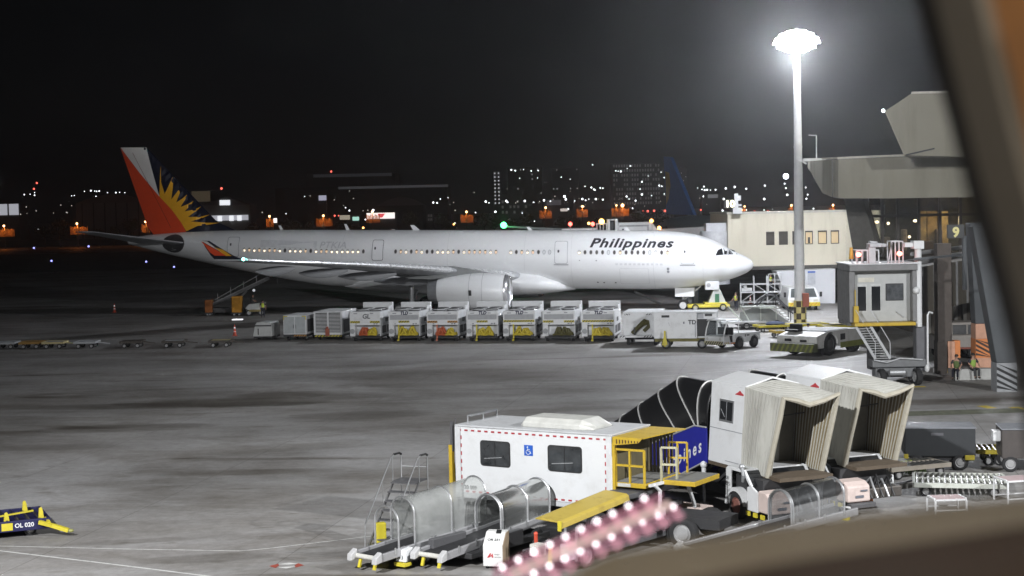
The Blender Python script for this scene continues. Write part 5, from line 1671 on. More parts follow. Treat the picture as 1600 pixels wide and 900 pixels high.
seal_r = [(1662, 800), (1650, 700), (1628, 600), (1598, 500), (1566, 380), (1540, 300), (1514, 200), (1466, 0), (1452, -40)]
slab(seal_l + seal_r, .470, .50, 'rubber_seal', mat('seal_black', (.012, .011, .011), .6))
slab([(1450, -40), (1462, 0), (1512, 200), (1538, 300), (1564, 380), (1596, 500), (1626, 600), (1648, 700), (1660, 800), (1760, 800), (1760, -40)], .43, .468, 'reveal_panel', mat('reveal_taupe', (.19, .185, .175), .7, var=.05))
slab([(1535, -40), (1547, 0), (1562, 60), (1585, 130), (1606, 215), (1630, 330), (1760, 330), (1760, -40)], .37, .40, 'shade_edge', mat('shade_tan', (.60, .30, .12), .7, var=.05))
slab([(880, 900), (956, 864), (1040, 850), (1120, 838), (1200, 824), (1330, 806), (1450, 793), (1600, 776), (1700, 765), (1700, 810), (1600, 824), (1400, 855), (1280, 872), (1200, 884), (1080, 905), (1000, 960), (860, 960)], .42, .50, 'window_sill', mat('sill_beige', (.37, .345, .295), .7, var=.06, scale=12))
slab([(980, 960), (1060, 912), (1200, 882), (1280, 869), (1400, 852), (1600, 820), (1760, 795), (1760, 1000), (980, 1000)], .36, .41, 'lower_panel', mat('panel_dark_brown', (.06, .042, .032), .75, var=.1))
b = MB()                                  # the cabin shell round the viewer
b.box(.42, .45, -1.1, -.07, -.9, .8); b.box(-.9, .45, -1.13, -1.1, -.9, .8); b.box(-.9, -.87, -1.1, -.07, -.9, .8); b.box(-.9, .45, -1.13, -.07, .8, .83); b.box(-.9, .45, -1.13, -.07, -.93, -.9)
b.build('cabin_lining', mat('lining_grey', (.3, .28, .25), .8), r)
lamp('cabin_reading_light', (-.15, -.25, CAM_H + .35), 17.0, (1.0, .86, .68), .05)
# ------------------------------------------------------------------ terminal buildings
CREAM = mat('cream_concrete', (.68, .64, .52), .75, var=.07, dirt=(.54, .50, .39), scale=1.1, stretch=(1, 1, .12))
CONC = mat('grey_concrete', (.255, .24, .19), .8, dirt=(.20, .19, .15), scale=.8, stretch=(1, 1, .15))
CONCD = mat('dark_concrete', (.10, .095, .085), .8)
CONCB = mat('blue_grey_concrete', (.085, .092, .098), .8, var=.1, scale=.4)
Y = 160
def px_box(b, x0, x1, y0, y1, Y0, Y1):
    a, c = D(x0, y0, Y0), D(x1, y1, Y0)
    zt, zb = a.z, c.z
    return b.box(a.x, c.x, Y0, Y1, zb, zt)
cb = thing('gate_building', 'cream concrete gate building with a row of small windows behind the mast', 'building', (0, 0, 0))
a, c = D(1137, 335, Y), D(1322, 413, Y)
b = MB()
wz = (D(1200, 383, Y).z, D(1200, 362, Y).z)
wins = [(1197, 1210), (1217, 1231), (1238, 1250), (1258, 1270), (1278, 1292), (1298, 1311)]
xs = [a.x] + [v for w in wins for v in (D(w[0], 372, Y).x, D(w[1], 372, Y).x)] + [c.x]
b.box(a.x, c.x, Y, Y + .35, c.z, wz[0]); b.box(a.x, c.x, Y, Y + .35, wz[1], a.z)
for k in range(0, len(xs), 2): b.box(xs[k], xs[k + 1], Y + .001, Y + .35, wz[0] + .001, wz[1] - .001)
b.box(a.x, a.x + .35, Y + .351, Y + 14, c.z, a.z)
b.prism([(c.x + .001, Y + .002), (c.x + 2.6, Y - 3.2), (c.x + 2.9, Y - 3.0), (c.x + .001, Y + .35)], 'z', c.z - .2, a.z + .1)
b.build('wall', CREAM, cb)
b = MB(); b.box(a.x - .1, c.x + .2, Y - .12, Y + 14, a.z + .002, a.z + .22); b.build('roof_edge', mat('pale_coping', (.62, .60, .52), .7), cb)
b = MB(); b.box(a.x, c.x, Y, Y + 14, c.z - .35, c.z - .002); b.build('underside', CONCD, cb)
for k, w in enumerate(wins):
    b = MB(); x0, x1 = D(w[0], 372, Y).x, D(w[1], 372, Y).x
    for q in ((x0, x0 + .06, wz[0], wz[1]), (x1 - .06, x1, wz[0], wz[1]), (x0 + .061, x1 - .061, wz[0], wz[0] + .07), (x0 + .061, x1 - .061, wz[1] - .14, wz[1])): b.box(q[0], q[1], Y - .03, Y + .1, q[2], q[3])
    f = b.build('window', mat('frame_dark', (.07, .06, .05), .6), cb)
    b = MB(); b.box(x0 + .06, x1 - .06, Y + .11, Y + .13, wz[0] + .07, wz[1] - .14); b.build('pane', emit('tan_window', (1.0, .78, .45), .22) if k >= 3 else mat('window_brown', (.11, .10, .09), .15), f)
    if k == 3: b = MB(); b.box(x0 + .3, x0 + .5, Y + .06, Y + .10, wz[0] + .1, wz[0] + .7); b.build('figure_behind', DARK, f)
# tapered white pillar below it
a1 = [D(1213, 424, 158), D(1305, 420, 158), D(1305, 478, 158), D(1236, 478, 158)]
pl = thing('white_pillar', 'broad white tapered pillar under the cream gate building', 'pillar', (0, 0, 0))
b = MB(); b.prism([(p.x, p.z) for p in (a1[0], a1[1], D(1305, 474, 158), D(1234, 474, 158))], 'y', 158, 161); b.build('shaft', mat('pillar_white', (.74, .75, .78), .6, var=.04, scale=.5), pl)
b = MB(); q = D(1262, 424, 157.97); b.box(q.x, q.x + .75, 157.95, 157.985, q.z - 1.3, q.z); nb = b.build('notice_board', mat('notice_pale', (.62, .64, .68), .5), pl)
b = MB(); b.box(q.x, q.x + .75, 157.93, 157.948, q.z - .14, q.z); b.build('blue_header', mat('sign_blue', (.02, .12, .55), .4), nb)
gw = D(1240, 474, 150)
# stand number 10
s10 = thing('stand_sign', 'small lit number 10 on a white post on the roof corner', 'sign', D(1150, 334, 159) )
o_ = D(1150, 334, 159)
b = MB(); b.box(-.15, .22, -.1, .1, 0, 2.0); b.box(.22, .5, -.08, .08, 1.3, 1.8); b.box(-.3, .6, -.12, .12, 0, .6); b.box(.22, .55, -.08, .08, .75, .95); b.build('post', WHITE, s10)
b = MB(); b.box(-1.15, -.16, -.06, .06, .62, 1.42); b.build('board', BLACK, s10)
lettering('10', .95, emit('number_lit', (1.0, .95, .66), 3.0), s10, (-1.08, -.07, .68), (1, 0, 0), (0, 0, 1), 0, .03)
# great concrete overhangs
def poly_block(label, name, cat, outline, Yf, Yb, m, part='block'):
    r = thing(name, label, cat, (0, Yf, 0))
    b = MB(); b.prism([(D(x, y, Yf).x, D(x, y, Yf).z) for x, y in outline], 'y', 0, Yb - Yf)
    b.xf(lambda v: (v.x + v.y * .32, v.y, v.z))         # the block runs back at an angle, along the pier
    b.build(part, m, r, .08)
    return r
r = thing('concrete_overhang', 'long rounded grey concrete overhang above the glazed gallery', 'overhang', (0, 0, 0))
b = MB()
secs = []
for x, Yq, yt, yb in ((1262, 128, 253, 262), (1266, 126, 252, 268), (1285, 121, 250, 302), (1298, 119, 249.5, 307), (1310, 118, 249, 310), (1380, 117, 246, 310), (1500, 116, 242, 308), (1640, 115, 238, 306)):
    p, q = D(x, yt, Yq), D(x, yb, Yq)
    secs.append([p, q, Vector((q.x + 6.5, 140, q.z)), Vector((p.x + 6.5, 140, p.z))])
b.loft(secs, caps=True, smooth=False); ov = b.build('fascia', CONC, r)
b = MB()
for (x, Yq, y), (x2, Yq2, y2) in zip(((1285, 121, 250), (1310, 118, 249), (1380, 117, 246), (1500, 116, 242)), ((1310, 118, 249), (1380, 117, 246), (1500, 116, 242), (1640, 115, 238))):
    p, q = D(x, y, Yq), D(x2, y2, Yq2); b.bar(p + Vector((0, -.05, .1)), q + Vector((0, -.05, .1)), .16, .14)
b.build('coping', mat('pale_coping', (.62, .60, .52), .7), r)
b = MB()
for x in (1300, 1420, 1560):
    p, q = D(x, 249 - (x - 1310) * .037, 117.6), D(x, 309, 117.6); b.box(p.x - .02, p.x + .02, p.y - .1, p.y + .06, q.z, p.z)
b.build('joint', CONCD, r)
b = MB(); p = D(1264, 250, 126); b.box(p.x - .5, p.x + 1.3, p.y - .3, p.y + .3, p.z - .1, p.z + .12); b.bar(p + Vector((.6, 0, .1)), p + Vector((.6, 0, 1.9)), .08); b.bar(p + Vector((.6, 0, 1.9)), p + Vector((.0, 0, 1.95)), .06); b.bar(p + Vector((-1.0, 0, .2)), p + Vector((-.2, 0, -.3)), .12); b.build('roof_camera', mat('white_enamel', (.78, .79, .8), .3), r)
uo = poly_block('upper grey concrete wing of the terminal rising at the window edge', 'concrete_wing', 'building wing', [(1382, 174), (1424, 146), (1460, 144.5), (1640, 141), (1640, 248), (1412, 243)], 112, 125, CONC, 'wall')
b = MB(); p, q = D(1424, 145, 111.9), D(1640, 140.5, 111.9); b.bar(p - Vector((0, 112, 0)), q - Vector((0, 112, 0)), .14); b.build('coping', mat('pale_coping', (.62, .60, .52), .7), uo)
b = MB(); p, q = D(1416, 242, 111.9), D(1460, 232, 111.9); b.bar(p - Vector((0, 112, 0)), q - Vector((0, 112, 0)), .1); b.build('drain_pipe', DARK, uo)
p = D(1380, 173, 111.9) - Vector((0, 112, 0))
b = MB(); b.ball(p, .13, n=8, m=6); b.build('tip_lamp', emit('small_white_lamp', (.9, .95, 1), 4), uo)
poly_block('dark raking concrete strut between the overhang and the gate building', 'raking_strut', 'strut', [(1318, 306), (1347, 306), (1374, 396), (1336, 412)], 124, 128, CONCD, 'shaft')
# glazed gallery
gl = thing('glazed_gallery', 'warm lit glazed passenger gallery with dark mullions below the long overhang', 'gallery', (0, 0, 0))
Yg = 127
g0, g1 = D(1348, 306, Yg), D(1530, 402, Yg)
b = MB(); b.box(g0.x + 3, g1.x + 4, Yg + 5, Yg + 5.3, g1.z, g0.z); b.build('back_wall', mat('gallery_back', (.11, .095, .06), .7, var=.25, scale=.5), gl)
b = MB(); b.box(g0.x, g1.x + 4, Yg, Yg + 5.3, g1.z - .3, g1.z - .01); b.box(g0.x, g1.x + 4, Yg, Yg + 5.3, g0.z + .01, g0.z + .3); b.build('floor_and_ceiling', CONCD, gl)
tw = D(1437, 330, Yg + 3)
for x0, x1, m in ((1437, 1448, 0), (1449, 1465, 1), (1466, 1482, 0)):
    b = MB(); u, v = D(x0, 330, Yg + 3), D(x1, 412, Yg + 3); b.box(u.x, v.x, Yg + 3, Yg + 3.4, v.z, u.z); b.build('lit_wall', mat('lit_tan_wall', (.62, .47, .24), .7) if m == 0 else mat('lit_brown_wall', (.42, .29, .12), .7), gl)
mu = None
for x in (1354, 1378, 1402, 1435, 1468, 1500):
    u, v = D(x, 306, Yg), D(x, 402, Yg)
    sl_ = 1.6 if x < 1360 else 0
    b = MB(); b.bar((u.x - sl_ * .6, Yg, u.z), (u.x + sl_ * .6, Yg, v.z), .22, .3); b.build('mullion', mat('mullion_dark', (.035, .025, .018), .5), gl)
b = MB(); u, v = D(1356, 338, Yg), D(1530, 336, Yg); b.bar((u.x, Yg - .02, u.z), (v.x, Yg - .02, u.z), .2, .22); b.build('transom', mat('mullion_dark', (.035, .025, .018), .5), gl)
pxs = (1356, 1377, 1401, 1434, 1467, 1499)
for x0, x1 in zip(pxs, pxs[1:]):
    u, v = D(x0 + 2, 307, Yg + .05), D(x1, 401, Yg + .05)
    b = MB(); b.box(u.x, v.x, Yg + .03, Yg + .05, v.z, u.z); b.build('pane', clear('gallery_glass', (.10, .10, .09), .72, .08, (.9, .88, .8)), gl)
for x, y in ((1370, 347), (1430, 345), (1388, 349), (1421, 370), (1472, 388)):
    p = D(x, y, Yg + 2.2); b = MB(); b.ball(p, .18 if y < 348 else .12, None, .12, 10, 6); b.build('ceiling_lamp', emit('warm_ceiling_lamp', (1, .86, .6), 6), gl)
for x, y, w_, h_, m in ((1385, 380, 9, 20, 'pinkish_white_paint'), (1412, 375, 8, 34, 'pinkish_white_paint'), (1448, 385, 20, 18, 'hall_violet'), (1466, 372, 10, 28, 'hall_violet'), (1400, 395, 26, 10, 'hall_olive')):
    p = D(x, y, Yg + 2.6); k = (Yg + 2.6) / FPX
    b = MB(); b.box(p.x - w_ * k / 2, p.x + w_ * k / 2, Yg + 2.2, Yg + 2.8, p.z - h_ * k / 2, p.z + h_ * k / 2); b.build('display_stand', mat(m, {'hall_violet': (.12, .09, .10), 'hall_olive': (.20, .17, .07)}.get(m, (.4, .3, .25)), .7), gl, .1)
p = D(1440, 330, Yg + 1.8)
lamp('gallery_light', p + Vector((1.9, -.6, -.8)), 190, (1.0, .82, .56), .4)
# lower dark terminal mass behind the bridge
tm = thing('terminal_block', 'dark lower terminal block with ribbed wall behind the boarding bridge', 'building', (0, 0, 0))
b = MB(); u, v = D(1440, 402, 118), D(1700, 500, 118); b.box(u.x, v.x, 118, 135, 0, u.z); b.build('wall', mat('terminal_brown', (.075, .062, .048), .8), tm)
for x in range(1450, 1600, 14):
    u = D(x, 405, 117.8); b = MB(); b.box(u.x - .12, u.x + .12, 117.6, 117.99, .2, u.z - .2); b.build('rib', mat('rib_grey', (.2, .19, .17), .7), tm)
b = MB(); u, v = D(1442, 425, 117.9), D(1470, 437, 117.9); b.box(u.x, v.x, 117.85, 117.95, v.z, u.z); u, v = D(1442, 446, 117.9), D(1462, 450, 117.9); b.box(u.x, v.x, 117.85, 117.95, v.z, u.z); b.build('yellow_panel', mat('dull_ochre', (.30, .23, .07), .6), tm)
# stand number 9
s9 = thing('stand_sign', 'black board with yellow number 9 on a grey post by the bridge', 'sign', D(1493, 372, 86))
k = 86 / FPX
b = MB(); b.box(-13 * k, 13 * k, -.08, .08, 0, 21 * k); b.build('board', mat('sign_black', (.012, .014, .014), .4), s9)
lettering('9', .72, emit('number_yellow', (.9, .82, .35), .16), s9, (0, -.09, .08), (1, 0, 0), (0, 0, 1), 0, .03, center=True)
b = MB(); b.cyl((.5, .1, -2.8), (.5, .1, .1), .13); b.bar((.5, .1, -.9), (-2.2, .3, -1.1), .12); b.build('post', CONCB, s9)
# columns of the pier
def column(label, px, w, Yc, top_px, peach):
    p = D(px, 560, Yc)
    r = thing('pier_column', label, 'column', (p.x, Yc, 0), 0, 'columns carrying the pier')
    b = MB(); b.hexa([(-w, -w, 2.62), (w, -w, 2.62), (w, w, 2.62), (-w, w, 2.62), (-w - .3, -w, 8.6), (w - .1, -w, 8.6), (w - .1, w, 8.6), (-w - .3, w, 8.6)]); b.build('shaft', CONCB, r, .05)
    b = MB(); b.box(-w, w, -w, w, 1.72, 2.618); b.box(-w, w, -w, w, 0, .6); b.build('peach_base', mat('peach_paint', (.60, .33, .22), .65), r, .03)
    b = MB(); b.box(-w - .004, w + .004, -w - .004, w + .004, .602, 1.718); sb = b.build('orange_band', mat('column_orange', (.70, .24, .07), .6), r)
    b = MB()
    for q in range(5):
        z0 = .62 + q * .27
        pts = [(-w, z0 + .28), (-w, z0 + .14), (w, z0 - .42), (w, z0 - .28)]
        pts = [(x, min(max(z, .61), 1.71)) for x, z in pts]
        b.add([(x, -w - .012, z) for x, z in pts], [(0, 1, 2, 3)])
    b.build('black_stripes', mat('stripe_brown_black', (.05, .03, .02), .6), sb)
    return r
column('pier column with peach and orange striped base behind the concrete block', 1534, .5, 95, 370, True)
r = thing('pier_column', 'far grey pier column with black and grey striped foot at the window edge', 'column', (D(1568, 590, 83).x, 83, 0), 0, 'columns carrying the pier')
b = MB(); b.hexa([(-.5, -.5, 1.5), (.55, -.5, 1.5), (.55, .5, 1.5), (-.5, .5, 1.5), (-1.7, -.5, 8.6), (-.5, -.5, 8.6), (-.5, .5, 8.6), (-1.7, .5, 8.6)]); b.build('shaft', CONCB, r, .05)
b = MB(); b.box(-.5, .55, -.5, .5, 0, 1.498); fb = b.build('foot', mat('foot_grey', (.3, .31, .32), .7), r)
b = MB()
for q in range(5): b.add([(x, -.512, min(max(z, .02), 1.48)) for x, z in ((-.5, .35 + q * .32), (-.5, .2 + q * .32), (.55, -.35 + q * .32), (.55, -.2 + q * .32))], [(0, 1, 2, 3)])
b.build('black_stripes', BLACK, fb)
r = thing('pier_column', 'slim dark pier column with peach lower part beside the bridge leg', 'column', (D(1478, 555, 92).x, 92, 0), 0, 'columns carrying the pier')
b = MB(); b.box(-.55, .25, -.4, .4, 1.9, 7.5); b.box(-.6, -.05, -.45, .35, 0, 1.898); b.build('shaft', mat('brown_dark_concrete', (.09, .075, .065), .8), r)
b = MB(); b.box(.0, .4, -.44, .3, .35, 1.88); b.build('peach_base', mat('peach_paint', (.60, .33, .22), .65), r)
b = MB(); b.box(.42, .75, -.3, .3, .9, 1.9); b.build('orange_side', mat('column_orange', (.70, .24, .07), .6), r)
# concrete block, people resting, yellow chock box
pb_ = G(1522, 594)
r = thing('concrete_barrier', 'low pale concrete block before the striped column with workers sitting on it', 'barrier', pb_, 0)
b = MB(); b.hexa([(-1.05, 0, 0), (1.05, 0, 0), (1.05, .7, 0), (-1.05, .7, 0), (-1.0, .05, .62), (1.0, .05, .62), (1.0, .65, .62), (-1.0, .65, .62)]); b.build('block', mat('barrier_grey', (.40, .40, .38), .8, var=.1), r, .03)
person('worker in a green vest sitting in the middle of the concrete block', pb_ + Vector((-.02, .12, .55)), R(12), NAVY, CHAR, mat('dull_green_vest', (.28, .42, .08), .8), 'sit')
person('worker in dark clothes sitting at the left end of the concrete block', pb_ + Vector((-.92, .16, .5)), R(-25), CHAR, NAVY, mat('dark_green_vest', (.10, .14, .04), .8), 'sit')
p = G(1468, 582)
r = thing('chock_box', 'small yellow box with white end lying by the bridge wheels', 'box', p, R(-5))
b = MB(); b.box(-.05, .45, -.15, .15, 0, .30); b.build('body', YEL, r, .03)
b = MB(); b.box(-.35, -.052, -.14, .14, 0, .26); b.build('white_end', WHITE, r, .05)
# pale service truck below the pier
p = G(1478, 548)
r = thing('service_truck', 'pale flat fronted service truck parked in the shade below the pier', 'truck', D(1462, 520, 100).xy.to_3d(), R(0))
PALE = mat('truck_pale', (.46, .42, .38), .5)
b = MB(); b.box(0, 3.0, 0, 2.0, .6, 1.5); b.box(.9, 2.9, .1, 1.9, 1.5, 2.3); b.build('body', PALE, r, .06)
b = MB(); b.box(1.1, 1.95, .07, .099, 1.55, 2.15); b.box(2.05, 2.8, .07, .099, 1.55, 2.15); b.build('side_window', GLASSD, r)
b = MB(); b.box(.2, .75, -.02, .0, .9, 1.2); b.build('panel', mat('dull_ochre', (.30, .23, .07), .6), r)
b = MB(); b.box(.3, 2.6, -.01, -.001, .62, .75); b.build('side_stripe', mat('dull_red_paint', (.36, .10, .06), .55), r)
for x in (.6, 2.4):
    for y in (.15, 1.85): wheel(r, (x, y, .4), .4, .26, (0, 1, 0))

# ------------------------------------------------------------------ boarding bridge of the near stand
Yb = 86.5
q0 = D(1329, 510, Yb)
bw = D(1432, 510, Yb).x - q0.x
zb0, zb1 = q0.z, D(1380, 412, Yb).z
jb = thing('boarding_bridge', 'grey boarding bridge cab with glazed doors, yellow edge and red lamps on its roof', 'boarding bridge', (q0.x, Yb, 0))
CABG = mat('cab_grey', (.42, .43, .42), .5, var=.06)
CABD = mat('cab_dark_grey', (.20, .20, .20), .55)
H_ = zb1 - zb0
def jx(px): return (px - 1329) / 103 * bw
def jz(py): return D(1380, py, Yb).z
b = MB(); b.box(-.05, bw + .05, -.15, 3.2, jz(423), jz(413)); b.box(-.05, .28, 0, 3.2, zb0 + .2, jz(423.1)); b.box(bw - .2, bw + .05, 0, 3.2, zb0 + .2, jz(423.1)); b.build('hood', CABD, jb, .04)
b = MB(); b.box(-.1, bw + .1, -.2, 3.3, jz(413) + .002, jz(411)); b.build('roof_sheet', mat('roof_pale', (.62, .63, .64), .4), jb)
b = MB()
b.box(.281, bw - .201, .55, .65, zb0 + .2, jz(488)); b.box(.281, bw - .201, .55, .65, jz(444), jz(423.1))
for x0, x1 in ((1337.0, 1343), (1358.5, 1364.5), (1381, 1388), (1416, 1426)): b.box(jx(x0) if x0 > 1338 else .281, jx(x1) if x1 < 1426 else bw - .201, .551, .649, jz(488) + .001, jz(444) - .001)
b.box(jx(1388), jx(1416), .551, .649, jz(488) + .001, jz(471)); b.build('front_wall', CABG, jb)
for x0, x1 in ((1343, 1358.5), (1364.5, 1381)):
    b = MB(); b.box(jx(x0), jx(x1), .56, .62, jz(488), jz(444)); d = b.build('door_leaf', mat('door_leaf_grey', (.52, .53, .52), .45), jb)
    b = MB(); b.box(jx(x0 + 1.5), jx(x1 - 1.5), .53, .556, jz(486), jz(448)); b.build('pane', GLASSD, d)
b = MB(); b.box(jx(1388), jx(1416), .5, .56, jz(471), jz(444)); wf = b.build('cab_window', DARK, jb, .05)
b = MB(); b.box(jx(1389.5), jx(1414.5), .48, .499, jz(469.5), jz(446)); b.build('pane', mat('cab_glass', (.14, .15, .16), .08, var=.4, scale=1.5, coat=.4), wf)
b = MB(); b.bar((jx(1404), .5, jz(488)), (jx(1416), .5, jz(497)), .05); b.build('door_stay', GREYP, jb)
b = MB(); b.box(jx(1345), jx(1370), .52, .549, jz(441), jz(434)); b.build('sign_strip', mat('pale_coping', (.62, .60, .52), .7), jb)
b = MB(); b.box(.15, bw - .1, -.35, .54, zb0, zb0 + .19); b.build('yellow_bumper', YEL, jb, .04)
b = MB(); b.box(.15, .42, -.2, .5, zb0 + .2, zb0 + 1.1); b.bar((.25, -.1, zb0 + .2), (.25, -.1, zb0 + 2.0), .06); b.build('yellow_side_pad', YEL, jb, .03)
b = MB(); b.box(0.0, bw, .66, 3.2, zb0 - .02, zb0 + .18); b.box(.0, .1, .66, 3.2, zb0 + .19, jz(423.2)); b.box(.29, bw - .21, 3.1, 3.2, zb0 + .19, jz(423.2)); b.build('cab_body', CABD, jb)
# roof cages, lamps and arms
def cage(x0, x1, y0, y1, z0, z1, n, name='roof_cage'):
    b = MB()
    for y in (y0, y1):
        for k in range(n): x = x0 + (x1 - x0) * k / (n - 1); b.bar((x, y, z0), (x, y, z1), .06)
        b.bar((x0, y, z1), (x1, y, z1), .07)
    for x in (x0, x1): b.bar((x, y0, z1), (x, y1, z1), .06)
    return b.build(name, mat('cage_pale', (.60, .60, .62), .45), jb)
cage(jx(1341), jx(1376), .3, 1.4, jz(411), jz(391), 5)
cage(jx(1396), jx(1414), .3, 1.2, jz(411), jz(378), 4)
b = MB(); b.bar((jx(1391), .3, jz(411)), (jx(1397), .3, jz(380)), .06); b.build('cage_brace', mat('cage_pale', (.60, .60, .62), .45), jb)
b = MB(); b.box(jx(1361), jx(1380), .1, .9, jz(386), jz(380)); b.box(jx(1381), jx(1388), .2, .7, jz(386), jz(381)); b.box(jx(1363), jx(1374), .2, .8, jz(380), jz(377)); b.box(jx(1360), jx(1371), .2, .8, jz(411), jz(386)); b.build('roof_machinery', mat('machine_pale', (.55, .55, .57), .5), jb, .03)
for x, y in ((1343, 397), (1407, 397)):
    b = MB(); b.ball((jx(x), .05, jz(y)), .16, .16, .13, 12, 8); b.build('red_lamp', emit('red_warning', (1, .22, .16), 6), jb)
    lamp('warning_light', (q0.x + jx(x), Yb - .3, jz(y)), 1.4, (1, .12, .08), .15)
b = MB(); b.cyl((jx(1335), .6, jz(404)), (jx(1335), .6, jz(386)), .14, .08); b.build('amber_beacon', mat('amber_plastic', (.65, .36, .03), .4), jb)
# white post and arm at the right
b = MB(); xp = jx(1437); b.box(jx(1415), jx(1434), .0, .5, jz(387), jz(380)); b.box(xp - .3, xp + .25, -.1, .6, jz(390), jz(377.5)); b.cyl((xp, .2, jz(512)), (xp, .2, jz(390)), .19); b.cyl((jx(1431), .1, jz(500)), (jx(1431), .1, jz(450)), .1); b.ball((jx(1432), .0, jz(455)), .2, n=10, m=6); b.build('hoist_post', WHITE, jb)
b = MB(); b.box(jx(1433), jx(1450), .2, .9, .75, jz(512)); b.build('lift_column', mat('lift_column_grey', (.12, .12, .13), .5), jb, .03)
b = MB(); b.tube([(jx(1449), .0, jz(580)), (jx(1449.5), .0, jz(494)), (jx(1452), .0, jz(489)), (jx(1458), .1, jz(491))], .055); b.ball((jx(1448), .0, jz(577)), .14, .14, .22, 10, 6); b.build('white_hose', WHITE, jb)
b = MB(); b.box(jx(1364), jx(1380), .8, 1.6, .8, zb0 - .02); b.build('front_leg', DARK, jb)
# service stairs
b = MB()
for k in range(14):
    t = k / 13; x = jx(1340) + t * (jx(1370) - jx(1340)); z = zb0 - .1 + t * (jz(560) - zb0)
    b.box(x - .05, x + .75, -.2 - .0, .5, z - .03, z)
tag(b.build('stair_tread', mat('tread_steel', (.5, .5, .5), .4, .5), jb), kind='stuff')
for s in (0, .8):
    b = MB(); b.bar((jx(1336) + s, -.2, zb0), (jx(1366) + s, -.2, jz(560)), .06, .14); b.bar((jx(1336) + s, -.2, zb0 + .9), (jx(1366) + s, -.2, jz(560) + .9), .04); b.bar((jx(1366) + s, -.2, jz(560)), (jx(1366) + s, -.2, jz(560) + .9), .04); b.build('stair_stringer', STEEL, jb)
# bogie
b = MB(); b.box(jx(1362), jx(1446), -.1, 1.0, jz(574), jz(562)); b.box(jx(1368), jx(1432), .1, 1.0, jz(590), jz(574.5)); b.build('bogie_frame', mat('bogie_grey', (.16, .165, .17), .5), jb, .04)
b = MB(); b.tube([(jx(1364), -.15, jz(562)), (jx(1384), -.2, jz(566)), (jx(1405), -.15, jz(560)), (jx(1440), -.15, jz(563))], .05); b.cyl((jx(1388), -.15, jz(582)), (jx(1412), -.15, jz(582)), .17); b.build('bogie_cables', mat('cable_silver', (.45, .46, .47), .4, .5), jb)
for x in (1376, 1432):
    for y in (-.05, .75): wheel(jb, (jx(x), y, .46), .46, .34, (1, .15, 0))
# tunnel back to the terminal
b = MB()
A_, B_ = Vector((bw * .5, 3.2, 0)), Vector((D(1560, 450, 117).x - q0.x, 117 - Yb - .3, 0))
dv = (B_ - A_).normalized(); nv = Vector((dv.y, -dv.x, 0)) * 1.5
z0, z1 = zb0 + .1, zb1 - .5
b.hexa([A_ - nv + Vector((0, 0, z0)), A_ + nv + Vector((0, 0, z0)), B_ + nv + Vector((0, 0, z0)), B_ - nv + Vector((0, 0, z0)), A_ - nv + Vector((0, 0, z1)), A_ + nv + Vector((0, 0, z1)), B_ + nv + Vector((0, 0, z1)), B_ - nv + Vector((0, 0, z1))])
b.build('tunnel', mat('tunnel_brown', (.13, .115, .09), .6), jb)
for k in range(1, 12):
    c_ = A_ + (B_ - A_) * (k / 12) + nv * 1.01
    b = MB(); b.bar(c_ + Vector((0, 0, z0)), c_ + Vector((0, 0, z1)), .18, .1); b.build('tunnel_rib', CABD, jb)
b = MB(); b.tube([A_ + nv + Vector((.6, 0, z1 + .4)), B_ + nv + Vector((0, 0, z1 + .4))], .2); b.tube([A_ + nv + Vector((.9, 0, z1 + .9)), B_ + nv + Vector((0, 0, z1 + .9))], .12); b.build('roof_duct', mat('duct_grey', (.3, .3, .3), .5), jb)

# ------------------------------------------------------------------ bridge at the airliner's far side
Yc = 172
r = thing('boarding_bridge', 'white boarding bridge reaching the airliner from behind, only its roof showing', 'boarding bridge', (0, Yc, 0))
def bx(b, x0, x1, y0, y1, d0=0, d1=3): a_, c_ = D(x0, y0, Yc), D(x1, y1, Yc); b.box(a_.x, c_.x, d0, d1, c_.z, a_.z)
b = MB(); bx(b, 966, 1019, 348, 372); b.prism([(D(1019.2, 348, Yc).x, D(1019, 348, Yc).z), (D(1032, 366, Yc).x, D(1030, 366, Yc).z), (D(1019.2, 366, Yc).x, D(1030, 366, Yc).z)], 'y', 0, 3); b.build('cab', WHITE, r, .03)
b = MB(); bx(b, 968, 1014, 352, 353.5, -.04, -.001); bx(b, 1011, 1014, 353.6, 362, -.04, -.001); b.build('cab_panel_line', GREYP, r)
b = MB(); bx(b, 972, 975, 357.5, 359.5, -.05, -.001); b.build('blue_mark', mat('print_navy', (.02, .02, .06), .5), r)
b = MB(); bx(b, 949, 953.5, 342.5, 370, 0, 2); bx(b, 961, 966, 342, 370, 0, 2); bx(b, 953.6, 960.9, 342.5, 344.5, 0, 2); b.build('side_tower', WHITE, r, .02)
b = MB(); bx(b, 953.6, 960.9, 345, 368, .6, 1.4); b.build('tower_opening', DARK, r)
b = MB()
for x in (932, 937, 942, 947): bx(b, x, x + 1.6, 349, 368, 0, .3)
bx(b, 931.5, 949, 349, 350.3, -.05, .35)
b.build('roof_cage', WHITE, r)
b = MB(); bx(b, 877, 931, 357.6, 358.8, 0, .1); bx(b, 877, 878, 357.6, 368, 0, .1); b.build('roof_rail', WHITE, r)
b = MB()
T0, T1 = D(1032, 362, Yc), D(1130, 353, Yc - 9)
b.hexa([(T0.x, 0, 4.6), (T1.x, -9, 4.8), (T1.x, -6, 4.8), (T0.x, 3, 4.6), (T0.x, 0, T0.z + .25), (T1.x, -9, T1.z), (T1.x, -6, T1.z), (T0.x, 3, T0.z + .25)])
b.build('tunnel', WHITE, r, .03)
b = MB(); p = D(1120, 353, Yc - 10); b.box(p.x - 1.2, p.x + 1.0, -11, -9.2, p.z - .5, p.z + .3); b.cyl((p.x - .3, -10.5, 2), (p.x - .3, -10.5, p.z - .5), 1.5, n=24); b.build('rotunda', mat('rotunda_white', (.66, .67, .70), .5), r)
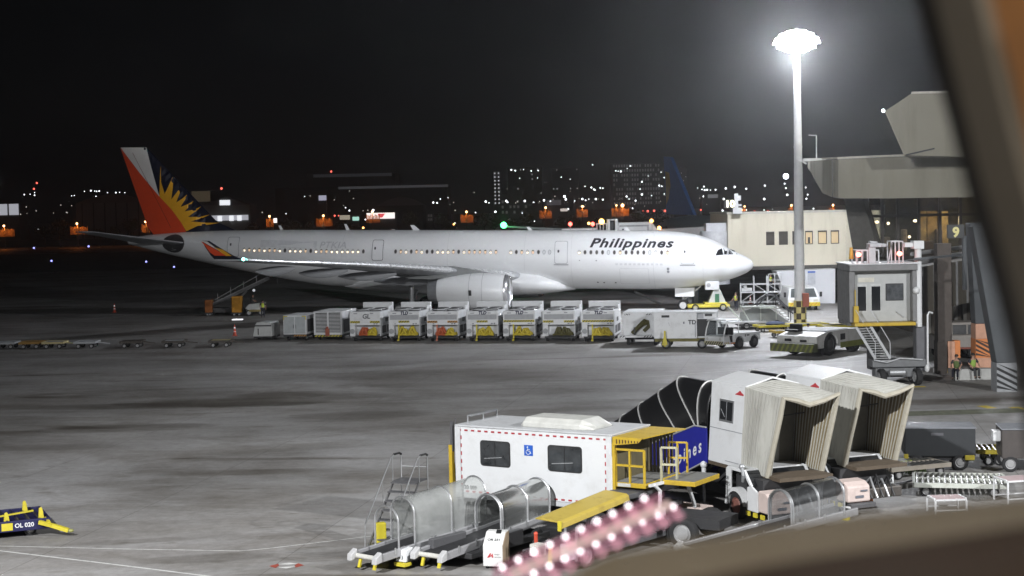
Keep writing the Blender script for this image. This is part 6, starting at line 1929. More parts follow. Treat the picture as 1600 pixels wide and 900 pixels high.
for x in (891, 926):
    p = D(x, 350, Yc) - Vector((0, Yc, 0)); b = MB(); b.bar(p + Vector((0, 0, -1.2)), p, .08); q = b.build('lamp_stem', GREYP, r)
    b = MB(); b.ball(p, .22, n=8, m=6); b.build('red_lamp', emit('red_point', (1, .08, .06), 9), q)
for x, y, rr in ((940, 346, .3), (920, 349, .15), (1018, 345, .2), (1030, 356, .2), (1128, 352, .32)):
    p = D(x, y, Yc) - Vector((0, Yc, 0)); b = MB(); b.ball(p, rr, n=8, m=6); b.build('amber_lamp', emit('amber_point', (1, .42, .10), 9), r)

# ------------------------------------------------------------------ second airliner beyond
a2 = thing('airliner', 'second grey airliner beyond the bridge with dark blue and gold tail', 'airliner', (0, 0, 0))
Nn, Tt = Vector((35, 196, 5.1)), Vector((24.6, 250, 5.6))
ax = (Tt - Nn).normalized(); sd_ = Vector((-ax.y, ax.x, 0)).normalized()
if sd_.x > 0: sd_ = -sd_
b = MB()
secs = []
LN = (Tt - Nn).length
for s, rr, dz in ((0, .1, -.6), (.6, .9, -.5), (2, 1.7, -.3), (5, 2.7, 0), (8, 3.1, 0), (34, 3.1, 0), (44, 2.3, .7), (52, 1.1, 1.5), (LN, .3, 2.0)):
    c_ = Nn + ax * s + Vector((0, 0, dz))
    secs.append([c_ + sd_ * rr * math.cos(2 * math.pi * i / 32) + Vector((0, 0, rr * math.sin(2 * math.pi * i / 32))) for i in range(32)])
b.loft(secs, caps=True); b.build('fuselage', mat('far_airliner_grey', (.30, .31, .34), .35), a2)
def P2(s, off, z): return Nn + ax * s + sd_ * off + Vector((0, 0, z - Nn.z))
fp = [(41, 8.2), (52.5, 17.0), (56, 17.2), (55.2, 8.2)]
b = MB()
b.add([P2(s, .25, z) for s, z in fp] + [P2(s, -.25, z) for s, z in fp], [(0, 1, 2, 3), (7, 6, 5, 4), (0, 4, 5, 1), (1, 5, 6, 2), (2, 6, 7, 3), (3, 7, 4, 0)]); fn_ = b.build('tail_fin', mat('far_tail_blue', (.05, .16, .52), .4), a2)
b = MB(); b.add([P2(s, .28, z) for s, z in ((53.0, 14.6), (55.2, 14.9), (55.0, 9.6), (53.6, 10.6), (52.4, 12.6))], [(0, 1, 2, 3, 4)]); b.build('gold_emblem', mat('far_tail_gold', (.55, .40, .16), .4), fn_)
wt = D(787, 353, 214)
b = MB()
wr0, wr1 = P2(19, 2.5, 4.6), P2(29, 2.5, 4.6)
b.hexa([wr0, wr1, wt + Vector((.3, 2.2, -.15)), wt + Vector((0, 0, -.15)), wr0 + Vector((0, 0, 1.1)), wr1 + Vector((0, 0, .5)), wt + Vector((.3, 2.2, 0)), wt + Vector((0, 0, 0))]); w2 = b.build('wing', mat('far_airliner_grey', (.30, .31, .34), .35), a2)
b = MB(); b.ball(wt + Vector((0, -.1, .1)), .42, n=12, m=8); b.build('green_navigation_lamp', emit('green_beacon', (.06, 1.0, .22), 12), w2)
lamp('green_navigation_light', wt + Vector((0, -.6, .5)), 260, (.05, 1, .2), .3)
# grey-white nose of a further aircraft hull between tail and building
# ------------------------------------------------------------------ things around the airliner's nose
p = G(1075, 487)
r = thing('tow_tractor', 'yellow flat towing tractor with white cab in front of the nose wheel', 'tractor', p, R(-2))
b = MB(); b.box(0, 3.95, 0, 2.2, .35, .62); b.box(1.6, 3.7, .1, 2.1, .62, .8); b.build('yellow_bed', YEL2, r, .05)
b = MB(); b.prism([(2.0, .8), (2.5, 2.0), (3.1, 2.0), (3.6, .8)], 'y', .5, 1.7); b.build('cab_base', mat('cab_base_pale', (.6, .62, .6), .5), r)
b = MB(); b.box(2.6, 3.0, .46, .5, .8, 1.6); b.build('green_hose', mat('hose_green', (.05, .18, .10), .6), r)
b = MB(); b.box(1.7, 3.0, .3, 1.6, 2.0, 2.8); wc = b.build('white_cab', WHITE, r, .04)
b = MB(); b.cyl((2.0, .28, 2.45), (2.0, .3, 2.45), .2); b.build('round_fan', GREYP, wc)
for x in (.7, 3.3):
    for y in (.1, 2.1): wheel(r, (x, y, .35), .35, .25, (0, 1, 0), n=14)
p = G(1083, 480)
r = thing('equipment_rack', 'upright blue grey service rack with glass panels beside the nose gear', 'rack', p, 0)
b = MB(); b.box(-.6, .6, 0, .6, .2, 2.0); b.build('body', mat('rack_blue_grey', (.22, .26, .34), .5), r, .03)
for x in (-.28, .28):
    b = MB(); b.box(x - .2, x + .2, -.03, -.001, .4, 1.85); b.build('panel', mat('rack_pale', (.55, .58, .62), .3), r)
# sloped ladder leading up under the belly
a_, c_ = G(1032, 476), D(992, 456, 158)
r = thing('ramp_ladder', 'white sloping ladder with dark rungs leaning under the airliner belly', 'ladder', a_, 0)
v = Vector((c_.x - a_.x, c_.y - a_.y, c_.z))
for s in (-.35, .35):
    b = MB(); b.bar((0, s, 0.1), v + Vector((0, s, 0)), .12, .2); b.build('stringer', WHITE, r)
for k in range(8):
    b = MB(); q = v * ((k + .7) / 8); b.box(q.x - .14, q.x + .14, -.35, .35, q.z - .02, q.z + .03); b.build('rung', mat('tread_dark', (.12, .12, .125), .5, .3), r)
person('ramp worker in yellow safety vest standing below the airliner nose', G(1150, 485.5), R(-60), CHAR, NAVY, HIVIS, 'work')
# maintenance stand
p = G(1158, 478)
r = thing('maintenance_stand', 'silver tubular maintenance stand with platform and braces behind the worker', 'stand', p, R(-6))
b = MB()
for x in (0, 1.3, 2.6, 3.9):
    for y in (0, 1.6): b.bar((x, y, .2), (x, y, 2.9 if x > 1 else 2.2), .08)
for z in (.35, 1.3, 2.1):
    for y in (0, 1.6): b.bar((0, y, z), (3.9, y, z), .07)
for x in (0, 1.3, 2.6): b.bar((x, 0, .4), (x + 1.3, 0, 1.3), .05); b.bar((x + 1.3, 0, 1.3), (x, 0, 2.1), .05)
b.build('frame', mat('stand_silver', (.68, .69, .7), .4, .3), r)
b = MB(); b.box(-.1, 4.0, 0, 1.6, 1.32, 1.38); b.build('platform', mat('stand_silver', (.68, .69, .7), .4, .3), r)
b = MB()
for x in (2.7, 3.3, 3.95): b.bar((x, 0, 1.4), (x, 0, 3.1), .07)
b.bar((2.7, 0, 3.1), (3.95, 0, 3.1), .07); b.bar((2.7, 0, 2.5), (3.95, 0, 2.5), .06); b.build('guard_rail', mat('stand_silver', (.68, .69, .7), .4, .3), r)
b = MB(); b.box(.1, 1.1, .2, .7, 1.4, 1.75); b.box(.3, .6, .2, .6, 1.75, 2.0); b.build('tool_chest', WHITE, r, .03)
for x in (.2, 3.7):
    for y in (.1, 1.5): wheel(r, (x, y, .18), .18, .1, (0, 1, 0), n=12)
person('worker in a bright vest standing on the silver maintenance stand', p + Vector((3.0, .5, 1.38)), R(20), NAVY, NAVY, HIVIS)
def cone(label, px, py, h=.75, group=None):
    p = G(px, py)
    r = thing('traffic_cone', label, 'traffic cone', p, 0, group)
    b = MB(); b.box(-.2, .2, -.2, .2, 0, .05); b.cyl((0, 0, .05), (0, 0, h), .15, .03, 14); c = b.build('cone', mat('cone_red', (.70, .09, .04), .5), r)
    b = MB()
    for z in (.28, .5):
        q = z / .75 * h
        b.cyl((0, 0, q), (0, 0, q + .12), .155 - .12 * z / .75, .155 - .12 * (z + .12) / .75, 14)
    b.build('reflective_band', emit('reflective_white', (.95, .95, 1), .5), c)  # bands glow by emission in place of reflected light
    return r
cone('red and white traffic cone beside the maintenance stand', 1172.5, 474.5)
cone('red and white traffic cone near the small hooded generator', 367, 525, .95)
cone('lone traffic cone far out on the dark apron', 179, 488, .95)
# grey passenger steps with dark handrails
p = G(1242, 512)
r = thing('passenger_steps', 'grey mobile passenger steps with white treads and dark handrails left of the mast', 'steps', p, R(180))
SG = mat('steps_grey', (.30, .32, .30), .6)
b = MB()
b.prism([(.2, .35), (4.2, .35), (4.2, 1.2), (2.3, 1.9), (.9, .9)], 'y', -1.6, -1.5); b.build('side_panel', clear('mesh_grey', (.30, .32, .30), .35, .6, (.8, .8, .8)), r)
for k in range(7):
    b = MB(); b.box(.1 + k * .22, .4 + k * .22, -.1, 1.0, .35 + k * .22, .41 + k * .22); b.build('tread', mat('tread_white', (.72, .73, .74), .4), r)
for y in (-.12, 1.02):
    b = MB(); b.tube([(.3, y, 1.2), (1.7, y, 2.7), (2.3, y, 2.7), (3.2, y, 1.9)], .05); b.tube([(.5, y, .6), (.5, y, 1.4)], .04); b.tube([(1.7, y, 1.9), (1.7, y, 2.7)], .04); b.build('handrail', mat('rail_black', (.04, .04, .045), .5), r)
b = MB(); b.box(1.6, 4.3, -.2, 1.1, 1.75, 1.83); b.build('landing', SG, r)
b = MB(); b.hexa([(1.2, -1.5, 1.52), (2.6, -1.5, 1.52), (2.6, -.2, 1.6), (1.2, -.2, 1.6), (1.25, -1.45, 1.60), (2.55, -1.45, 1.60), (2.55, -.25, 1.7), (1.25, -.25, 1.7)]); b.build('cab_roof', mat('steps_white_green', (.60, .64, .56), .5), r)
for x in (1.25, 2.5):
    b = MB(); b.bar((x, -1.45, .3), (x, -1.45, 1.55), .06); b.build('cab_post', mat('steps_white_green', (.60, .64, .56), .5), r)
b = MB(); b.bar((3.4, -1.2, .4), (4.4, .2, 1.9), .07); b.build('brace', mat('steps_white_green', (.60, .64, .56), .5), r)
b = MB(); b.bar((4.0, -1.0, .4), (5.4, .2, 1.9), .07); b.build('brace', mat('steps_white_green', (.60, .64, .56), .5), r)
b = MB(); b.box(.6, 4.6, -1.4, .9, .25, .36); b.build('chassis', DARK, r)
for x in (1.2, 4.0):
    for y in (-1.3, .8): wheel(r, (x, y, .28), .28, .2, (0, 1, 0), n=14)
# white service van behind the mast
p = G(1231, 486)
r = thing('service_van', 'white crew van with yellow striped bumper seen behind the mast', 'van', p, 0)
b = MB()
secs = []
for y, e, zt in ((0, .1, 1.15), (.1, .0, 1.2), (.55, .05, 1.75), (.9, .1, 2.1), (4.6, .1, 2.15), (4.8, .15, 2.0)):
    secs.append([(e, y, .45), (3.05 - e, y, .45), (3.05 - e, y, 1.1), (3.05 - e * 2 - .1, y, zt), (e * 2 + .1, y, zt), (e, y, 1.1)])
b.loft(secs, caps=True, smooth=False); b.build('body', WHITE, r, .06)
b = MB(); b.add([(.3, .12, 1.22), (2.75, .12, 1.22), (2.6, .8, 2.0), (.45, .8, 2.0)], [(0, 1, 2, 3)]); ws = b.build('windscreen', mat('van_glass', (.10, .11, .11), .1), r); ws.location = (0, -.03, .02)
b = MB(); b.box(.05, 3.0, -.1, -.002, .42, .78); bp = b.build('bumper', YEL2, r, .02)
b = MB(); stripes(b, .1, 2.95, .46, .75, -.105, .16); b.build('hazard_stripes', mat('stripe_amber', (.62, .30, .05), .5), bp)
b = MB(); b.box(3.1, 3.3, .5, .7, 1.25, 1.7); b.box(-.25, -.05, .5, .7, 1.25, 1.7); b.build('wing_mirror', BLACK, r)
b = MB(); b.box(.2, .6, -.02, .0, .85, 1.05); b.box(2.4, 2.8, -.02, .0, .85, 1.05); b.build('headlight', mat('lamp_glass', (.6, .6, .58), .15), r)
b = MB(); b.bar((.9, .1, 1.25), (1.5, .4, 1.6), .05); b.bar((1.9, .1, 1.25), (2.4, .4, 1.55), .05); b.build('wiper', BLACK, r)
for x in (.3, 2.75):
    for y in (.9, 3.9): wheel(r, (x, y, .36), .36, .22, (1, 0, 0), n=14)
# flat dollies with yellow frames by the mast
def flat_dolly(label, px, py, rz, w, l, frame, deck, grp, load=False):
    r = thing('flat_dolly', label, 'dolly', G(px, py), rz, grp)
    b = MB(); b.box(-l / 2, l / 2, 0, .12, .38, .55); b.box(-l / 2, l / 2, w - .12, w, .38, .55); b.box(-l / 2, -l / 2 + .12, .121, w - .121, .38, .55); b.box(l / 2 - .12, l / 2, .121, w - .121, .38, .55); b.build('frame', frame, r, .01)
    b = MB(); b.box(-l / 2 + .12, l / 2 - .12, .12, w - .12, .44, .52); b.build('deck', deck, r)
    b = MB(); b.bar((l / 2, w / 2, .42), (l / 2 + .9, w / 2, .3), .08); b.build('drawbar', frame, r)
    for x in (-l / 2 + .35, l / 2 - .35):
        for y in (.15, w - .15): wheel(r, (x, y, .19), .19, .12, (0, 1, 0), n=12)
    if load:
        b = MB(); b.ball((0, w / 2, .62), .7, .5, .2, 12, 6); b.ball((.5, w / 2, .6), .4, .4, .15, 10, 6); b.build('netting', mat('netting_blue', (.03, .045, .09), .8), r)
    return r
DY = mat('dolly_deck_dark', (.10, .10, .09), .6)
flat_dolly('yellow framed flat dolly right of the mast foot', 1318, 519, R(8), 1.6, 3.2, YEL2, mat('deck_grey', (.42, .43, .45), .6), 'flat dollies by the mast')
flat_dolly('yellow framed flat dolly with crumpled blue netting left of the mast', 1215, 519, R(10), 1.6, 3.0, YEL2, DY, 'flat dollies by the mast', True)
flat_dolly('white framed flat dolly behind the baggage tractor', 1163, 513, R(4), 1.6, 3.6, WHITE, mat('deck_grey', (.42, .43, .45), .6), 'flat dollies by the mast')
flat_dolly('yellow framed flat dolly close behind the pushback tractor deck', 1268, 517, R(12), 1.6, 3.0, YEL2, DY, 'flat dollies by the mast')
flat_dolly('flat dolly with white rails nearest the near row of yellow dollies', 1240, 528, R(10), 1.5, 2.8, YEL, DY, 'flat dollies by the mast')
# row of empty dollies on the dark left of the apron
g_ = 'empty dollies on the dark left apron'
WL = mat('dolly_pale', (.46, .48, .50), .5)
BR = mat('dolly_brown', (.35, .20, .05), .6)
DK = mat('dolly_dark', (.07, .06, .05), .6)
for lab, px, rz, f, d in (('leftmost pale empty dolly in the dark row', 6, .02, WL, WL), ('ochre empty dolly second in the dark row', 46, .03, BR, BR), ('yellowish pale empty dolly third in the dark row', 82, .02, mat('dolly_straw', (.55, .47, .25), .5), WL), ('pale steel empty dolly with grey rims in the dark row', 132, .02, WL, WL), ('dark brown empty dolly in the middle of the dark row', 204, .03, DK, DK), ('pale topped empty dolly fifth along the dark row', 270, .02, DK, WL), ('straw topped empty dolly nearest the hooded generator', 343, .02, DK, mat('dolly_straw', (.55, .47, .25), .5))):
    flat_dolly(lab, px, 546 - px * .008, rz, 1.7, 1.7, f, d, g_)
# ------------------------------------------------------------------ loading at the airliner's rear hold
p = G(352, 493)
r = thing('belt_loader', 'dark belt loader raised to the rear hold under the airliner tail', 'belt loader', p, R(8))
a_, c_ = Vector((-2.0, 1.0, .7)), D(418, 436, 159) - p
b = MB(); b.bar(a_, (c_.x, 1.0, c_.z), 1.0, .25); b.build('conveyor', mat('loader_dark', (.10, .10, .10), .6), r)
b = MB(); b.bar(a_ + Vector((0, -.55, .2)), (c_.x, .45, c_.z + .2), .07); b.bar(a_ + Vector((1, -.55, .9)), (c_.x, .45, c_.z + .9), .05)
for k in range(5): q = a_.lerp(Vector((c_.x, 1.0, c_.z)), .2 + k * .2); b.bar(q + Vector((0, -.55, .1)), q + Vector((0, -.55, .95)), .05)
b.build('guard_rail', mat('loader_rail', (.25, .25, .25), .5, .4), r)
b = MB(); b.box(-2.0, 1.6, .3, 1.9, .3, .75); b.bar((.5, 1, .7), (2.2, 1.0, 2.4), .2); b.build('chassis', mat('loader_dark', (.10, .10, .10), .6), r)
for x in (-1.4, 1.0):
    for y in (.4, 1.8): wheel(r, (x, y, .36), .36, .22, (0, 1, 0), n=14)
b = MB(); b.ball((c_.x + .1, .9, c_.z + .35), .18, n=8, m=6); b.ball((c_.x - 1.6, .9, c_.z - 1.2), .14, n=8, m=6); b.build('work_lamp', emit('loader_lamp', (.9, .95, 1), .5), r)
def orange_cart(label, px, py, w, h, m):
    r = thing('canvas_cart', label, 'cart', G(px, py), R(4))
    b = MB(); b.box(-w / 2, w / 2, 0, 1.4, .35, h); b.build('canvas_body', m, r, .08)
    b = MB(); b.box(-w / 2 - .05, w / 2 + .05, -.05, 1.45, .25, .348); b.build('base', DARK, r)
    for x in (-w / 2 + .25, w / 2 - .25):
        for y in (.15, 1.25): wheel(r, (x, y, .18), .18, .12, (0, 1, 0), n=12)
    return r
orange_cart('amber canvas covered cart beside the rear hold loader', 370, 494, 1.0, 1.95, mat('canvas_amber', (.62, .28, .02), .8, var=.2))
orange_cart('dim rust coloured canvas cart left of the loader', 326, 494, .75, 1.6, mat('canvas_rust', (.34, .11, .02), .8, var=.2))
p = G(383, 494)
r = thing('small_tug', 'small white open tug with yellow skirt near the rear hold', 'tug', p, R(4))
b = MB(); b.prism([(0, .75), (.35, 1.15), (2.0, 1.3), (1.8, .55), (.9, .5), (.35, .6)], 'y', 0, 1.3); b.build('body', mat('tug_white', (.62, .63, .6), .5), r, .04)
b = MB(); b.box(.4, 1.7, -.03, -.002, .42, .62); b.build('skirt', mat('dull_ochre', (.30, .23, .07), .6), r)
b = MB(); b.box(.5, .9, .3, 1.0, 1.2, 1.8); b.build('seat', BLACK, r, .05)
for x in (.4, 1.6):
    for y in (.1, 1.2): wheel(r, (x, y, .32), .32, .2, (0, 1, 0), n=14)
person('ramp worker in lime safety vest seen from behind beside the small tug', G(411, 496), R(180), CHAR, NAVY, HIVIS)
person('worker in dark clothes seated on the small white tug', p + Vector((.7, .6, 1.2)), R(90), CHAR, CHAR, None, 'sit')
p = G(372, 501)
r = thing('floor_light_box', 'flat bright white light box lying on the dark ground', 'light', p, 0)
b = MB(); b.box(-.55, .45, -.3, .3, .06, .16); b.build('diffuser', emit('floor_box_white', (.95, .96, 1), 1.1), r, .03)
b = MB(); b.box(-.6, .5, -.35, .35, 0, .058); b.build('tray', DGREY, r)

# ------------------------------------------------------------------ carts at the right, near the window
p = G(1414, 735)
r = thing('baggage_cart', 'large dark box cart with black wheels right of the bellows', 'cart', p, R(-9))
CD = mat('cart_charcoal', (.030, .033, .036), .55, var=.1)
b = MB(); b.box(0, 2.55, 0, 1.6, .52, 1.55); b.build('box_body', CD, r, .03)
b = MB(); b.box(-.03, 2.58, -.03, 1.63, 1.552, 1.60); b.build('lid', mat('lid_grey', (.22, .23, .25), .5), r, .02)
b = MB(); b.box(.95, 1.4, -.008, -.001, 1.3, 1.4); b.build('faded_print', mat('ghost_dark_print', (.10, .10, .11), .5), r)
b = MB(); b.box(-.04, .12, -.1, -.001, .42, .62); b.box(2.15, 2.5, -.1, -.001, .40, .58); b.build('yellow_corner', mat('corner_mustard', (.45, .36, .03), .55), r, .02)
b = MB(); b.box(.1, 2.4, .1, 1.5, .36, .518); b.build('chassis', DARK, r)
for x in (.42, 2.0):
    for y in (.1, 1.5): wheel(r, (x, y, .30), .30, .24, (0, 1, 0))
p = G(1566, 738)
r = thing('baggage_cart', 'dark brownish box cart cut off by the window edge', 'cart', p, R(-9))
b = MB(); b.box(0, 2.4, 0, 1.6, .5, 1.55); b.build('box_body', mat('cart_brown_grey', (.075, .065, .06), .6), r, .03)
b = MB(); b.box(-.03, 2.43, -.03, 1.63, 1.552, 1.6); b.build('lid', mat('lid_grey', (.22, .23, .25), .5), r, .02)
b = MB(); b.box(-.3, .0, .2, .7, 1.1, 1.5); b.build('white_unit', WHITE, r, .05)
for x in (.3, 1.9):
    for y in (.1, 1.5): wheel(r, (x, y, .30), .30, .22, (0, 1, 0))
def roller_bed(label, px, py, rz, l, w, frame, n=14, z=.42, grp='roller dollies beside the bellows', roll=None):
    r = thing('roller_dolly', label, 'dolly', G(px, py), rz, grp)
    b = MB()
    for y in (0, w / 2, w): b.box(0, l, y - .05, y + .05, z - .1, z + .06)
    for x in (0, l): b.box(x - .05, x + .05, .051, w - .051, z - .1, z + .05)
    b.build('frame', frame, r, .01)
    o0_ = None
    for k in range(n):
        for h in (0, 1):
            if o0_ is None:
                b = MB(); b.cyl((0, -w * .22, 0), (0, w * .22, 0), .045, n=8); o = o0_ = b.build('deck_roller', roll or mat('roller_worn', (.42, .42, .40), .4, .5), r)
            else: o = again(o0_, r)
            o.location = (.12 + k * (l - .24) / (n - 1), w * (.25 + .5 * h), z + .02)
    for x in (.4, l - .4):
        for y in (.12, w - .12): wheel(r, (x, y, .18), .18, .12, (0, 1, 0), n=12)
    b = MB(); b.bar((0, w / 2, z - .05), (-.9, w / 2 - .2, .2), .06); b.build('drawbar', DGREY, r)
    return r
PALEF = mat('frame_pale_green', (.50, .52, .47), .55, dirt=(.34, .33, .28))
roller_bed('large pale roller dolly nearest the sill with rusty right edge', 1428, 776, R(-14), 3.0, 2.2, PALEF, 16)
roller_bed('roller dolly with grey rollers below the large dark box cart', 1392, 752, R(22), 2.6, 1.7, mat('frame_tan', (.36, .32, .26), .6), 13)
roller_bed('roller dolly with yellow green frame close to the bellows foot', 1360, 745, R(20), 1.8, 1.2, mat('frame_yellow_green', (.30, .34, .10), .6), 9)
roller_bed('yellow framed roller dolly between the two dark box carts', 1527, 728, R(-10), 1.2, 1.4, mat('corner_mustard', (.45, .36, .03), .55), 6, .55)
p = G(1428, 739)
b = MB()
rg = random.Random(3)
for k in range(60):
    x, y = rg.uniform(-.5, .5), rg.uniform(-.3, .3); a = rg.uniform(0, 6.28); h = rg.uniform(.15, .42)
    b.add([(x - .02, y, .0), (x + .02, y, .0), (x + .16 * math.cos(a), y + .16 * math.sin(a), h)], [(0, 1, 2)], False)
o = b.build('weeds', mat('weed_green', (.07, .12, .025), .8, var=.3)); o.location = p
tag(o, 'green weeds growing beside the roller dollies', kind='stuff')
# white tube frame carts
def frame_cart(label, px, py, rz, w, l, h):
    r = thing('frame_cart', label, 'cart', G(px, py), rz, 'white tube frame carts by the sill')
    b = MB()
    for x in (0, l):
        b.tube([(x, 0, .05), (x, 0, h - .08), (x, .08, h), (x, w - .08, h), (x, w, h - .08), (x, w, .05)], .035)
    for y in (0, w): b.bar((0, y, h - .02), (l, y, h - .02), .05)
    b.bar((0, 0, .2), (l, 0, .2), .04); b.bar((0, w, .2), (l, w, .2), .04)
    b.build('tube_frame', WHITE, r)
    b = MB(); b.box(.02, l - .02, .03, w - .03, h - .012, h + .012); b.build('pinkish_top', mat('top_pinkish', (.55, .42, .42), .6), r)
    return r
frame_cart('low white frame cart with pinkish top just beyond the sill', 1462, 808, R(4), .8, 1.0, .55)
frame_cart('white frame cart at the far right just beyond the sill', 1575, 790, R(12), .9, 1.2, .8)
# crates and orange fittings at the second stair truck's bonnet
p = G(1322, 776)
r = thing('wooden_board_crate', 'upright tan board crate standing behind the pinkish bonnet', 'crate', p + Vector((.2, .9, 0)), R(-8))
b = MB(); b.box(-.35, .35, 0, .5, .5, 1.65); b.build('board', mat('board_tan', (.36, .28, .18), .8, var=.2), r, .01)
b = MB(); b.box(-.3, .1, -.012, -.001, 1.2, 1.45); b.build('paper_label', mat('paper_tan', (.52, .42, .30), .8), r)
b = MB(); b.box(-.3, .3, .1, .4, 0, .498); b.build('base', DARK, r)
p = G(1352, 790)
r = thing('orange_coupling', 'small orange tow coupling lying by the tan crate', 'coupling', p, R(20))
b = MB(); b.box(-.25, .25, -.1, .1, .1, .35); b.build('block', ORANGE, r, .03)
b = MB(); b.cyl((-.35, 0, .12), (.1, 0, .12), .10, n=12); b.build('drum', mat('dull_red_paint', (.36, .10, .06), .55), r)
p = G(1322, 812)
r = thing('yellow_bin', 'yellow round bin with white rim at the end of the silver hood', 'bin', p, 0)
b = MB(); b.cyl((0, 0, 0), (0, 0, .36), .13, .15, 16); b.build('bin', YEL2, r)
b = MB(); b.cyl((0, 0, .361), (0, 0, .40), .155, n=16); b.build('rim', WHITE, r)
# ------------------------------------------------------------------ the city and airfield edge
FARY = 640
def far_ball(name, label, cat, group, spots, m, Y0=FARY):
    first = None
    for x, y, r_ in spots:
        if first is None:
            b = MB(); b.ball((0, 0, 0), 1.0, n=8, m=6); o = first = b.build(name, m)
        else:
            o = first.copy(); COL.objects.link(o)
        o.location = D(x, y, Y0)
        k = r_ * Y0 / FPX
        o.scale = (k, k, k)
        tag(o, label, cat, group)
WL_ = emit('city_white', (.92, .96, 1.0), 3.2)
WS_ = emit('city_white_soft', (.95, .96, .95), 1.0)
wr = [(47, 303.5, .9), (38, 304, 1.3), (54, 305, 1.3), (54, 301, .9), (132, 299, .8), (142, 298, 1.6), (148, 298.5, 1.0), (151, 299, 1.2), (155, 298.5, 1.4), (112, 306, .9), (116, 305.5, .9), (150, 307, 1.1), (168, 301, .9), (181, 301, 1.4), (187, 300.5, .9), (195, 301, .8), (178, 309.5, 1.2), (184, 350.5, 2.0), (195, 350.5, .9), (60, 358, .9), (222, 314, 1.3), (476, 307, .9), (447, 334, .9), (540, 324.5, 1.1), (546, 329, 1.6), (571, 343, 1.4), (583, 328.5, 2.4), (608, 327.5, 1.7), (630, 323, .9), (648, 319.5, 1.9), (657, 331, 1.2), (677, 316.5, 1.9), (683, 317, 1.6), (688, 311, 1.2), (700, 309, .8)]
wr = [(x, y, q * .92) for x, y, q in wr]
wr += [(759, 315, 2.0), (764, 317, 1.0), (774, 331, 2.0), (791, 314, 2.0), (793, 316, 1.5), (820, 314, 2.0), (834, 316, 1.0), (850, 313, 2.0), (860, 314.5, 1.2), (882, 307, 2.4), (884, 311.5, 2.0), (888, 326.5, 1.3), (898, 314, 1.0), (910, 311, 1.9), (915, 313, 1.3), (920, 311, .9), (931, 311, 1.9), (942, 312, 1.6), (979, 307, 1.7), (983, 311, 1.0), (993, 313.5, 1.6), (988, 325.5, 1.6), (1003, 304, 1.9), (1018, 305.5, 1.0), (1066, 313, 2.0), (1038, 303, 1.0), (1000, 295.5, 1.0), (1003, 284, 1.5), (1030, 290, 1.6), (1034, 291, 1.2), (1033, 269, 1.0), (1038, 277.5, 1.3), (924, 293, 1.6), (928, 296, 1.6), (930, 297, 1.0), (938, 293.5, 1.3), (942, 294, 1.2), (914, 291, .9), (799, 265.5, 1.6), (805, 266.5, 1.4), (818, 265, .9), (830, 267, 1.2), (841, 266.5, 1.1), (877, 277, 1.1), (891, 280, .8), (812, 278.5, .9), (840, 278, .8), (926, 257.5, 1.1), (962, 267, 1.0), (970, 268, 1.6), (966, 267.5, 1.0), (985, 259.5, 1.3), (980, 263, .9), (1013, 275, 1.0), (1090, 293.5, .9), (1100, 291.5, 1.4), (1097, 296, 1.2), (1101, 297, 1.5), (1105, 296.5, 1.5), (1110, 297, 1.0), (1118, 296.5, 1.4), (1134, 294.5, 1.8), (1148, 292, 1.9), (1166, 295, 1.6), (1131, 311, 2.0), (1099, 307, 1.2), (1195, 290, 1.7), (1194, 311, 2.2), (1226, 287, 1.5), (1228, 294, 1.6), (1230, 304.5, 2.0), (1259, 293, 1.4), (1262, 304, 1.4), (1260, 310.5, 1.6), (1129, 329, 1.7), (1166, 328, 1.4), (1194, 328, 1.3), (1207, 327, .9), (1271, 326, 1.5), (1120, 334, 1.5), (743, 332, 1.2), (816, 333, .9), (835, 345.5, 1.2), (711, 348.5, 1.0)]
wr = [(x, y, q * .82) for x, y, q in wr]
far_ball('city_light', 'tiny white light twinkling among the dark distant city', 'light', 'white lights of the distant city', wr, WL_)
wd = []
q_ = random.Random(12)
for k in range(62):
    x = q_.choice([q_.uniform(0, 200), q_.uniform(400, 760), q_.uniform(700, 1130), q_.uniform(700, 1130)])
    wd.append((x, 322 - (x - 800) * .012 - abs(q_.gauss(0, 14)) + 6, q_.uniform(.5, .95)))
far_ball('city_light', 'faint tiny lamp lost among the dark distant city', 'light', 'faint lights of the distant city', wd, emit('city_faint', (.95, .90, .80), .7))
for lab, sp in (('glaring blue white floodlight just right of the blue tail', (1058, 280, 4.8)), ('glaring blue white floodlight just left of the tall mast', (1228, 275.5, 4.4))): far_ball('city_flood', lab, 'light', 'far blue white floodlights', [sp], emit('city_blue_flood', (.80, .84, 1.0), 8))
rd = [(57.5, 286, 1.5), (53, 295, 1.5), (517.5, 268, 1.5), (346, 294.5, 1.8), (1141, 333.5, 2.0), (1005, 330, 1.4), (1012, 330, 1.8), (1022, 329.5, 1.8), (1039, 329.5, 1.8), (1075, 328.5, 1.8), (1081, 329, 2.0), (1084, 328.5, 1.4), (1095, 328, 1.4), (1135, 333, 1.4), (1179, 330.5, 1.8), (1200, 330, 1.8), (1216, 330.5, 1.8), (1232, 330, 1.8), (523, 337, 1.4), (529, 337, 1.0)]
far_ball('red_obstruction_light', 'tiny red warning light on the far airfield edge', 'light', 'red lights of the airfield edge', rd, emit('city_red', (1, .14, .10), 2.6))
far_ball('red_obstruction_light', 'bright red signal light between the orange lamps behind the tailplane', 'light', None, [(147, 350.5, 2.6)], emit('city_red', (1, .14, .10), 2.6))
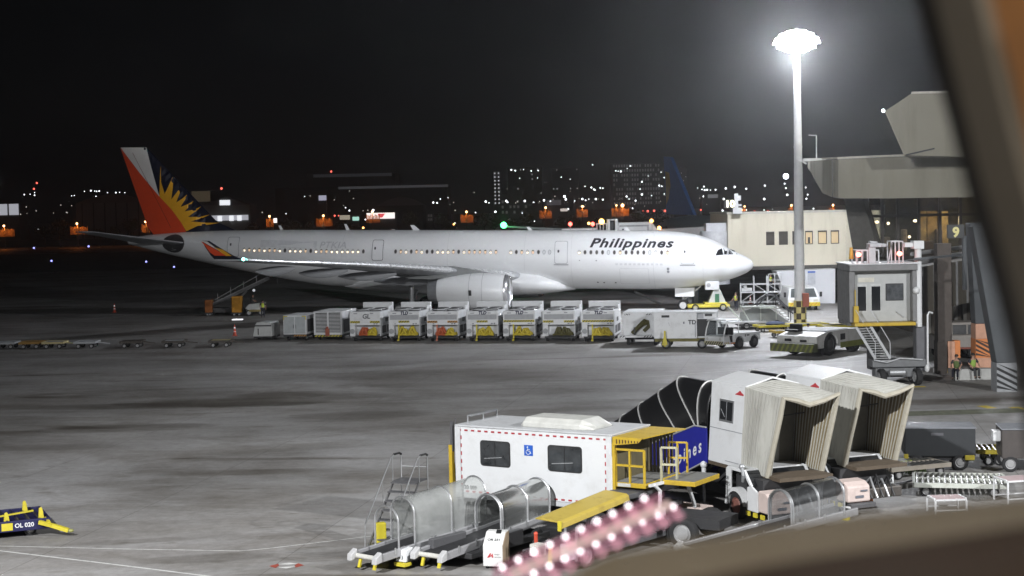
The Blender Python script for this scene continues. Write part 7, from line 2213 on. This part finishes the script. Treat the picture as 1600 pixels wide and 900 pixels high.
for (x, y), lab in zip(((53, 389), (138.5, 386.5), (220, 384), (80.5, 410), (228.5, 411.5), (272, 420)), ('far blue taxiway light at the left edge of the airfield', 'far blue taxiway light below the tailplane tip', 'far blue taxiway light just under the tail cone', 'near blue taxiway light, leftmost of the close three', 'near blue taxiway light below the tail cone', 'nearest blue taxiway light under the rear fuselage')):
    p = G(x, y)
    r = thing('taxiway_light', lab, 'light', p, 0, 'blue taxiway edge lights')
    b = MB(); k = p.y / FPX; b.ball((0, 0, .35), 1.5 * k, n=8, m=6); b.build('lens', emit('taxi_blue', (.32, .34, 1.0), 3.0), r)
    b = MB(); b.cyl((0, 0, 0), (0, 0, .3), .15, n=8); b.build('stem', DARK, r)
for lab, sp in (('small amber speck above the spine near the rear door', (567.5, 356, 1.5)), ('small amber speck above the spine over the wing', (709, 350.5, 1.2))): far_ball('amber_roof_light', lab, 'light', 'amber specks over the airliner', [sp], emit('amber_point', (1, .42, .10), 9), 420)
# sodium lamps with lit fence gates
SOD = emit('sodium_lamp', (1.0, .55, .24), 7)
FEN = mat('fence_panel_tan', (.40, .30, .20), .8, var=.2, scale=.6)
SODL = ['orange sodium lamp at the very left edge of the airfield, ' 'lighting a fence', 'wide orange lit fence lamp left of the tailplane tip', 'orange sodium lamp glowing just left of the red fin', 'slim orange sodium lamp beside the small square white sign', 'orange lit fence lamp over the rear spine of the airliner', 'orange sodium lamp just left of the roadside shop', 'orange sodium lamp between the shop and the green beacon', 'orange sodium lamp over the forward spine of the airliner', 'orange sodium lamp right of the white sign board', 'brightest orange lamp, left of the blue tail', 'small orange lamp close beside the brightest one', 'tiny orange lamp right of the lit number 10', 'lower tiny orange lamp right of the lit number 10', 'tiny orange lamp just left of the floodlight mast', 'orange lamp above the white light tablet under the overhang']
so = [(7, 353, 24, 1), (121, 349.5, 26, 1), (228, 346.5, 16, 1), (421.5, 338, 12, 1), (505.5, 337, 24, 1), (582, 331, 20, 1), (729, 331, 18, 1), (852.5, 324.5, 18, 1), (910, 322.5, 16, 1), (972.5, 321, 20, 1.5), (963, 321, 12, .8), (1163, 322.5, 6, .8), (1158.5, 328, 5, .8), (1236, 321, 6, 1), (1301, 320.5, 8, 1)]
for k, (x, y, w, s) in enumerate(so):
    Y0 = 560
    p = D(x, y, Y0); q = Y0 / FPX
    r = thing('sodium_lamp_post', SODL[k], 'lamp post', (p.x, Y0, 0), 0, 'orange sodium lamps along the airfield edge')
    b = MB(); b.cyl((0, 0, 0), (0, 0, p.z), .14, .1, 8); b.bar((0, 0, p.z), (.3, -.8, p.z + .1), .12); b.build('post', DGREY, r)
    b = MB(); b.ball((0, -.7, p.z), 1.7 * q * s, n=8, m=6); b.build('lamp_head', SOD, r)
    b = MB(); n_ = max(4, int(w / 2)); W2_ = w * q
    zt, zl = p.z - 4 * q, p.z - 17 * q
    b.box(-W2_ / 2, W2_ / 2, 2.0, 2.3, max(.0, zl), zl + 5 * q)
    for i in range(n_): xx = -W2_ / 2 + W2_ * i / (n_ - 1); b.box(xx - .16, xx + .16, 1.6, 1.9, max(0, zl), zt - (i * 7 % 3) * q)
    b.build('fence_panel', FEN, r)
    lamp('sodium_light', (p.x, Y0 - .6, p.z - 4.5 * q), 520 * s, (1.0, .25, .03), .3)
# distant buildings
def far_block(label, x0, x1, y0, y1, m, Y0=700, depth=30, name='far_building', parts=None, cat='building'):
    a_, c_ = D(x0, y0, Y0), D(x1, y1, Y0)
    r = thing(name, label, cat, (a_.x, Y0, 0))
    b = MB(); b.box(0, c_.x - a_.x, 0, depth, min(0, c_.z), a_.z); b.build('wall', m, r)
    if parts: parts(r, a_, c_, Y0)
    return r
FG = mat('far_grey', (.09, .09, .095), .9, var=.2, scale=.05)
FD = mat('far_dark', (.03, .03, .033), .9, var=.2, scale=.05)
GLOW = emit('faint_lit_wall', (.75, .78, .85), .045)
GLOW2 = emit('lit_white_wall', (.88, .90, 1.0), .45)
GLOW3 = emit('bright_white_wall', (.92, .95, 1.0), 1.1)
WIN = emit('far_window', (.95, .95, 1.0), .55)
WINW = emit('far_window_dim', (.9, .9, .92), .045)
def grid(cols, rows, lit, m=WIN, u=.5, v=.5):
    def f(r, a_, c_, Y0):
        w, h = (c_.x - a_.x), a_.z - max(0, c_.z)
        rg = random.Random(cols * 31 + rows)
        proto = None
        for i in range(cols):
            for j in range(rows):
                if rg.random() > lit: continue
                if proto is None:
                    b = MB(); b.box(-.5, .5, -.3, -.02, -.5, .5); o = proto = b.build('window', m, r)
                else: o = again(proto, r)
                o.location = ((i + .5) * w / cols, 0, max(0, c_.z) + (j + .5) * h / rows)
                o.scale = (w / cols * u, 1, h / rows * v)
    return f
far_block('pale many windowed apartment block on the skyline left of the blue tail', 957, 1032, 256, 320, FG, 900, 20, 'apartment_block', grid(18, 9, .8, WINW, .55, .55))  # glowing panes stand in for the facade lit by the city
far_block('dark slab tower with two columns of lit windows on the skyline', 770, 783, 268, 320, FD, 900, 20, 'apartment_tower', grid(2, 9, 1, WIN, .35, .4))
far_block('dark skyline block with one lit column of windows', 793, 848, 262, 320, FD, 900, 20, 'apartment_tower', grid(12, 8, .12, WIN, .2, .3))
far_block('dark skyline block with a few scattered lit windows', 862, 905, 262, 320, FD, 920, 20, 'apartment_tower', grid(8, 8, .10, WIN, .2, .25))
far_block('narrow skyline tower with lit stair windows right of the blue tail', 1052, 1074, 262, 320, FD, 900, 20, 'apartment_tower', grid(6, 10, .25, WIN, .25, .3))
far_block('long low dark hangar with a pale lit roof edge', 430, 700, 294, 345, FD, 760, 40, 'hangar', lambda r, a_, c_, Y0: [r_ for r_ in [MB().box(30, 82, -.6, -.1, a_.z - 1.2, a_.z).build('roof_edge', GLOW, r)]])
far_block('flat roofed dark terminal far away with a pale parapet', 478, 618, 273, 330, FD, 860, 40, 'far_terminal', lambda r, a_, c_, Y0: [MB().box(4, 46, -.6, -.1, a_.z - 1.6, a_.z).build('parapet', emit('very_faint_wall', (.7, .75, .85), .018), r)])
far_block('pale floodlit shed at the left edge of the view', -10, 31, 318.5, 338, FG, 640, 12, 'floodlit_shed', lambda r, a_, c_, Y0: [MB().box(x0_, x1_, -.5, -.05, a_.z - 4.6, a_.z - .2).build('bright_panel', GLOW2, r) for x0_, x1_ in ((.3, 5.4), (6.2, 9.9))])
def arched(r, a_, c_, Y0):
    w = c_.x - a_.x
    b = MB(); b.prism([(w * i / 12, a_.z + 3.2 * math.sin(math.pi * i / 12)) for i in range(13)], 'y', 0, 20); b.build('arched_roof', mat('far_roof', (.12, .12, .125), .8), r)
    for k in range(6): MB().box(w * (.08 + k * .15), w * (.08 + k * .15) + .4, -.3, -.02, 0, a_.z).build('bay_post', FD, r)
far_block('grey ribbed hangar with low arched roof left of the red tail', 118, 236, 318, 345, mat('hangar_grey', (.16, .165, .18), .8), 600, 20, 'hangar', arched)
far_block('dark arched hangar right of the fuel station lights', 588, 662, 322, 345, FD, 620, 20, 'hangar', arched)
far_block('tan blank walled block just right of the airliner fin', 298, 330, 298, 318, mat('far_tan', (.12, .10, .07), .9), 650, 20, 'far_building', lambda r, a_, c_, Y0: [MB().box(.4, 7.8, -.3, -.02, a_.z - 4.5, a_.z - .3).build('lit_face', emit('faint_tan_wall', (.8, .65, .42), .05), r)])
def station(r, a_, c_, Y0):
    w = c_.x - a_.x
    b = MB(); b.prism([(w * .0, a_.z), (w * .5, a_.z + 3.4), (w, a_.z)], 'y', -1, 12); b.build('gable_roof', mat('far_roof', (.12, .12, .125), .8), r)
    b = MB(); b.box(w * .36, w * .58, -1.5, -1.02, a_.z - .1, a_.z + 1.9); b.build('lit_gable', GLOW3, r)
    b = MB(); b.box(w * .1, w * .95, -.5, -.05, a_.z - 6.0, a_.z - 4.0); b.build('lit_shopfront', GLOW2, r)
    for k in (.3, .55, .72): MB().box(w * k, w * k + 1.6, -.8, -.52, a_.z - 6.2, a_.z - 4.2).build('bright_bay', GLOW3, r)
far_block('white gabled depot with glowing gable and lit shopfront behind the fin', 318, 392, 321, 350, mat('far_depot', (.22, .22, .21), .8), 620, 14, 'depot', station)
def shop(r, a_, c_, Y0):
    w = c_.x - a_.x
    b = MB(); b.box(w * .02, w * .98, -.6, -.05, a_.z - 2.2, a_.z); cn_ = b.build('lit_canopy', emit('shop_white', (1, .93, .88), 1.3), r)
    b = MB(); b.prism([(w * .40, a_.z - .3), (w * .66, a_.z - .3), (w * .56, a_.z - 1.8), (w * .46, a_.z - 1.8)], 'y', -.9, -.61); b.build('red_sign', emit('shop_red', (.9, .12, .14), .9), cn_)
far_block('low lit roadside shop with white canopy and red sign', 572, 618, 333, 346, FG, 600, 10, 'roadside_shop', shop)
far_block('small pale lit kiosk left of the roadside shop', 530, 562, 336, 346, FG, 600, 8, 'kiosk', lambda r, a_, c_, Y0: [MB().box(.2, 4.0, -.5, -.05, a_.z - 1.8, a_.z - .1).build('lit_front', emit('kiosk_tan', (.9, .82, .65), .35), r), MB().box(5.0, 7.4, -.5, -.05, a_.z - 2.2, a_.z - .8).build('green_front', emit('kiosk_green', (.55, 1, .85), .8), r)])
far_block('white lit sign board over the dark trees', 498, 510, 305.5, 313, FG, 640, 1, 'lit_billboard', lambda r, a_, c_, Y0: [MB().box(0, c_.x - a_.x, -.4, -.05, max(c_.z, 0), a_.z).build('panel', emit('board_violet', (.75, .75, .95), .5), r)], 'billboard')
far_block('small square white lit sign beside an orange lamp', 427.5, 433, 341, 348, FG, 555, .6, 'lit_billboard', lambda r, a_, c_, Y0: [MB().box(0, c_.x - a_.x, -.3, -.05, max(c_.z, 0), a_.z).build('panel', emit('board_white', (1, .95, .9), 1.6), r)], 'billboard')
far_block('white sign board between two orange lamps', 875.5, 887, 326, 330, FG, 600, .6, 'lit_billboard', lambda r, a_, c_, Y0: [MB().box(0, c_.x - a_.x, -.3, -.05, max(c_.z, 0), a_.z).build('panel', emit('board_warm', (1, .9, .85), .6), r)], 'billboard')
far_block('white tablet of light low beneath the amber lamp', 1296, 1315, 328, 332, FG, 560, 1, 'lit_billboard', lambda r, a_, c_, Y0: [MB().box(0, c_.x - a_.x, -.3, -.05, max(c_.z, 0), a_.z).build('panel', GLOW3, r)], 'billboard')
far_block('pale building with faint lit top beyond the airliner spine', 782, 825, 303, 335, FG, 660, 15, 'far_building', grid(7, 4, .35, WINW, .5, .5))
far_block('pale low building with lit face among city lights', 850, 882, 311, 335, FG, 660, 15, 'far_building', lambda r, a_, c_, Y0: [MB().box(1, 7, -.3, -.02, a_.z - 2.6, a_.z - .5).build('lit_face', GLOW, r)])
far_block('low pale lit shed at the right of the skyline', 1098, 1126, 303, 312, FG, 640, 10, 'far_building', lambda r, a_, c_, Y0: [MB().box(2, 6, -.3, -.02, a_.z - 1.7, a_.z - .3).build('lit_face', emit('shed_lit', (.85, .88, .92), .16), r)])
far_block('low lit depot between two orange lamps', 668, 676, 334, 346, FG, 600, 8, 'kiosk', grid(3, 2, 1, WINW, .5, .6))
# trees along the airfield edge
LEAF = mat('night_leaves', (.05, .065, .025), .9, var=.3, scale=.4)
BARK = mat('night_bark', (.06, .045, .03), .9)
rg = random.Random(21)
def tree_mesh(seed):
    q = random.Random(seed)
    b = MB()
    for c in range(26):
        a, e = q.uniform(0, 6.28), q.uniform(-.5, 1)
        rr = q.uniform(.3, 1.0)
        cx, cy, cz = 2.6 * rr * math.cos(a), 2.6 * rr * math.sin(a), 5.2 + 1.9 * e * (1.2 - rr * .5)
        for l_ in range(22):
            x, y, z = cx + q.gauss(0, .5), cy + q.gauss(0, .5), cz + q.gauss(0, .42)
            d = Vector((q.uniform(-1, 1), q.uniform(-1, 1), q.uniform(-.4, 1))).normalized() * .34
            n_ = Vector((q.uniform(-1, 1), q.uniform(-1, 1), q.uniform(-1, 1))).cross(d).normalized() * .2
            c0_ = Vector((x, y, z))
            b.add([c0_ - d, c0_ + n_, c0_ + d, c0_ - n_], [(0, 1, 2, 3)], False)
    t = MB(); t.cyl((0, 0, 0), (0, 0, 3.6), .24, .15, 8)
    for k in range(5):
        a = k * 1.26; t.cyl((0, 0, 2.8 + .15 * k), (1.6 * math.cos(a), 1.6 * math.sin(a), 5.0 + .2 * k), .11, .04, 6)
    return b, t
protos = []
tx = [(248, 352), (262, 351), (288, 353), (303, 352), (400, 346), (446, 346), (462, 347), (478, 346), (532, 343), (556, 343), (640, 340), (690, 340), (705, 340), (756, 338), (772, 338), (800, 337), (823, 336), (878, 334), (896, 334), (935, 333), (950, 333), (995, 333), (1012, 333), (1030, 333), (100, 357), (70, 358), (160, 356), (180, 355), (205, 354)]
for k, (x, y) in enumerate(tx):
    p = D(x, y, 575); s = rg.uniform(.75, 1.25)
    if k < 4:
        r = thing('airfield_tree', 'dark leafy tree standing along the unlit airfield edge', 'tree', (p.x, 575 + rg.uniform(-8, 8), 0), rg.uniform(0, 6), 'trees along the airfield edge')
        b, t = tree_mesh(k)
        b.build('crown', LEAF, r, fix=False); t.build('trunk', BARK, r)
        protos.append(r)
    else:
        r = dup(protos[k % 4], (p.x, 575 + rg.uniform(-8, 8), 0), rg.uniform(0, 6))
    r.scale = (s, s, s * rg.uniform(.85, 1.15))
# the low dark bank of the airfield fence
b = MB(); b.box(-260, 330, 590, 590.6, 0, 2.4); o = b.build('perimeter_wall', mat('wall_dark', (.05, .048, .045), .9)); tag(o, 'long low dark perimeter wall along the far airfield edge', 'wall')
# ------------------------------------------------------------------ night haze
b = MB()
b.box(-700, 700, -70, 1300, -1, 46)
hz = b.build('haze', mat('haze_dummy', (1, 1, 1)))
hm = bpy.data.materials.new('night_haze')
hm.use_nodes = True
hn = hm.node_tree
hn.nodes.clear()
ho = hn.nodes.new('ShaderNodeOutputMaterial')
hv = hn.nodes.new('ShaderNodeVolumePrincipled')
hv.inputs['Color'].default_value = (.95, .97, 1, 1)
hv.inputs['Density'].default_value = .0003
hv.inputs['Anisotropy'].default_value = .8
hn.links.new(hv.outputs[0], ho.inputs['Volume'])
hz.data.materials.clear()
hz.data.materials.append(hm)
tag(hz, 'thin humid night air glowing round the floodlight', kind='stuff')
